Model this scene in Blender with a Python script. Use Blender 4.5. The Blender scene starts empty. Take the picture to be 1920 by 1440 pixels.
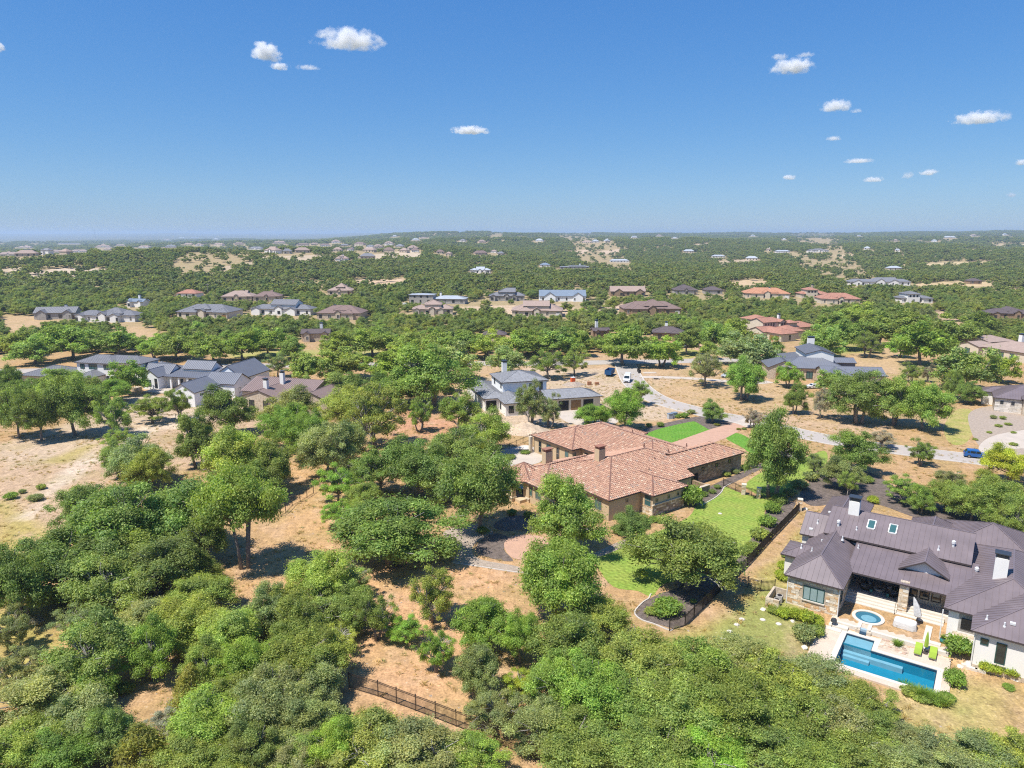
import bpy, bmesh, math, random
import numpy as np
from mathutils import Vector, noise as mnoise
R = math.radians
S = bpy.context.scene
COL = S.collection
# ---------------------------------------------------------------- camera
F, HC = 1333.0, 46.0                     # focal length in photo pixels (1920 wide), drone height in metres
TH = math.atan2(282.0, F)
CT, ST = math.cos(TH), math.sin(TH)
cam = bpy.data.cameras.new('camera'); cam.sensor_width = 36; cam.lens = 36 * F / 1920
cam.clip_start = 0.5; cam.clip_end = 90000
co = bpy.data.objects.new('camera', cam); COL.objects.link(co)
co.location = (0, 0, HC); co.rotation_euler = (math.pi / 2 - TH, 0, 0); S.camera = co
# ---------------------------------------------------------------- sky, sun, exposure
SUN_EL, SUN_TO = R(62), R(34)     # light travels towards +x and a little away from the camera
W = bpy.data.worlds.new('World'); S.world = W; W.use_nodes = True
wn = W.node_tree; wn.nodes.clear()
sky = wn.nodes.new('ShaderNodeTexSky'); sky.sky_type = 'NISHITA'; sky.sun_disc = False
sky.sun_elevation = SUN_EL; sky.altitude = 0; sky.air_density = 1.0; sky.dust_density = 0.15; sky.ozone_density = 3.0
_sd = (-math.cos(SUN_TO), -math.sin(SUN_TO))        # towards the sun
sky.sun_rotation = math.atan2(_sd[0], _sd[1]) % (2 * math.pi)
EXPO = 0.62
bg = wn.nodes.new('ShaderNodeBackground'); bg.inputs[1].default_value = 0.115
hs = wn.nodes.new('ShaderNodeHueSaturation'); hs.inputs['Saturation'].default_value = 1.22; hs.inputs['Hue'].default_value = 0.505
wo = wn.nodes.new('ShaderNodeOutputWorld'); WL = wn.links.new
# response of the film to a clear dry sky: one smooth curve per channel over the whole model sky
sepc = wn.nodes.new('ShaderNodeSeparateColor'); cmb = wn.nodes.new('ShaderNodeCombineColor')
WL(sky.outputs[0], hs.inputs['Color']); WL(hs.outputs[0], sepc.inputs[0])
for i_, (t_, r_, p_) in enumerate(((.089, .144, .79), (.276, .314, .62), (.67, .631, .42))):
    m1 = wn.nodes.new('ShaderNodeMath'); m1.operation = 'POWER'; m1.inputs[1].default_value = p_; m2 = wn.nodes.new('ShaderNodeMath'); m2.operation = 'MULTIPLY'
    m2.inputs[1].default_value = t_ * (.115 * 1.19 / r_) ** p_ / (.115 * 2 ** EXPO)
    WL(sepc.outputs[i_], m1.inputs[0]); WL(m1.outputs[0], m2.inputs[0]); WL(m2.outputs[0], cmb.inputs[i_])
WL(cmb.outputs[0], bg.inputs[0]); WL(bg.outputs[0], wo.inputs[0])
sl = bpy.data.lights.new('sun', 'SUN'); sl.energy = 4.4; sl.angle = R(0.53); sl.color = (1.0, 0.95, 0.87)
so = bpy.data.objects.new('sun', sl); COL.objects.link(so)
so.rotation_euler = Vector((math.cos(SUN_TO) * math.cos(SUN_EL), math.sin(SUN_TO) * math.cos(SUN_EL), -math.sin(SUN_EL))).to_track_quat('-Z', 'Y').to_euler()
S.view_settings.view_transform = 'Standard'; S.view_settings.look = 'None'
S.view_settings.exposure = EXPO; S.view_settings.gamma = 1
cy = S.cycles
cy.max_bounces = 7; cy.diffuse_bounces = 4; cy.glossy_bounces = 3; cy.transmission_bounces = 5; cy.volume_bounces = 4; cy.transparent_max_bounces = 6
cy.caustics_reflective = False; cy.caustics_refractive = False
cy.use_adaptive_sampling = True; cy.adaptive_threshold = 0.01
cy.use_denoising = False; cy.pixel_filter_type = 'BLACKMAN_HARRIS'; cy.filter_width = 1.15
# ---------------------------------------------------------------- helpers
def ray(px, py):
    dx, dy = px - 960, py - 720
    return Vector((dx, F * CT - dy * ST, -(F * ST + dy * CT)))
def at(px, py, z=0.0):
    """world point where the line of sight of a photo pixel meets height z"""
    d = ray(px, py); t = (z - HC) / d.z
    return Vector((d.x * t, d.y * t, z))
def proj(p):
    yy, zz = p[1], p[2] - HC
    dep = yy * CT - zz * ST; up = yy * ST + zz * CT
    return 960 + F * p[0] / dep, 720 - F * up / dep, dep
def ss(t):
    t = np.clip(t, 0, 1); return t * t * (3 - 2 * t)
# pool house frame (needed by the terrain)
BA = R(-35); BO = at(1440 + 225 / 7.385, 900 + 1305 / 7.385, 4.0)
BX = (math.cos(BA), math.sin(BA)); BY = (-BX[1], BX[0])
def zt(x, y):
    """terrain height"""
    x = np.asarray(x, float); y = np.asarray(y, float)
    a = x / np.maximum(y, 100.0)
    L = ss((-a - 0.10) / 0.25)
    far = ss((y - 650) / 5200)
    base = (41 * (1 - L) - 26 * L) * far
    am = ss((y - 380) / 700)
    n = (np.sin(x / 231 + y / 613 + 1.3) + np.sin(x / 127 - y / 171 + 4.1) * .6 + np.sin(x / 391 + y / 287) * .9 + np.sin(x / 71 + y / 97 + 2) * .25)
    n2 = (np.sin(x / 910 + y / 1500) + np.sin(x / 520 - y / 730 + 2.2) * .7)
    z = base + am * ((2.6 + 2.0 * ss((y - 900) / 900)) * n) + ss((y - 1500) / 2500) * (8.0 * n2)
    z = z + 18 * np.exp(-((x + 500) / 330) ** 2 - ((y - 880) / 250) ** 2)
    z = z + 15 * np.exp(-((x + 210) / 270) ** 2 - ((y - 1330) / 300) ** 2)
    z = z + 13 * np.exp(-((x - 60) / 600) ** 2 - ((y - 2300) / 400) ** 2)
    z = z + L * 26 * ss((y - 9000) / 3500) + L * 40 * ss((y - 13500) / 3000) * (0.75 + .25 * np.sin(x / 700.) + .2 * np.sin(x / 310. + 1))
    # lower terrace in front of the pool house, hollow below the pool
    u = (x - BO.x) * BX[0] + (y - BO.y) * BX[1]; v = (x - BO.x) * BY[0] + (y - BO.y) * BY[1]
    low = ss((u - 3.5) / 2.5) * ss((0.2 - v) / 1.6) * ss((v + 40) / 14) * ss((34 - u) / 8)
    z = z - 0.72 * low
    hole = (u > 7.55) & (u < 17.95) & (v > -9.2) & (v < -1.3)
    return np.where(hole, -2.4, z)
def gz(x, y): return float(zt(x, y))
_TS = 20.0 * 1.006 ** np.arange(1340)
def hit(px, py):
    """where a line of sight meets the terrain"""
    d = ray(px, py).normalized(); o = Vector((0, 0, HC)); X, Y, Z = d.x * _TS, d.y * _TS, HC + d.z * _TS
    b = np.nonzero(Z < zt(X, Y))[0]
    if not len(b): return o + d * 20000
    lo, hi = _TS[max(b[0] - 1, 0)], _TS[b[0]]
    for _ in range(3):
        ts = np.linspace(lo, hi, 60); k = np.nonzero(HC + d.z * ts < zt(d.x * ts, d.y * ts))[0]
        if not len(k): break
        lo, hi = ts[max(k[0] - 1, 0)], ts[k[0]]
    return o + d * float(hi)
def tag(o, label=None, cat=None, group=None, kind=None):
    if label: o['label'] = label
    if cat: o['category'] = cat
    if group: o['group'] = group
    if kind: o['kind'] = kind
    return o
def empty(name, loc, rz=0.0):
    o = bpy.data.objects.new(name, None); COL.objects.link(o); o.location = loc; o.rotation_euler = (0, 0, rz); o.empty_display_size = .3
    return o
def link(name, me, parent=None, loc=None, rz=None):
    o = bpy.data.objects.new(name, me); COL.objects.link(o)
    if parent is not None: o.parent = parent
    if loc is not None: o.location = loc
    if rz is not None: o.rotation_euler = (0, 0, rz)
    return o
class MB:
    """collects faces, then becomes one mesh"""
    def __init__(s): s.v = []; s.f = []; s.mi = []; s.c = []
    def poly(s, pts, mi=0, c=None):
        n = len(s.v); s.v.extend(tuple(p) for p in pts); s.f.append(tuple(range(n, n + len(pts)))); s.mi.append(mi); s.c.append(c)
    def box(s, x0, y0, z0, x1, y1, z1, mi=0, c=None, bottom=True):
        p = [(x0, y0, z0), (x1, y0, z0), (x1, y1, z0), (x0, y1, z0), (x0, y0, z1), (x1, y0, z1), (x1, y1, z1), (x0, y1, z1)]
        n = len(s.v); s.v.extend(p)
        fs = [(4, 5, 6, 7), (0, 1, 5, 4), (1, 2, 6, 5), (2, 3, 7, 6), (3, 0, 4, 7)] + ([(3, 2, 1, 0)] if bottom else [])
        for f in fs: s.f.append(tuple(n + i for i in f)); s.mi.append(mi); s.c.append(c)
    def bar(s, a, b, w, h=None, mi=0, c=None):
        """square bar from a to b"""
        a = Vector(a); b = Vector(b); h = h or w; d = (b - a).normalized()
        up = Vector((0, 0, 1)) if abs(d.z) < .95 else Vector((0, 1, 0))
        x = d.cross(up).normalized() * (w / 2); y = x.cross(d).normalized() * (h / 2)
        n = len(s.v)
        for q in (a, b): s.v.extend([tuple(q - x - y), tuple(q + x - y), tuple(q + x + y), tuple(q - x + y)])
        for f in ((0, 1, 5, 4), (1, 2, 6, 5), (2, 3, 7, 6), (3, 0, 4, 7), (3, 2, 1, 0), (4, 5, 6, 7)): s.f.append(tuple(n + i for i in f)); s.mi.append(mi); s.c.append(c)
    def tube(s, pts, rs, k=6, mi=0, c=None, cap=True):
        n0 = len(s.v); m = len(pts); pts = [Vector(p) for p in pts]
        for i, p in enumerate(pts):
            d = (pts[min(i + 1, m - 1)] - pts[max(i - 1, 0)]).normalized()
            up = Vector((0, 0, 1)) if abs(d.z) < .9 else Vector((1, 0, 0))
            x = d.cross(up).normalized(); y = x.cross(d)
            for j in range(k):
                t = 2 * math.pi * j / k; q = p + (x * math.cos(t) + y * math.sin(t)) * rs[i]; s.v.append(tuple(q))
        for i in range(m - 1):
            for j in range(k):
                a = n0 + i * k + j; b = n0 + i * k + (j + 1) % k
                s.f.append((a, b, b + k, a + k)); s.mi.append(mi); s.c.append(c)
        if cap:
            s.f.append(tuple(n0 + j for j in range(k))[::-1]); s.mi.append(mi); s.c.append(c)
            s.f.append(tuple(n0 + (m - 1) * k + j for j in range(k))); s.mi.append(mi); s.c.append(c)
    def lathe(s, prof, k=16, cx=0, cy=0, mi=0, c=None):
        n0 = len(s.v); m = len(prof)
        for r, z in prof:
            for j in range(k):
                t = 2 * math.pi * j / k; s.v.append((cx + r * math.cos(t), cy + r * math.sin(t), z))
        for i in range(m - 1):
            for j in range(k):
                a = n0 + i * k + j; b = n0 + i * k + (j + 1) % k
                s.f.append((a, b, b + k, a + k)); s.mi.append(mi); s.c.append(c)
        s.f.append(tuple(n0 + j for j in range(k))[::-1]); s.mi.append(mi); s.c.append(c)
        s.f.append(tuple(n0 + (m - 1) * k + j for j in range(k))); s.mi.append(mi); s.c.append(c)
    def mesh(s, name, mats, smooth=False):
        me = bpy.data.meshes.new(name); me.from_pydata(s.v, [], s.f)
        for m in (mats if isinstance(mats, (list, tuple)) else [mats]): me.materials.append(m)
        if any(s.mi): me.polygons.foreach_set('material_index', s.mi)
        if any(c is not None for c in s.c):
            at_ = me.attributes.new('tint', 'FLOAT_COLOR', 'FACE')
            at_.data.foreach_set('color', np.array([(tuple(c) + (1,))[:4] if c is not None else (.5, .5, .5, 1) for c in s.c], 'f').ravel())
        if smooth: me.polygons.foreach_set('use_smooth', [True] * len(s.f))
        me.update(); return me
    def build(s, name, mats, parent=None, loc=None, rz=None, smooth=False):
        return link(name, s.mesh(name, mats, smooth), parent, loc, rz)
# ---------------------------------------------------------------- materials
def nd(nt, t, **k):
    n = nt.nodes.new(t)
    for a, b in k.items(): setattr(n, a, b)
    return n
def mat(name, col, rough=.8, var=.12, scale=.6, col2=None, fine=0.0, fscale=12, bump=0.0, bscale=20, attr=False, metal=0.0, spec=.3, coord='obj', coat=0.0, wave=None):
    m = bpy.data.materials.new(name); m.use_nodes = True; nt = m.node_tree; b = nt.nodes['Principled BSDF']; Lk = nt.links.new
    b.inputs['Roughness'].default_value = rough; b.inputs['Metallic'].default_value = metal; b.inputs['Specular IOR Level'].default_value = spec
    if coat: b.inputs['Coat Weight'].default_value = coat
    tc = nd(nt, 'ShaderNodeTexCoord'); geo = nd(nt, 'ShaderNodeNewGeometry')
    P = tc.outputs['Object'] if coord == 'obj' else geo.outputs['Position']
    n1 = nd(nt, 'ShaderNodeTexNoise'); n1.inputs['Scale'].default_value = scale; n1.inputs['Detail'].default_value = 5; Lk(P, n1.inputs['Vector'])
    mr = nd(nt, 'ShaderNodeMapRange'); mr.inputs['From Min'].default_value = .3; mr.inputs['From Max'].default_value = .7; Lk(n1.outputs['Fac'], mr.inputs['Value'])
    mx = nd(nt, 'ShaderNodeMix', data_type='RGBA')
    if attr:
        A = nd(nt, 'ShaderNodeAttribute'); A.attribute_name = 'tint'
        sc1 = nd(nt, 'ShaderNodeMix', data_type='RGBA', blend_type='MULTIPLY'); sc1.inputs[0].default_value = 1; Lk(A.outputs['Color'], sc1.inputs[6]); sc1.inputs[7].default_value = (1 + var, 1 + var, 1 + var, 1)
        sc2 = nd(nt, 'ShaderNodeMix', data_type='RGBA', blend_type='MULTIPLY'); sc2.inputs[0].default_value = 1; Lk(A.outputs['Color'], sc2.inputs[6]); sc2.inputs[7].default_value = (1 - var, 1 - var, 1 - var, 1)
        Lk(sc1.outputs[2], mx.inputs[6]); Lk(sc2.outputs[2], mx.inputs[7])
    else:
        c2 = col2 or tuple(c * (1 - 2 * var) for c in col)
        mx.inputs[6].default_value = (*col, 1); mx.inputs[7].default_value = (*c2, 1)
    Lk(mr.outputs[0], mx.inputs[0]); out = mx.outputs[2]
    if fine:
        n2 = nd(nt, 'ShaderNodeTexNoise'); n2.inputs['Scale'].default_value = fscale; n2.inputs['Detail'].default_value = 4; Lk(P, n2.inputs['Vector'])
        r2 = nd(nt, 'ShaderNodeMapRange'); r2.inputs['From Min'].default_value = .3; r2.inputs['From Max'].default_value = .7; r2.inputs['To Min'].default_value = 1 - fine; r2.inputs['To Max'].default_value = 1 + fine; Lk(n2.outputs['Fac'], r2.inputs['Value'])
        mm = nd(nt, 'ShaderNodeMix', data_type='RGBA', blend_type='MULTIPLY'); mm.inputs[0].default_value = 1; Lk(out, mm.inputs[6]); Lk(r2.outputs[0], mm.inputs[7]); out = mm.outputs[2]
    Lk(out, b.inputs['Base Color'])
    if bump:
        n3 = nd(nt, 'ShaderNodeTexNoise'); n3.inputs['Scale'].default_value = bscale; n3.inputs['Detail'].default_value = 3; Lk(P, n3.inputs['Vector'])
        bp = nd(nt, 'ShaderNodeBump'); bp.inputs['Strength'].default_value = bump; bp.inputs['Distance'].default_value = .1; Lk(n3.outputs['Fac'], bp.inputs['Height']); Lk(bp.outputs[0], b.inputs['Normal'])
    return m
def leafmat(name, col=None, trans=.5, vscale=.35):
    """foliage: tree colour (object colour unless col is given) x per-leaf tint"""
    m = bpy.data.materials.new(name); m.use_nodes = True; nt = m.node_tree; nt.nodes.clear(); Lk = nt.links.new
    out = nd(nt, 'ShaderNodeOutputMaterial'); A = nd(nt, 'ShaderNodeAttribute'); A.attribute_name = 'leaf'
    mm = nd(nt, 'ShaderNodeMix', data_type='RGBA', blend_type='MULTIPLY'); mm.inputs[0].default_value = 1
    oi = nd(nt, 'ShaderNodeObjectInfo')
    if col is None:
        Lk(oi.outputs['Color'], mm.inputs[6])
    else:
        hv = nd(nt, 'ShaderNodeMix', data_type='RGBA'); hv.inputs[6].default_value = (*col, 1); hv.inputs[7].default_value = (col[0] * 1.35, col[1] * 1.2, col[2] * .95, 1); Lk(oi.outputs['Random'], hv.inputs[0]); Lk(hv.outputs[2], mm.inputs[6])
    Lk(A.outputs['Color'], mm.inputs[7])
    d = nd(nt, 'ShaderNodeBsdfDiffuse'); t = nd(nt, 'ShaderNodeBsdfTranslucent'); mx = nd(nt, 'ShaderNodeMixShader'); mx.inputs[0].default_value = trans
    Lk(mm.outputs[2], d.inputs['Color'])
    tt = nd(nt, 'ShaderNodeMix', data_type='RGBA', blend_type='MULTIPLY'); tt.inputs[0].default_value = 1; Lk(mm.outputs[2], tt.inputs[6]); tt.inputs[7].default_value = (1.2, 1.28, .5, 1); Lk(tt.outputs[2], t.inputs['Color'])
    Lk(d.outputs[0], mx.inputs[1]); Lk(t.outputs[0], mx.inputs[2])
    g = nd(nt, 'ShaderNodeBsdfGlossy'); g.inputs['Roughness'].default_value = .55; g.inputs['Color'].default_value = (.7, .75, .7, 1)
    m2 = nd(nt, 'ShaderNodeMixShader'); m2.inputs[0].default_value = .025; Lk(mx.outputs[0], m2.inputs[1]); Lk(g.outputs[0], m2.inputs[2]); Lk(m2.outputs[0], out.inputs[0])
    return m
def glassmat(name, col=(.02, .03, .035), rough=.06, spec=.8):
    m = mat(name, col, rough=rough, var=.1, scale=.8, spec=spec); return m
MT = {}
def ground_mat():
    m = bpy.data.materials.new('dry_ground'); m.use_nodes = True; nt = m.node_tree; b = nt.nodes['Principled BSDF']; Lk = nt.links.new
    b.inputs['Roughness'].default_value = .95; b.inputs['Specular IOR Level'].default_value = .1
    geo = nd(nt, 'ShaderNodeNewGeometry'); P = geo.outputs['Position']
    A = nd(nt, 'ShaderNodeAttribute'); A.attribute_name = 'soil'
    def nz(sc, det, lo, hi, f0=.3, f1=.7):
        n = nd(nt, 'ShaderNodeTexNoise'); n.inputs['Scale'].default_value = sc; n.inputs['Detail'].default_value = det; Lk(P, n.inputs['Vector'])
        r = nd(nt, 'ShaderNodeMapRange'); r.inputs['From Min'].default_value = f0; r.inputs['From Max'].default_value = f1; r.inputs['To Min'].default_value = lo; r.inputs['To Max'].default_value = hi; Lk(n.outputs['Fac'], r.inputs['Value']); return r.outputs[0]
    def mul(c, f, bt='MULTIPLY'):
        q = nd(nt, 'ShaderNodeMix', data_type='RGBA', blend_type=bt); q.inputs[0].default_value = 1; Lk(c, q.inputs[6]); Lk(f, q.inputs[7]); return q.outputs[2]
    def mixc(c, col, fac):
        q = nd(nt, 'ShaderNodeMix', data_type='RGBA'); Lk(fac, q.inputs[0]); Lk(c, q.inputs[6]); q.inputs[7].default_value = (*col, 1); return q.outputs[2]
    c = A.outputs['Color']
    c = mixc(c, (.30, .24, .085), nz(.11, 6, 0, .55, .48, .75))          # olive patches of half-green grass
    c = mixc(c, (.52, .36, .24), nz(.23, 6, 0, .6, .52, .75))            # bare pinkish soil
    c = mul(c, nz(.9, 6, .78, 1.16)); c = mul(c, nz(4.0, 5, .72, 1.18)); c = mixc(c, (.16, .10, .05), nz(1.7, 8, 0, .75, .60, .72)); c = mixc(c, (.66, .54, .40), nz(2.6, 8, 0, .45, .62, .74))
    mp = nd(nt, 'ShaderNodeMapping'); mp.inputs['Scale'].default_value = (1.2, .16, 1); mp.inputs['Rotation'].default_value = (0, 0, R(-38)); Lk(P, mp.inputs['Vector'])
    st = nd(nt, 'ShaderNodeTexNoise'); st.inputs['Scale'].default_value = 1.6; st.inputs['Detail'].default_value = 3; Lk(mp.outputs[0], st.inputs['Vector'])
    r = nd(nt, 'ShaderNodeMapRange'); r.inputs['From Min'].default_value = .35; r.inputs['From Max'].default_value = .65; r.inputs['To Min'].default_value = .92; r.inputs['To Max'].default_value = 1.07; Lk(st.outputs['Fac'], r.inputs['Value'])
    c = mul(c, r.outputs[0])
    Lk(c, b.inputs['Base Color'])
    bn = nd(nt, 'ShaderNodeTexNoise'); bn.inputs['Scale'].default_value = 2.5; bn.inputs['Detail'].default_value = 6; Lk(P, bn.inputs['Vector'])
    bp = nd(nt, 'ShaderNodeBump'); bp.inputs['Strength'].default_value = .5; bp.inputs['Distance'].default_value = .25; Lk(bn.outputs['Fac'], bp.inputs['Height']); Lk(bp.outputs[0], b.inputs['Normal'])
    return m
def lawn_mat(name, c1, c2, rot=-38, stripe=.07):
    m = mat(name, c1, rough=.95, scale=.35, col2=c2, fine=.3, fscale=2.2, bump=.4, bscale=9, coord='pos', spec=.1)
    nt = m.node_tree; b = nt.nodes['Principled BSDF']; Lk = nt.links.new; src = b.inputs['Base Color'].links[0].from_socket
    geo = nd(nt, 'ShaderNodeNewGeometry'); mp = nd(nt, 'ShaderNodeMapping'); mp.inputs['Rotation'].default_value = (0, 0, R(rot)); Lk(geo.outputs['Position'], mp.inputs['Vector'])
    w = nd(nt, 'ShaderNodeTexWave'); w.inputs['Scale'].default_value = .42; w.inputs['Distortion'].default_value = 7; w.inputs['Detail'].default_value = 2; w.inputs['Detail Scale'].default_value = .6; Lk(mp.outputs[0], w.inputs['Vector'])
    r = nd(nt, 'ShaderNodeMapRange'); r.inputs['To Min'].default_value = 1 - stripe; r.inputs['To Max'].default_value = 1 + stripe; Lk(w.outputs['Fac'], r.inputs['Value'])
    q = nd(nt, 'ShaderNodeMix', data_type='RGBA', blend_type='MULTIPLY'); q.inputs[0].default_value = 1; Lk(src, q.inputs[6]); Lk(r.outputs[0], q.inputs[7]); Lk(q.outputs[2], b.inputs['Base Color'])
    return m
MT['ground'] = ground_mat()
MT['lawn'] = lawn_mat('lawn_grass', (.19, .285, .048), (.26, .30, .065), stripe=.1)
MT['lawn_bright'] = lawn_mat('bright_lawn_grass', (.10, .245, .03), (.14, .27, .04), rot=10, stripe=.05)
MT['lawn_dry'] = lawn_mat('drying_lawn_grass', (.27, .28, .07), (.40, .32, .13))
MT['road'] = mat('road_asphalt', (.42, .375, .335), rough=.9, var=.05, scale=.25, fine=.08, fscale=3, coord='pos')
MT['concrete'] = mat('pale_concrete', (.52, .45, .38), rough=.9, var=.08, scale=.4, fine=.07, fscale=4, coord='pos')
MT['kerb'] = mat('kerb_concrete', (.55, .51, .46), rough=.9, var=.06, coord='pos')
MT['paver'] = mat('salmon_pavers', (.50, .31, .22), rough=.9, var=.07, scale=.8, fine=.14, fscale=7, coord='pos')
MT['mulch'] = mat('bark_mulch', (.19, .15, .128), rough=1, var=.25, scale=1.5, fine=.4, fscale=9, bump=.8, bscale=8, coord='pos')
MT['gravel'] = mat('pale_gravel', (.42, .34, .27), rough=1, var=.15, scale=2, fine=.3, fscale=9, bump=.6, bscale=9, coord='pos')
MT['dirt'] = mat('caliche_dirt', (.55, .43, .31), rough=1, var=.12, scale=.3, fine=.2, fscale=2.2, bump=.6, bscale=3, coord='pos')
MT['travertine'] = mat('travertine_paving', (.60, .485, .385), rough=.8, var=.06, scale=1.2, fine=.1, fscale=6)
MT['limestone'] = mat('white_limestone', (.64, .585, .50), rough=.8, var=.05, scale=1.5, fine=.06, fscale=8)
MT['stone'] = mat('limestone_blocks', (.5, .4, .3), rough=.9, var=.1, scale=3, attr=True, bump=.4, bscale=6)
MT['stucco_tan'] = mat('tan_stucco', (.56, .43, .275), rough=.9, var=.05, scale=.6, bump=.15, bscale=30)
MT['stucco_white'] = mat('white_stucco', (.80, .78, .74), rough=.9, var=.03, scale=.6)
MT['stucco_cream'] = mat('cream_stucco', (.62, .54, .42), rough=.9, var=.05, scale=.6)
MT['board_white'] = mat('white_board_siding', (.82, .83, .83), rough=.7, var=.03, scale=.5)
MT['stone_pale'] = mat('pale_stone_wall', (.56, .48, .38), rough=.9, scale=1.6, col2=(.42, .33, .23), fine=.25, fscale=3)
MT['stone_grey'] = mat('grey_stone_wall', (.42, .40, .37), rough=.9, scale=1.6, col2=(.30, .28, .25), fine=.2, fscale=3)
MT['brick_brown'] = mat('brown_stone_wall', (.34, .24, .15), rough=.9, scale=1.6, col2=(.24, .17, .11), fine=.2, fscale=3)
MT['metal_brown'] = mat('brown_metal_roofing', (.195, .157, .163), rough=.42, var=.11, scale=.5, fine=.06, fscale=2, spec=.5)
MT['metal_grey'] = mat('grey_metal_roofing', (.175, .185, .215), rough=.45, var=.05, scale=.4, spec=.5)
MT['metal_slate'] = mat('slate_grey_roofing', (.205, .207, .222), rough=.6, var=.08, scale=.8, fine=.1, fscale=3)
MT['metal_taupe'] = mat('taupe_metal_roofing', (.26, .19, .17), rough=.5, var=.05, scale=.4, spec=.4)
MT['metal_blue'] = mat('blue_grey_metal_roofing', (.20, .25, .31), rough=.45, var=.05, scale=.4, spec=.5)
MT['metal_pale'] = mat('pale_grey_metal_roofing', (.42, .45, .48), rough=.45, var=.04, scale=.4, spec=.5)
MT['shingle_brown'] = mat('brown_shingle_roofing', (.22, .155, .135), rough=.9, var=.08, scale=.8, fine=.12, fscale=3)
MT['shingle_tan'] = mat('tan_shingle_roofing', (.36, .27, .225), rough=.9, var=.08, scale=.8, fine=.12, fscale=3)
MT['shingle_dark'] = mat('dark_brown_shingle_roofing', (.12, .095, .095), rough=.85, var=.08, scale=.8, fine=.12, fscale=3)
MT['shingle_grey'] = mat('grey_tile_roofing', (.265, .27, .285), rough=.85, var=.1, scale=.8, fine=.15, fscale=2)
MT['tile_base'] = mat('clay_tile_underlay', (.33, .155, .105), rough=.9, var=.1, scale=2)
MT['tile_cap'] = mat('clay_ridge_tile', (.22, .115, .085), rough=.9, var=.15, scale=2)
MT['tile'] = mat('clay_roof_tile', (.4, .2, .13), rough=.85, var=.12, scale=2, attr=True)
MT['tile_red'] = mat('red_clay_tiles', (.40, .20, .14), rough=.9, var=.12, scale=1.2, fine=.2, fscale=2)
MT['tile_orange'] = mat('orange_clay_tiles', (.48, .24, .14), rough=.9, var=.12, scale=1.2, fine=.2, fscale=2)
MT['trim_dark'] = mat('dark_roof_trim', (.075, .058, .055), rough=.6, var=.05)
MT['trim_white'] = mat('white_trim', (.70, .69, .66), rough=.6, var=.04)
MT['frame_green'] = mat('dark_green_window_frame', (.03, .085, .075), rough=.5, var=.05)
MT['frame_dark'] = mat('dark_bronze_window_frame', (.035, .034, .034), rough=.5, var=.05)
MT['frame_tan'] = mat('tan_window_frame', (.42, .32, .22), rough=.7, var=.05)
MT['glass'] = glassmat('window_glass')
MT['glass_teal'] = glassmat('teal_window_glass', (.05, .13, .13))
MT['glass_pale'] = glassmat('shaded_window_glass', (.30, .40, .40), rough=.25)
MT['wood_door'] = mat('wood_garage_door', (.27, .15, .06), rough=.7, var=.15, scale=2)
MT['dark'] = mat('dark_parts_and_shade', (.02, .018, .016), rough=.9, var=.1)  # dark parts, and shade painted into openings and below the eave
MT['fence'] = mat('black_fence_metal', (.022, .020, .020), rough=.5, var=.1)
MT['fence_brown'] = mat('weathered_fence_metal', (.05, .037, .028), rough=.6, var=.1)
MT['bark'] = mat('oak_bark', (.27, .235, .205), rough=1, var=.2, scale=3, fine=.25, fscale=9)
MT['bark_pale'] = mat('bleached_bark', (.36, .335, .31), rough=1, var=.15, scale=3, fine=.2, fscale=9)
MT['leaf'] = leafmat('oak_leaves')
MT['metal_vent'] = mat('white_vent_metal', (.66, .66, .66), rough=.4, var=.04)
MT['cap_metal'] = mat('chimney_cap_metal', (.10, .11, .12), rough=.35, var=.1, metal=.6)
# ---------------------------------------------------------------- terrain
def graded():
    xs = np.concatenate([np.arange(-180, 180.1, 1.5), np.arange(36.0, 54, .5)])
    xs = np.unique(np.round(xs, 3)); out = [184.0]
    while out[-1] < 640: out.append(out[-1] + 5)
    while out[-1] < 30000: out.append(out[-1] * 1.07)
    xs = np.concatenate([-np.array(out)[::-1], xs, np.array(out)])
    ys = np.concatenate([[-4000, -1500, -600, -250, -100, -40, 0, 20, 34], np.arange(44, 262, 1.5), np.arange(62.0, 80, .5)]); ys = np.unique(np.round(ys, 3))
    o = [263.0]
    while o[-1] < 30000: o.append(o[-1] * 1.014)
    return xs, np.concatenate([ys, o])
GX, GY = graded()
XX, YY = np.meshgrid(GX, GY)
ZZ = zt(XX, YY)
nx, ny = len(GX), len(GY)
vv = np.stack([XX, YY, ZZ], -1).reshape(-1, 3)
ii = (np.arange(ny - 1)[:, None] * nx + np.arange(nx - 1)[None, :]).ravel()
qq = np.stack([ii, ii + 1, ii + nx + 1, ii + nx], -1)
def np_mesh(name, v, q, mats, smooth=False):
    me = bpy.data.meshes.new(name); k = q.shape[1]
    me.vertices.add(len(v)); me.vertices.foreach_set('co', np.asarray(v, 'f').ravel())
    me.loops.add(q.size); me.loops.foreach_set('vertex_index', np.asarray(q, 'i').ravel())
    me.polygons.add(len(q)); me.polygons.foreach_set('loop_start', np.arange(0, q.size, k, dtype='i'))
    try: me.polygons.foreach_set('loop_total', np.full(len(q), k, 'i'))
    except Exception: pass
    for m in mats: me.materials.append(m)
    if smooth: me.polygons.foreach_set('use_smooth', np.ones(len(q), bool))
    me.update(calc_edges=True); me.validate(); return me
gme = np_mesh('ground', vv, qq, [MT['ground']], True)
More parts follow.
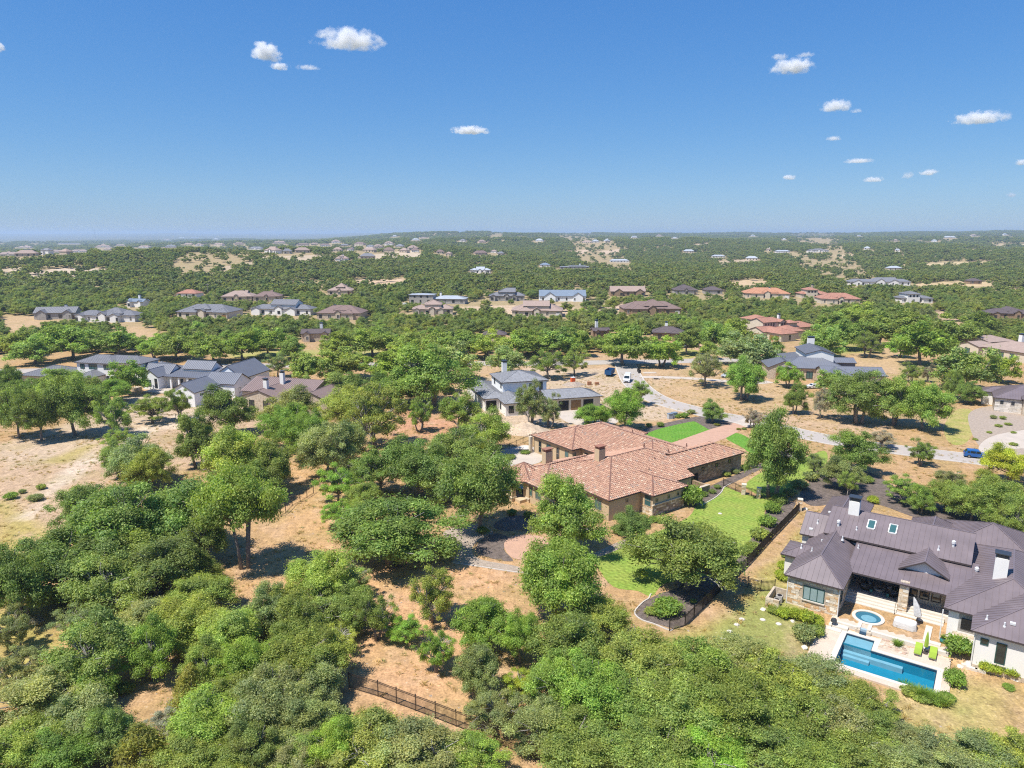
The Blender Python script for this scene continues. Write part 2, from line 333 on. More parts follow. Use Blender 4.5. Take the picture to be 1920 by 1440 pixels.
# soil colour: dry tan grass near, darker scrub soil further out, painted fields and lots (the soil itself has these colours)
x, y = vv[:, 0], vv[:, 1]
soil = np.empty((len(vv), 4), 'f'); soil[:, 3] = 1
NEAR, SCRUB = np.array((.44, .28, .14)), np.array((.36, .28, .15))
f = ss((y - 240) / 200)[:, None]
soil[:, :3] = NEAR * (1 - f) + SCRUB * f
f2 = ss((y - 2500) / 4000)[:, None]; soil[:, :3] = soil[:, :3] * (1 - f2) + np.array((.10, .12, .06)) * f2
def poly_dist(px, py, poly):
    """signed distance, negative inside"""
    d = np.full(px.shape, 1e9); ins = np.zeros(px.shape, bool); n = len(poly)
    for i in range(n):
        x0, y0 = poly[i]; x1, y1 = poly[(i + 1) % n]
        ex, ey = x1 - x0, y1 - y0; t = np.clip(((px - x0) * ex + (py - y0) * ey) / (ex * ex + ey * ey + 1e-9), 0, 1)
        d = np.minimum(d, np.hypot(px - x0 - t * ex, py - y0 - t * ey))
        c = ((y0 > py) != (y1 > py)) & (px < (x1 - x0) * (py - y0) / (y1 - y0 + 1e-12) + x0); ins ^= c
    return np.where(ins, -d, d)
def wp(pts): return [tuple(hit(a, b))[:2] for a, b in pts]
def paint(pts, col, soft=3.0, k=1.0):
    P = wp(pts); a = np.array(P); m = (x > a[:, 0].min() - soft) & (x < a[:, 0].max() + soft) & (y > a[:, 1].min() - soft) & (y < a[:, 1].max() + soft)
    if not m.any(): return
    d = poly_dist(x[m], y[m], P) + np.sin(x[m] * .9 / max(soft, 1)) * np.sin(y[m] * .7 / max(soft, 1)) * soft * .4
    w = (1 - ss((d + soft * .5) / soft))[:, None] * k
    soil[m, :3] = soil[m, :3] * (1 - w) + np.array(col) * w
PALE, PINK, TAN, OCHRE, GRN = (.50, .38, .265), (.47, .33, .22), (.47, .325, .18), (.40, .32, .10), (.25, .27, .08)
CLEAR = []          # clearings: trees keep out
def clearing(pts, col, soft=6, k=1.0): paint(pts, col, soft, k); CLEAR.append(wp(pts))
# lots on the left
paint([(0, 835), (110, 795), (260, 742), (480, 740), (500, 775), (360, 800), (240, 850), (120, 880), (0, 900)], PALE, 5)
paint([(0, 880), (190, 850), (330, 800), (480, 770), (520, 800), (430, 850), (240, 930), (120, 1000), (0, 1050)], (.47, .33, .21), 6)
paint([(60, 870), (160, 835), (195, 830), (120, 868)], OCHRE, 3, .8)
paint([(0, 945), (60, 960), (90, 1000), (20, 1060), (0, 1060)], OCHRE, 4, .9)
paint([(0, 1150), (60, 1140), (120, 1200), (100, 1290), (0, 1300)], (.42, .36, .10), 4, .9)
paint([(85, 1005), (110, 995), (40, 1090), (20, 1090)], PALE, 2, .8)
paint([(445, 768), (330, 792), (240, 838), (120, 908), (60, 975), (35, 970), (105, 890), (228, 818), (320, 778)], (.60, .49, .37), 2.5, .85)
# red soil under the middle oaks, construction lot of the white two-storey house
paint([(720, 800), (770, 760), (900, 770), (960, 800), (850, 840), (740, 835)], (.50, .27, .16), 4)
paint([(860, 780), (865, 720), (1000, 690), (1130, 692), (1165, 705), (1200, 745), (1290, 770), (1245, 785), (1150, 790), (1050, 800), (930, 815)], PALE, 4)
paint([(1200, 715), (1400, 690), (1560, 760), (1760, 770), (1800, 800), (1600, 815), (1400, 775), (1290, 760)], TAN, 5, .9)
paint([(1420, 760), (1560, 790), (1680, 800), (1600, 815), (1480, 800)], PINK, 4, .7)
paint([(480, 1100), (600, 1000), (720, 1050), (960, 1060), (960, 1150), (860, 1250), (980, 1380), (700, 1300), (650, 1220)], (.53, .315, .165), 5)
paint([(535, 850), (620, 900), (640, 1000), (560, 1090), (440, 1110), (500, 1000), (540, 940)], (.50, .31, .15), 4)
# yard of the pool house
paint([(1150, 1190), (1330, 1180), (1480, 1020), (1520, 985), (1545, 1000), (1480, 1100), (1500, 1200), (1400, 1260)], (.35, .30, .095), 3)
paint([(1330, 1215), (1420, 1100), (1470, 1110), (1540, 1180), (1500, 1260)], GRN, 3, .8)
paint([(1690, 1300), (1800, 1260), (1920, 1290), (1920, 1440), (1700, 1440)], (.42, .33, .13), 4)
paint([(1790, 1325), (1820, 1330), (1815, 1345), (1790, 1340)], GRN, 2, .6)
# fields and clearings further out
clearing([(0, 640), (0, 590), (110, 600), (120, 612), (40, 640), (20, 680), (0, 690)], TAN)
clearing([(640, 525), (760, 522), (770, 535), (735, 545), (680, 545)], (.58, .42, .28), 8)
clearing([(40, 512), (110, 503), (200, 503), (225, 515), (150, 518), (60, 530)], (.55, .44, .33), 8)
clearing([(1350, 530), (1430, 522), (1450, 526), (1445, 540), (1400, 548), (1360, 545)], (.55, .40, .24), 8)
clearing([(1675, 497), (1790, 491), (1870, 491), (1860, 498), (1760, 502), (1690, 502)], (.58, .46, .26), 12)
clearing([(1715, 532), (1790, 527), (1880, 530), (1920, 528), (1920, 534), (1770, 540), (1725, 540)], (.56, .42, .23), 8)
clearing([(1855, 459), (1920, 457), (1920, 462), (1860, 463)], (.58, .45, .29), 25)
clearing([(1800, 470), (1900, 469), (1900, 472), (1810, 473)], (.55, .43, .27), 25)
clearing([(1125, 470), (1175, 465), (1180, 470), (1130, 477)], (.56, .42, .30), 20)
clearing([(1030, 475), (1100, 468), (1105, 474), (1035, 480)], (.56, .42, .30), 20)
clearing([(1290, 460), (1330, 456), (1330, 462), (1295, 465)], (.58, .48, .36), 20)
clearing([(660, 480), (760, 470), (800, 478), (790, 488), (700, 492)], (.56, .45, .32), 12)
clearing([(420, 500), (480, 490), (480, 500), (430, 510)], (.50, .40, .30), 10, .7)
clearing([(1340, 490), (1420, 486), (1430, 495), (1350, 502)], (.52, .40, .28), 12, .8)
clearing([(1570, 478), (1600, 476), (1605, 484), (1575, 484)], (.56, .43, .28), 15)
clearing([(480, 482), (600, 478), (650, 486), (560, 495), (490, 493)], (.54, .43, .31), 12, .8)
clearing([(880, 498), (930, 496), (935, 503), (890, 506)], (.54, .42, .29), 10)
clearing([(0, 505), (50, 500), (45, 512), (0, 522)], (.54, .43, .31), 8)
clearing([(0, 600), (70, 590), (120, 595), (110, 606), (60, 625), (10, 640)], TAN)
clearing([(225, 630), (300, 620), (300, 645), (230, 645)], (.52, .36, .22), 5)
clearing([(200, 622), (265, 612), (320, 628), (300, 655), (210, 648)], TAN, 4)
clearing([(860, 575), (1070, 570), (1080, 578), (1150, 583), (1140, 592), (870, 592)], (.54, .40, .27), 5)
clearing([(1120, 570), (1180, 570), (1175, 595), (1150, 605), (1130, 590)], (.56, .41, .29), 4)
clearing([(880, 680), (1000, 670), (1120, 665), (1250, 668), (1300, 690), (1180, 760), (880, 700)], PALE, 4, .35)
clearing([(660, 650), (720, 650), (715, 668), (640, 668)], (.40, .36, .14), 4)
clearing([(1600, 640), (1700, 640), (1720, 690), (1640, 715), (1600, 690)], TAN, 4)
clearing([(1690, 680), (1760, 680), (1760, 715), (1700, 715)], GRN, 3, .7)
clearing([(1520, 650), (1640, 640), (1640, 660), (1560, 668)], (.33, .30, .10), 4)
clearing([(430, 660), (560, 655), (610, 660), (560, 672), (430, 672)], (.36, .34, .11), 4)
clearing([(1270, 645), (1420, 640), (1420, 680), (1270, 680)], TAN, 4)
clearing([(1720, 575), (1760, 580), (1810, 600), (1830, 640), (1790, 640), (1760, 610)], PINK, 3)
at_ = gme.attributes.new('soil', 'FLOAT_COLOR', 'POINT'); at_.data.foreach_set('color', soil.ravel())
ground = tag(link('ground', gme), 'dry tan grass and scrub rolling out to the hills', kind='structure')
# ---------------------------------------------------------------- sheets laid on the ground
def smooth_poly(P, n=4):
    out = []; m = len(P)
    for i in range(m):
        p0, p1, p2, p3 = (Vector(P[(i + k) % m]) for k in (-1, 0, 1, 2))
        for j in range(n):
            t = j / n; out.append(0.5 * ((2 * p1) + (-p0 + p2) * t + (2 * p0 - 5 * p1 + 4 * p2 - p3) * t * t + (-p0 + 3 * p1 - 3 * p2 + p3) * t ** 3))
    return out
LV = {}
def sheet(name, pts, m, z, label, round_=True, kind='structure', world=False):
    P = [Vector((p[0], p[1], 0)) for p in (pts if world else [at(a, b) for a, b in pts])]
    if round_: P = smooth_poly(P)
    mb = MB(); mb.poly([(p.x, p.y, 0) for p in P]); o = mb.build(name, MT[m], loc=(0, 0, z))
    bm = bmesh.new(); bm.from_mesh(o.data); bm.normal_update()
    if bm.faces and bm.faces[:][0].normal.z < 0: bmesh.ops.reverse_faces(bm, faces=bm.faces[:])
    bm.to_mesh(o.data); bm.free()
    return tag(o, label, kind=kind)
def strip(name, pts, w, m, z, label, kerb=0.0, world=False):
    P = [Vector((p[0], p[1], 0)) for p in (pts if world else [at(a, b) for a, b in pts])]
    Q = []
    for i in range(len(P) - 1):
        p0, p1, p2, p3 = P[max(i - 1, 0)], P[i], P[i + 1], P[min(i + 2, len(P) - 1)]
        for j in range(6):
            t = j / 6; Q.append(0.5 * ((2 * p1) + (-p0 + p2) * t + (2 * p0 - 5 * p1 + 4 * p2 - p3) * t * t + (-p0 + 3 * p1 - 3 * p2 + p3) * t ** 3))
    Q.append(P[-1]); mb = MB(); k = [MB(), MB()]; side = []
    for i, q in enumerate(Q):
        d = (Q[min(i + 1, len(Q) - 1)] - Q[max(i - 1, 0)]).normalized(); n = Vector((-d.y, d.x, 0)); side.append((q - n * w / 2, q + n * w / 2, n))
    for i in range(len(Q) - 1):
        a, b, _ = side[i]; c, d, _ = side[i + 1]; mb.poly([a, c, d, b])
    o = tag(mb.build(name, MT[m], loc=(0, 0, z)), label, kind='structure')
    if kerb:
        for s_, mbk in ((0, k[0]), (1, k[1])):
            sg = -1 if s_ == 0 else 1
            for i in range(len(Q) - 1):
                a = side[i][s_]; b = side[i + 1][s_]; na = side[i][2] * sg * kerb; nb = side[i + 1][2] * sg * kerb; H = Vector((0, 0, .12)); lo = Vector((0, 0, -.05))
                mbk.poly([a + H, b + H, b + nb + H, a + na + H] if s_ == 1 else [a + na + H, b + nb + H, b + H, a + H]); mbk.poly([a + lo, b + lo, b + H, a + H]); mbk.poly([a + na + lo, b + nb + lo, b + nb + H, a + na + H])
            mbk.build('kerb', MT['kerb'], o)
    return o
strip('road', [(-60, 700), (0, 697), (300, 690), (560, 685), (880, 682), (1000, 682), (1120, 680), (1290, 677), (1420, 673), (1500, 668)], 7.5, 'road', .015, 'grey street running across behind the white two-storey house', .35)
strip('road', [(1172, 682), (1178, 697), (1193, 722), (1235, 750), (1320, 774), (1400, 790), (1560, 826), (1700, 846), (1830, 862), (1960, 884)], 7.0, 'road', .028, 'grey side street curving from the junction to the right edge', .35)
strip('driveway', [(1200, 707), (1260, 708), (1330, 712), (1400, 718), (1445, 716)], 3.6, 'concrete', .04, 'pale concrete drive crossing the dry front lot')
strip('road', [(-40, 618), (200, 612), (470, 606), (700, 602), (860, 580), (1060, 574), (1180, 572), (1330, 566)], 7, 'concrete', .02, 'pale far street in front of the blue roofed white house')
strip('driveway', [(1305, 672), (1312, 662), (1325, 650), (1300, 648)], 7, 'paver', .03, 'salmon brick drive behind the junction')
sheet('lawn', [(1262, 655), (1312, 658), (1300, 671), (1262, 672)], 'lawn_dry', .034, 'small green verge lawn beside the salmon drive')
sheet('lawn', [(1309, 944), (1340, 930), (1353, 918), (1358, 911), (1391, 925), (1447, 938), (1436, 952), (1428, 984), (1405, 1015), (1372, 1062), (1300, 1085), (1245, 1095), (1222, 1118), (1195, 1108), (1150, 1100), (1122, 1065), (1120, 1042), (1180, 1014), (1230, 998), (1290, 970)], 'lawn', .012, 'mown green lawn between the tile roofed house and the black fence')
sheet('lawn', [(1195, 828), (1213, 811), (1240, 802), (1294, 790), (1308, 791), (1322, 798), (1334, 804), (1262, 829), (1230, 838)], 'lawn_bright', .012, 'bright striped front lawn beside the salmon driveway')
sheet('lawn', [(1360, 821), (1380, 812), (1402, 820), (1420, 835), (1440, 850), (1420, 862), (1396, 842)], 'lawn_bright', .012, 'small bright lawn at the end of the garage wing')
sheet('lawn', [(1398, 908), (1440, 880), (1500, 862), (1545, 845), (1550, 868), (1520, 890), (1480, 925), (1450, 936), (1422, 928)], 'lawn', .012, 'shaded green lawn under the tall oak by the garage')
sheet('driveway', [(1250, 834), (1335, 804), (1380, 792), (1400, 801), (1362, 821), (1290, 850)], 'paver', .03, 'salmon paver driveway of the tile roofed house', False)
sheet('driveway', [(1376, 793), (1396, 784), (1425, 790), (1402, 802)], 'concrete', .038, 'pale concrete apron of the salmon driveway', False)
sheet('mulch_bed', [(1190, 820), (1205, 806), (1240, 795), (1296, 783), (1330, 780), (1370, 786), (1376, 793), (1335, 805), (1320, 800), (1306, 792), (1294, 791), (1240, 803), (1214, 812)], 'mulch', .02, 'dark mulch bed along the bright front lawn')
sheet('mulch_bed', [(1191, 1147), (1205, 1132), (1216, 1124), (1240, 1112), (1264, 1105), (1300, 1085), (1345, 1075), (1372, 1062), (1392, 1040), (1405, 1062), (1362, 1098), (1333, 1127), (1305, 1155), (1284, 1174), (1262, 1178), (1225, 1168), (1200, 1160)], 'mulch', .022, 'dark mulch bed under the lawn oak by the black fence')
sheet('mulch_bed', [(1405, 1015), (1430, 985), (1438, 955), (1470, 945), (1492, 945), (1447, 1008), (1401, 1060), (1392, 1040)], 'mulch', .024, 'dark mulch strip with shrubs along the black fence')
sheet('mulch_bed', [(1300, 948), (1320, 920), (1345, 905), (1380, 890), (1420, 872), (1440, 862), (1448, 868), (1410, 888), (1370, 908), (1356, 915), (1350, 925), (1335, 935), (1312, 946)], 'mulch', .018, 'curved mulch bed along the stone garage wall')
sheet('mulch_bed', [(1500, 925), (1530, 895), (1580, 872), (1640, 890), (1700, 925), (1780, 950), (1860, 950), (1960, 960), (1960, 1020), (1860, 1010), (1760, 985), (1700, 965), (1640, 945), (1570, 945), (1520, 948)], 'mulch', .014, 'broad dark mulch bed behind the purple brown metal roof')
sheet('mulch_bed', [(893, 1028), (905, 1010), (930, 1000), (955, 1010), (945, 1030), (962, 1052), (925, 1048), (900, 1040)], 'mulch', .03, 'round mulch bed inside the gravel ring')
sheet('mulch_bed', [(925, 985), (955, 968), (1000, 970), (1035, 985), (1005, 998), (975, 994), (945, 996)], 'mulch', .02, 'mulch bed at the foot of the porch')
sheet('paver_circle', [(945, 1025), (955, 1008), (985, 1003), (1020, 1008), (1030, 1025), (1010, 1045), (965, 1048)], 'paver', .034, 'round pink paver terrace beside the mulch')
sheet('gravel_path', [(830, 1000), (870, 985), (905, 985), (925, 1000), (895, 1015), (885, 1035), (905, 1050), (970, 1062), (965, 1072), (900, 1062), (850, 1055), (860, 1030)], 'gravel', .016, 'pale gravel path curling round the mulch bed')
sheet('gravel_path', [(1030, 1035), (1100, 1040), (1150, 1020), (1195, 1003), (1200, 1013), (1160, 1030), (1120, 1045), (1060, 1060)], 'gravel', .016, 'pale gravel walk between the lawn and the house')
sheet('lawn', [(700, 945), (760, 930), (800, 935), (790, 955), (730, 960)], 'lawn_dry', .012, 'patch of yellow green grass under the middle oaks')
sheet('gravel_yard', [(1820, 772), (1870, 760), (1960, 760), (1960, 850), (1900, 855), (1870, 850), (1855, 838), (1835, 835), (1818, 800)], 'gravel', .014, 'pale gravel front yard at the right edge')
sheet('driveway', [(1835, 838), (1870, 815), (1960, 805), (1960, 838), (1900, 842), (1880, 856), (1850, 862)], 'concrete', .03, 'pale drive of the right edge house')
sheet('lawn', [(1790, 770), (1820, 768), (1832, 790), (1812, 830), (1780, 830), (1770, 800)], 'lawn_dry', .012, 'green dry lawn left of the gravel yard')
sheet('driveway', [(1060, 790), (1040, 765), (1075, 760), (1110, 770), (1160, 790), (1110, 800)], 'concrete', .012, 'unfinished concrete apron before the white garage')
sheet('dirt_track', [(235, 745), (330, 742), (440, 745), (430, 765), (330, 760), (250, 752)], 'dirt', .012, 'scraped pale earth in front of the white gabled house')
# hollow dirt mound behind the tile roofed house
def mound(name, px, py, r, h, m, label, seed):
    c = at(px, py); mb = MB(); k, n = 20, 7; rg = random.Random(seed); off = rg.random() * 50
    rows = []
    for i in range(n + 1):
        t = i / n; row = []
        for j in range(k):
            a = 2 * math.pi * j / k; rr = r * t * (1 + .25 * mnoise.noise((math.cos(a) + off, math.sin(a), 0)))
            z = h * (1 - t * t) ** 1.3 * (1 + .5 * mnoise.noise((rr * math.cos(a) / 1.2 + off, rr * math.sin(a) / 1.2, 2))) - .02
            row.append((rr * math.cos(a) * 1.5, rr * math.sin(a), z))
        rows.append(row)
    for i in range(n):
        for j in range(k):
            mb.poly([rows[i][j], rows[i + 1][j], rows[i + 1][(j + 1) % k], rows[i][(j + 1) % k]])
    o = mb.build(name, MT[m], loc=(c.x, c.y, 0), smooth=False); return tag(o, label, 'mound')
mound('dirt_mound', 985, 810, 4.0, 2.0, 'dirt', 'pale heap of spoil behind the tile roofed house', 3)
mound('dirt_mound', 945, 803, 3.0, 1.4, 'dirt', 'lower pale spoil heap beside the white house', 8)
mound('dirt_mound', 330, 800, 2.4, .7, 'dirt', 'low earth heap on the scraped left lot', 11)
mound('dirt_mound', 1075, 722, 2.6, .9, 'gravel', 'heap of building rubble behind the white garage', 14)
# ---------------------------------------------------------------- house kit
def hip(u0, v0, u1, v1, z, s, axis=None, ends='hh'):
    """roof facets over an eave rectangle; ends: h hip, g gable, in the direction of the ridge"""
    if axis is None: axis = 'u' if u1 - u0 >= v1 - v0 else 'v'
    if axis == 'v':
        fs = hip(v0, -u1, v1, -u0, z, s, 'u', ends)
        return [[(-p[1], p[0], p[2]) for p in f] for f in fs]
    h = (v1 - v0) / 2; vm = (v0 + v1) / 2; zr = z + s * h
    a = u0 + (h if ends[0] == 'h' else 0); b = u1 - (h if ends[1] == 'h' else 0)
    if a > b - .01: a = b = (a + b) / 2
    if a == b: fs = [[(u0, v0, z), (u1, v0, z), (a, vm, zr)], [(u1, v1, z), (u0, v1, z), (a, vm, zr)]]
    else: fs = [[(u0, v0, z), (u1, v0, z), (b, vm, zr), (a, vm, zr)], [(u1, v1, z), (u0, v1, z), (a, vm, zr), (b, vm, zr)]]
    if ends[0] == 'h': fs.append([(u0, v1, z), (u0, v0, z), (a, vm, zr)])
    if ends[1] == 'h': fs.append([(u1, v0, z), (u1, v1, z), (b, vm, zr)])
    return fs
def clip(poly, axis, lo, hi):
    def half(P, f):
        out = []
        for i in range(len(P)):
            a, b = P[i], P[(i + 1) % len(P)]; fa, fb = f(a), f(b)
            if fa >= 0: out.append(a)
            if (fa >= 0) != (fb >= 0):
                t = fa / (fa - fb); out.append((a[0] + (b[0] - a[0]) * t, a[1] + (b[1] - a[1]) * t))
        return out
    P = half(poly, lambda p: p[axis] - lo)
    return half(P, lambda p: hi - p[axis]) if P else P
def frame2d(fc):
    p = [Vector(q) for q in fc]; n = Vector((0, 0, 0))
    for i in range(len(p)): n += p[i].cross(p[(i + 1) % len(p)])
    n.normalize()
    if n.z < 0: n = -n
    up = Vector((0, 0, 1)) - n * n.z
    b = up.normalized() if up.length > 1e-4 else Vector((0, 1, 0)); a = b.cross(n).normalized()
    o = p[0]; return o, a, b, n, [((q - o).dot(a), (q - o).dot(b)) for q in p]
TILEC = [(.43, .25, .17), (.385, .215, .145), (.47, .295, .20), (.54, .39, .28), (.36, .23, .17), (.45, .27, .18), (.41, .23, .155), (.33, .25, .20)]
TILEW = [5, 5, 4, 1.0, 2, 5, 5, .6]
def roof_part(H, facets, style, rm, fm='trim_dark', th=.2, sp=.55, seed=1, caps=True, gable=None):
    rg = random.Random(seed); key = lambda p: (round(p[0], 2), round(p[1], 2), round(p[2], 2)); ed = {}
    mb = MB()
    for fi, fc in enumerate(facets):
        mb.poly(fc, 0)
        mb.poly([(p[0], p[1], p[2] - th) for p in fc][::-1], 1)
        for i in range(len(fc)):
            a, b = fc[i], fc[(i + 1) % len(fc)]; ed.setdefault(frozenset((key(a), key(b))), []).append((a, b, fi))
    shared = []
    for k_, L in ed.items():
        if len(L) == 1:
            a, b, _ = L[0]; mb.poly([(a[0], a[1], a[2] - th), (b[0], b[1], b[2] - th), b, a], 1)
        else: shared.append(L)
    ro = mb.build('roof', [MT[rm], MT[fm]], H.root)
    if caps:
        cb = MB()
        for L in shared:
            a, b, _ = L[0]; v = Vector(b) - Vector(a)
            if v.length > .4: cb.bar(Vector(a) + Vector((0, 0, .035)), Vector(b) + Vector((0, 0, .035)), .22 if style == 'tile' else .16, .13 if style == 'tile' else .07)
        if cb.f: cb.build('ridge_cap', MT['tile_cap' if style == 'tile' else rm], ro)
    if style in ('seam', 'panel'):
        sb = MB()
        for fc in facets:
            o, a, b, n, P = frame2d(fc); lo, hi = min(p[0] for p in P), max(p[0] for p in P); t = lo + .05
            k = max(1, round((hi - lo) / sp)); w = (hi - lo) / k
            for i in range(k):
                c = clip(P, 0, lo + i * w, lo + (i + 1) * w)
                if len(c) < 3: continue
                if style == 'panel':
                    pb = MB(); g = .012; bs = [q for q in c]; tp = [o + a * q[0] + b * q[1] + n * .022 for q in bs]; bt = [o + a * q[0] + b * q[1] + n * .004 for q in bs]
                    pb.poly(tp)
                    for j in range(len(tp)): pb.poly([bt[j], bt[(j + 1) % len(tp)], tp[(j + 1) % len(tp)], tp[j]])
                    e = [q for q in bs if abs(q[0] - (lo + i * w)) < 1e-4]
                    if len(e) >= 2:
                        y0, y1 = min(q[1] for q in e), max(q[1] for q in e)
                        if y1 - y0 > .15: pb.bar(o + a * (lo + i * w + .02) + b * y0 + n * .05, o + a * (lo + i * w + .02) + b * y1 + n * .035, .036, .06)
                    pb.build('roof_panel', MT[rm], ro)
                elif i:
                    e = clip(P, 0, lo + i * w - .02, lo + i * w + .02)
                    if len(e) >= 3:
                        y0, y1 = min(q[1] for q in e), max(q[1] for q in e)
                        if y1 - y0 > .2: sb.bar(o + a * (lo + i * w) + b * y0 + n * .03, o + a * (lo + i * w) + b * y1 + n * .03, .06, .08)
        if sb.f: tag(sb.build('standing_seams', MT[rm], ro), kind='stuff')
    if style == 'tile':
        tb = MB(); tw, tl = .40, .46
        for fc in facets:
            o, a, b, n, P = frame2d(fc); lo, hi = min(p[0] for p in P), max(p[0] for p in P); y0, y1 = min(p[1] for p in P), max(p[1] for p in P)
            r = 0; yy = y0
            while yy < y1 - .1:
                c = clip(P, 1, yy + .12, min(yy + tl - .05, y1))
                if len(c) >= 3:
                    xs_ = [q[0] for q in c]; xa, xb = min(xs_), max(xs_); xx = xa + (.1 if r % 2 else 0)
                    while xx + tw * .5 < xb:
                        A = lambda du, dv, dz: o + a * (xx + du) + b * (yy + dv) + n * dz
                        cc = rg.choices(TILEC, TILEW)[0]; k = .92 + rg.random() * .22; cc = tuple(q * k for q in cc); j = rg.random() * .012
                        l0, l1 = A(.02, 0, .035 + j), A(.02, tl, .008); m0, m1 = A(tw / 2, 0, .115 + j), A(tw / 2, tl, .06); r0, r1 = A(tw - .02, 0, .035 + j), A(tw - .02, tl, .008)
                        tb.poly([l0, m0, m1, l1], 0, cc); tb.poly([m0, r0, r1, m1], 0, cc); tb.poly([l0, r0, m0], 0, (.12, .07, .05))
                        xx += tw
                yy += tl; r += 1
        tag(tb.build('roof_tiles', MT['tile'], ro), kind='stuff')
    return ro
class House:
    def __init__(s, name, loc, ang, label, cat='house', group=None):
        s.root = empty(name, loc, ang); tag(s.root, label, cat, group); s.wm = {}
    def wall(s, u0, v0, u1, v1, z0, z1, m, gable=None, slope=.4, name='wall'):
        mb = MB(); mb.box(u0, v0, z0, u1, v1, z1, bottom=False)
        if gable:
            ax, e = gable
            if ax == 'u':
                h = (v1 - v0) / 2; vm = (v0 + v1) / 2
                for k_, uu in ((0, u0), (1, u1)):
                    if e[k_] == 'g': mb.poly([(uu, v0, z1), (uu, v1, z1), (uu, vm, z1 + slope * h)])
            else:
                h = (u1 - u0) / 2; um = (u0 + u1) / 2
                for k_, v_ in ((0, v0), (1, v1)):
                    if e[k_] == 'g': mb.poly([(u0, v_, z1), (u1, v_, z1), (um, v_, z1 + slope * h)])
        return mb.build(name, MT[m], s.root)
    def wing(s, u0, v0, u1, v1, z, sl, rm, wm=None, style='plain', axis=None, ends='hh', oh=.5, base=-.8, fm='trim_dark', sp=.55, seed=1, caps=True, th=.2):
        f = hip(u0, v0, u1, v1, z, sl, axis, ends); ax = axis or ('u' if u1 - u0 >= v1 - v0 else 'v')
        ro = roof_part(s, f, style, rm, fm, th, sp, seed, caps)
        if wm:
            ou = oh if not (ax == 'u') else .3; ov = oh
            gu0 = .3 if ax == 'u' and ends[0] == 'g' else oh; gu1 = .3 if ax == 'u' and ends[1] == 'g' else oh; gv0 = .3 if ax == 'v' and ends[0] == 'g' else oh; gv1 = .3 if ax == 'v' and ends[1] == 'g' else oh
            s.wall(u0 + gu0, v0 + gv0, u1 - gu1, v1 - gv1, base, z + sl * oh * .9 - th * .6, wm, (ax, ends), sl)
        return ro
    def win(s, side, p, c, z0, w, h, fm='frame_dark', gm='glass', nx=1, ny=1, name='window', bars=True):
        """window on the plane side at coordinate p, centre c along the wall"""
        key = (round(w, 2), round(h, 2), fm, gm, nx, ny)
        if key not in s.wm:
            fb = MB(); t = .09
            fb.box(-w / 2, -.07, 0, -w / 2 + t, .03, h); fb.box(w / 2 - t, -.07, 0, w / 2, .03, h); fb.box(-w / 2 + t, -.07, 0, w / 2 - t, .03, t); fb.box(-w / 2 + t, -.07, h - t, w / 2 - t, .03, h)
            for i in range(1, nx): fb.box(-w / 2 + w * i / nx - .04, -.06, t, -w / 2 + w * i / nx + .04, .02, h - t)
            for i in range(1, ny): fb.box(-w / 2 + t, -.055, h * i / ny - .03, w / 2 - t, .02, h * i / ny + .03)
            pb = MB(); pb.poly([(-w / 2 + t, -.03, t), (w / 2 - t, -.03, t), (w / 2 - t, -.03, h - t), (-w / 2 + t, -.03, h - t)])
            s.wm[key] = (fb.mesh('window', MT[fm]), pb.mesh('pane', MT[gm]))
        fme, pme = s.wm[key]; rz = {'F': 0, 'R': math.pi / 2, 'B': math.pi, 'L': -math.pi / 2}[side]
        loc = {'F': (c, p - .004, z0), 'B': (c, p + .004, z0), 'R': (p + .004, c, z0), 'L': (p - .004, c, z0)}[side]
        o = link(name, fme, s.root, loc, rz); link('pane', pme, o); return o
    def box(s, name, m, u0, v0, z0, u1, v1, z1, parent=None, c=None):
        mb = MB(); mb.box(u0, v0, z0, u1, v1, z1, 0, c); return mb.build(name, MT[m], parent or s.root)
    def chimney(s, u, v, z0, z1, w=1.1, d=1.0, m='stucco_white', cap='cap_metal', hood=True):
        mb = MB(); mb.box(u - w / 2, v - d / 2, z0, u + w / 2, v + d / 2, z1); o = mb.build('chimney', MT[m], s.root)
        if hood:
            cb = MB()
            for sx in (-1, 1):
                for sy in (-1, 1): cb.box(u + sx * (w / 2 - .08) - .05, v + sy * (d / 2 - .08) - .05, z1, u + sx * (w / 2 - .08) + .05, v + sy * (d / 2 - .08) + .05, z1 + .5)
            cb.box(u - w / 2 + .15, v - d / 2 + .15, z1, u + w / 2 - .15, v + d / 2 - .15, z1 + .35)
            cb.box(u - w / 2 - .12, v - d / 2 - .12, z1 + .5, u + w / 2 + .12, v + d / 2 + .12, z1 + .62); cb.build('chimney_cap', MT[cap], o)
        return o
    def stones(s, side, p, c0, c1, z0, z1, pal, seed=1, holes=(), cw=(.35, .9), ch=(.16, .34), depth=.06):
        rg = random.Random(seed); mb = MB(); z = z0
        while z < z1 - .05:
            h = min(rg.uniform(*ch), z1 - z); c = c0 - rg.random() * .3
            while c < c1:
                w = rg.uniform(*cw); a, b = max(c, c0) + .012, min(c + w, c1) - .012
                if b - a > .06 and not any(a < q[1] and b > q[0] and z < q[3] and z + h > q[2] for q in holes):
                    d = depth * rg.uniform(.45, 1.1); kk = rg.uniform(.82, 1.15); col = tuple(q * kk for q in rg.choice(pal))
                    if side == 'F': mb.box(a, p - d, z + .012, b, p + .02, z + h - .012, 0, col)
                    elif side == 'R': mb.box(p - .02, a, z + .012, p + d, b, z + h - .012, 0, col)
                    elif side == 'L': mb.box(p - d, a, z + .012, p + .02, b, z + h - .012, 0, col)
                c += w
            z += h
        return tag(mb.build('stone_cladding', MT['stone'], s.root), kind='stuff')
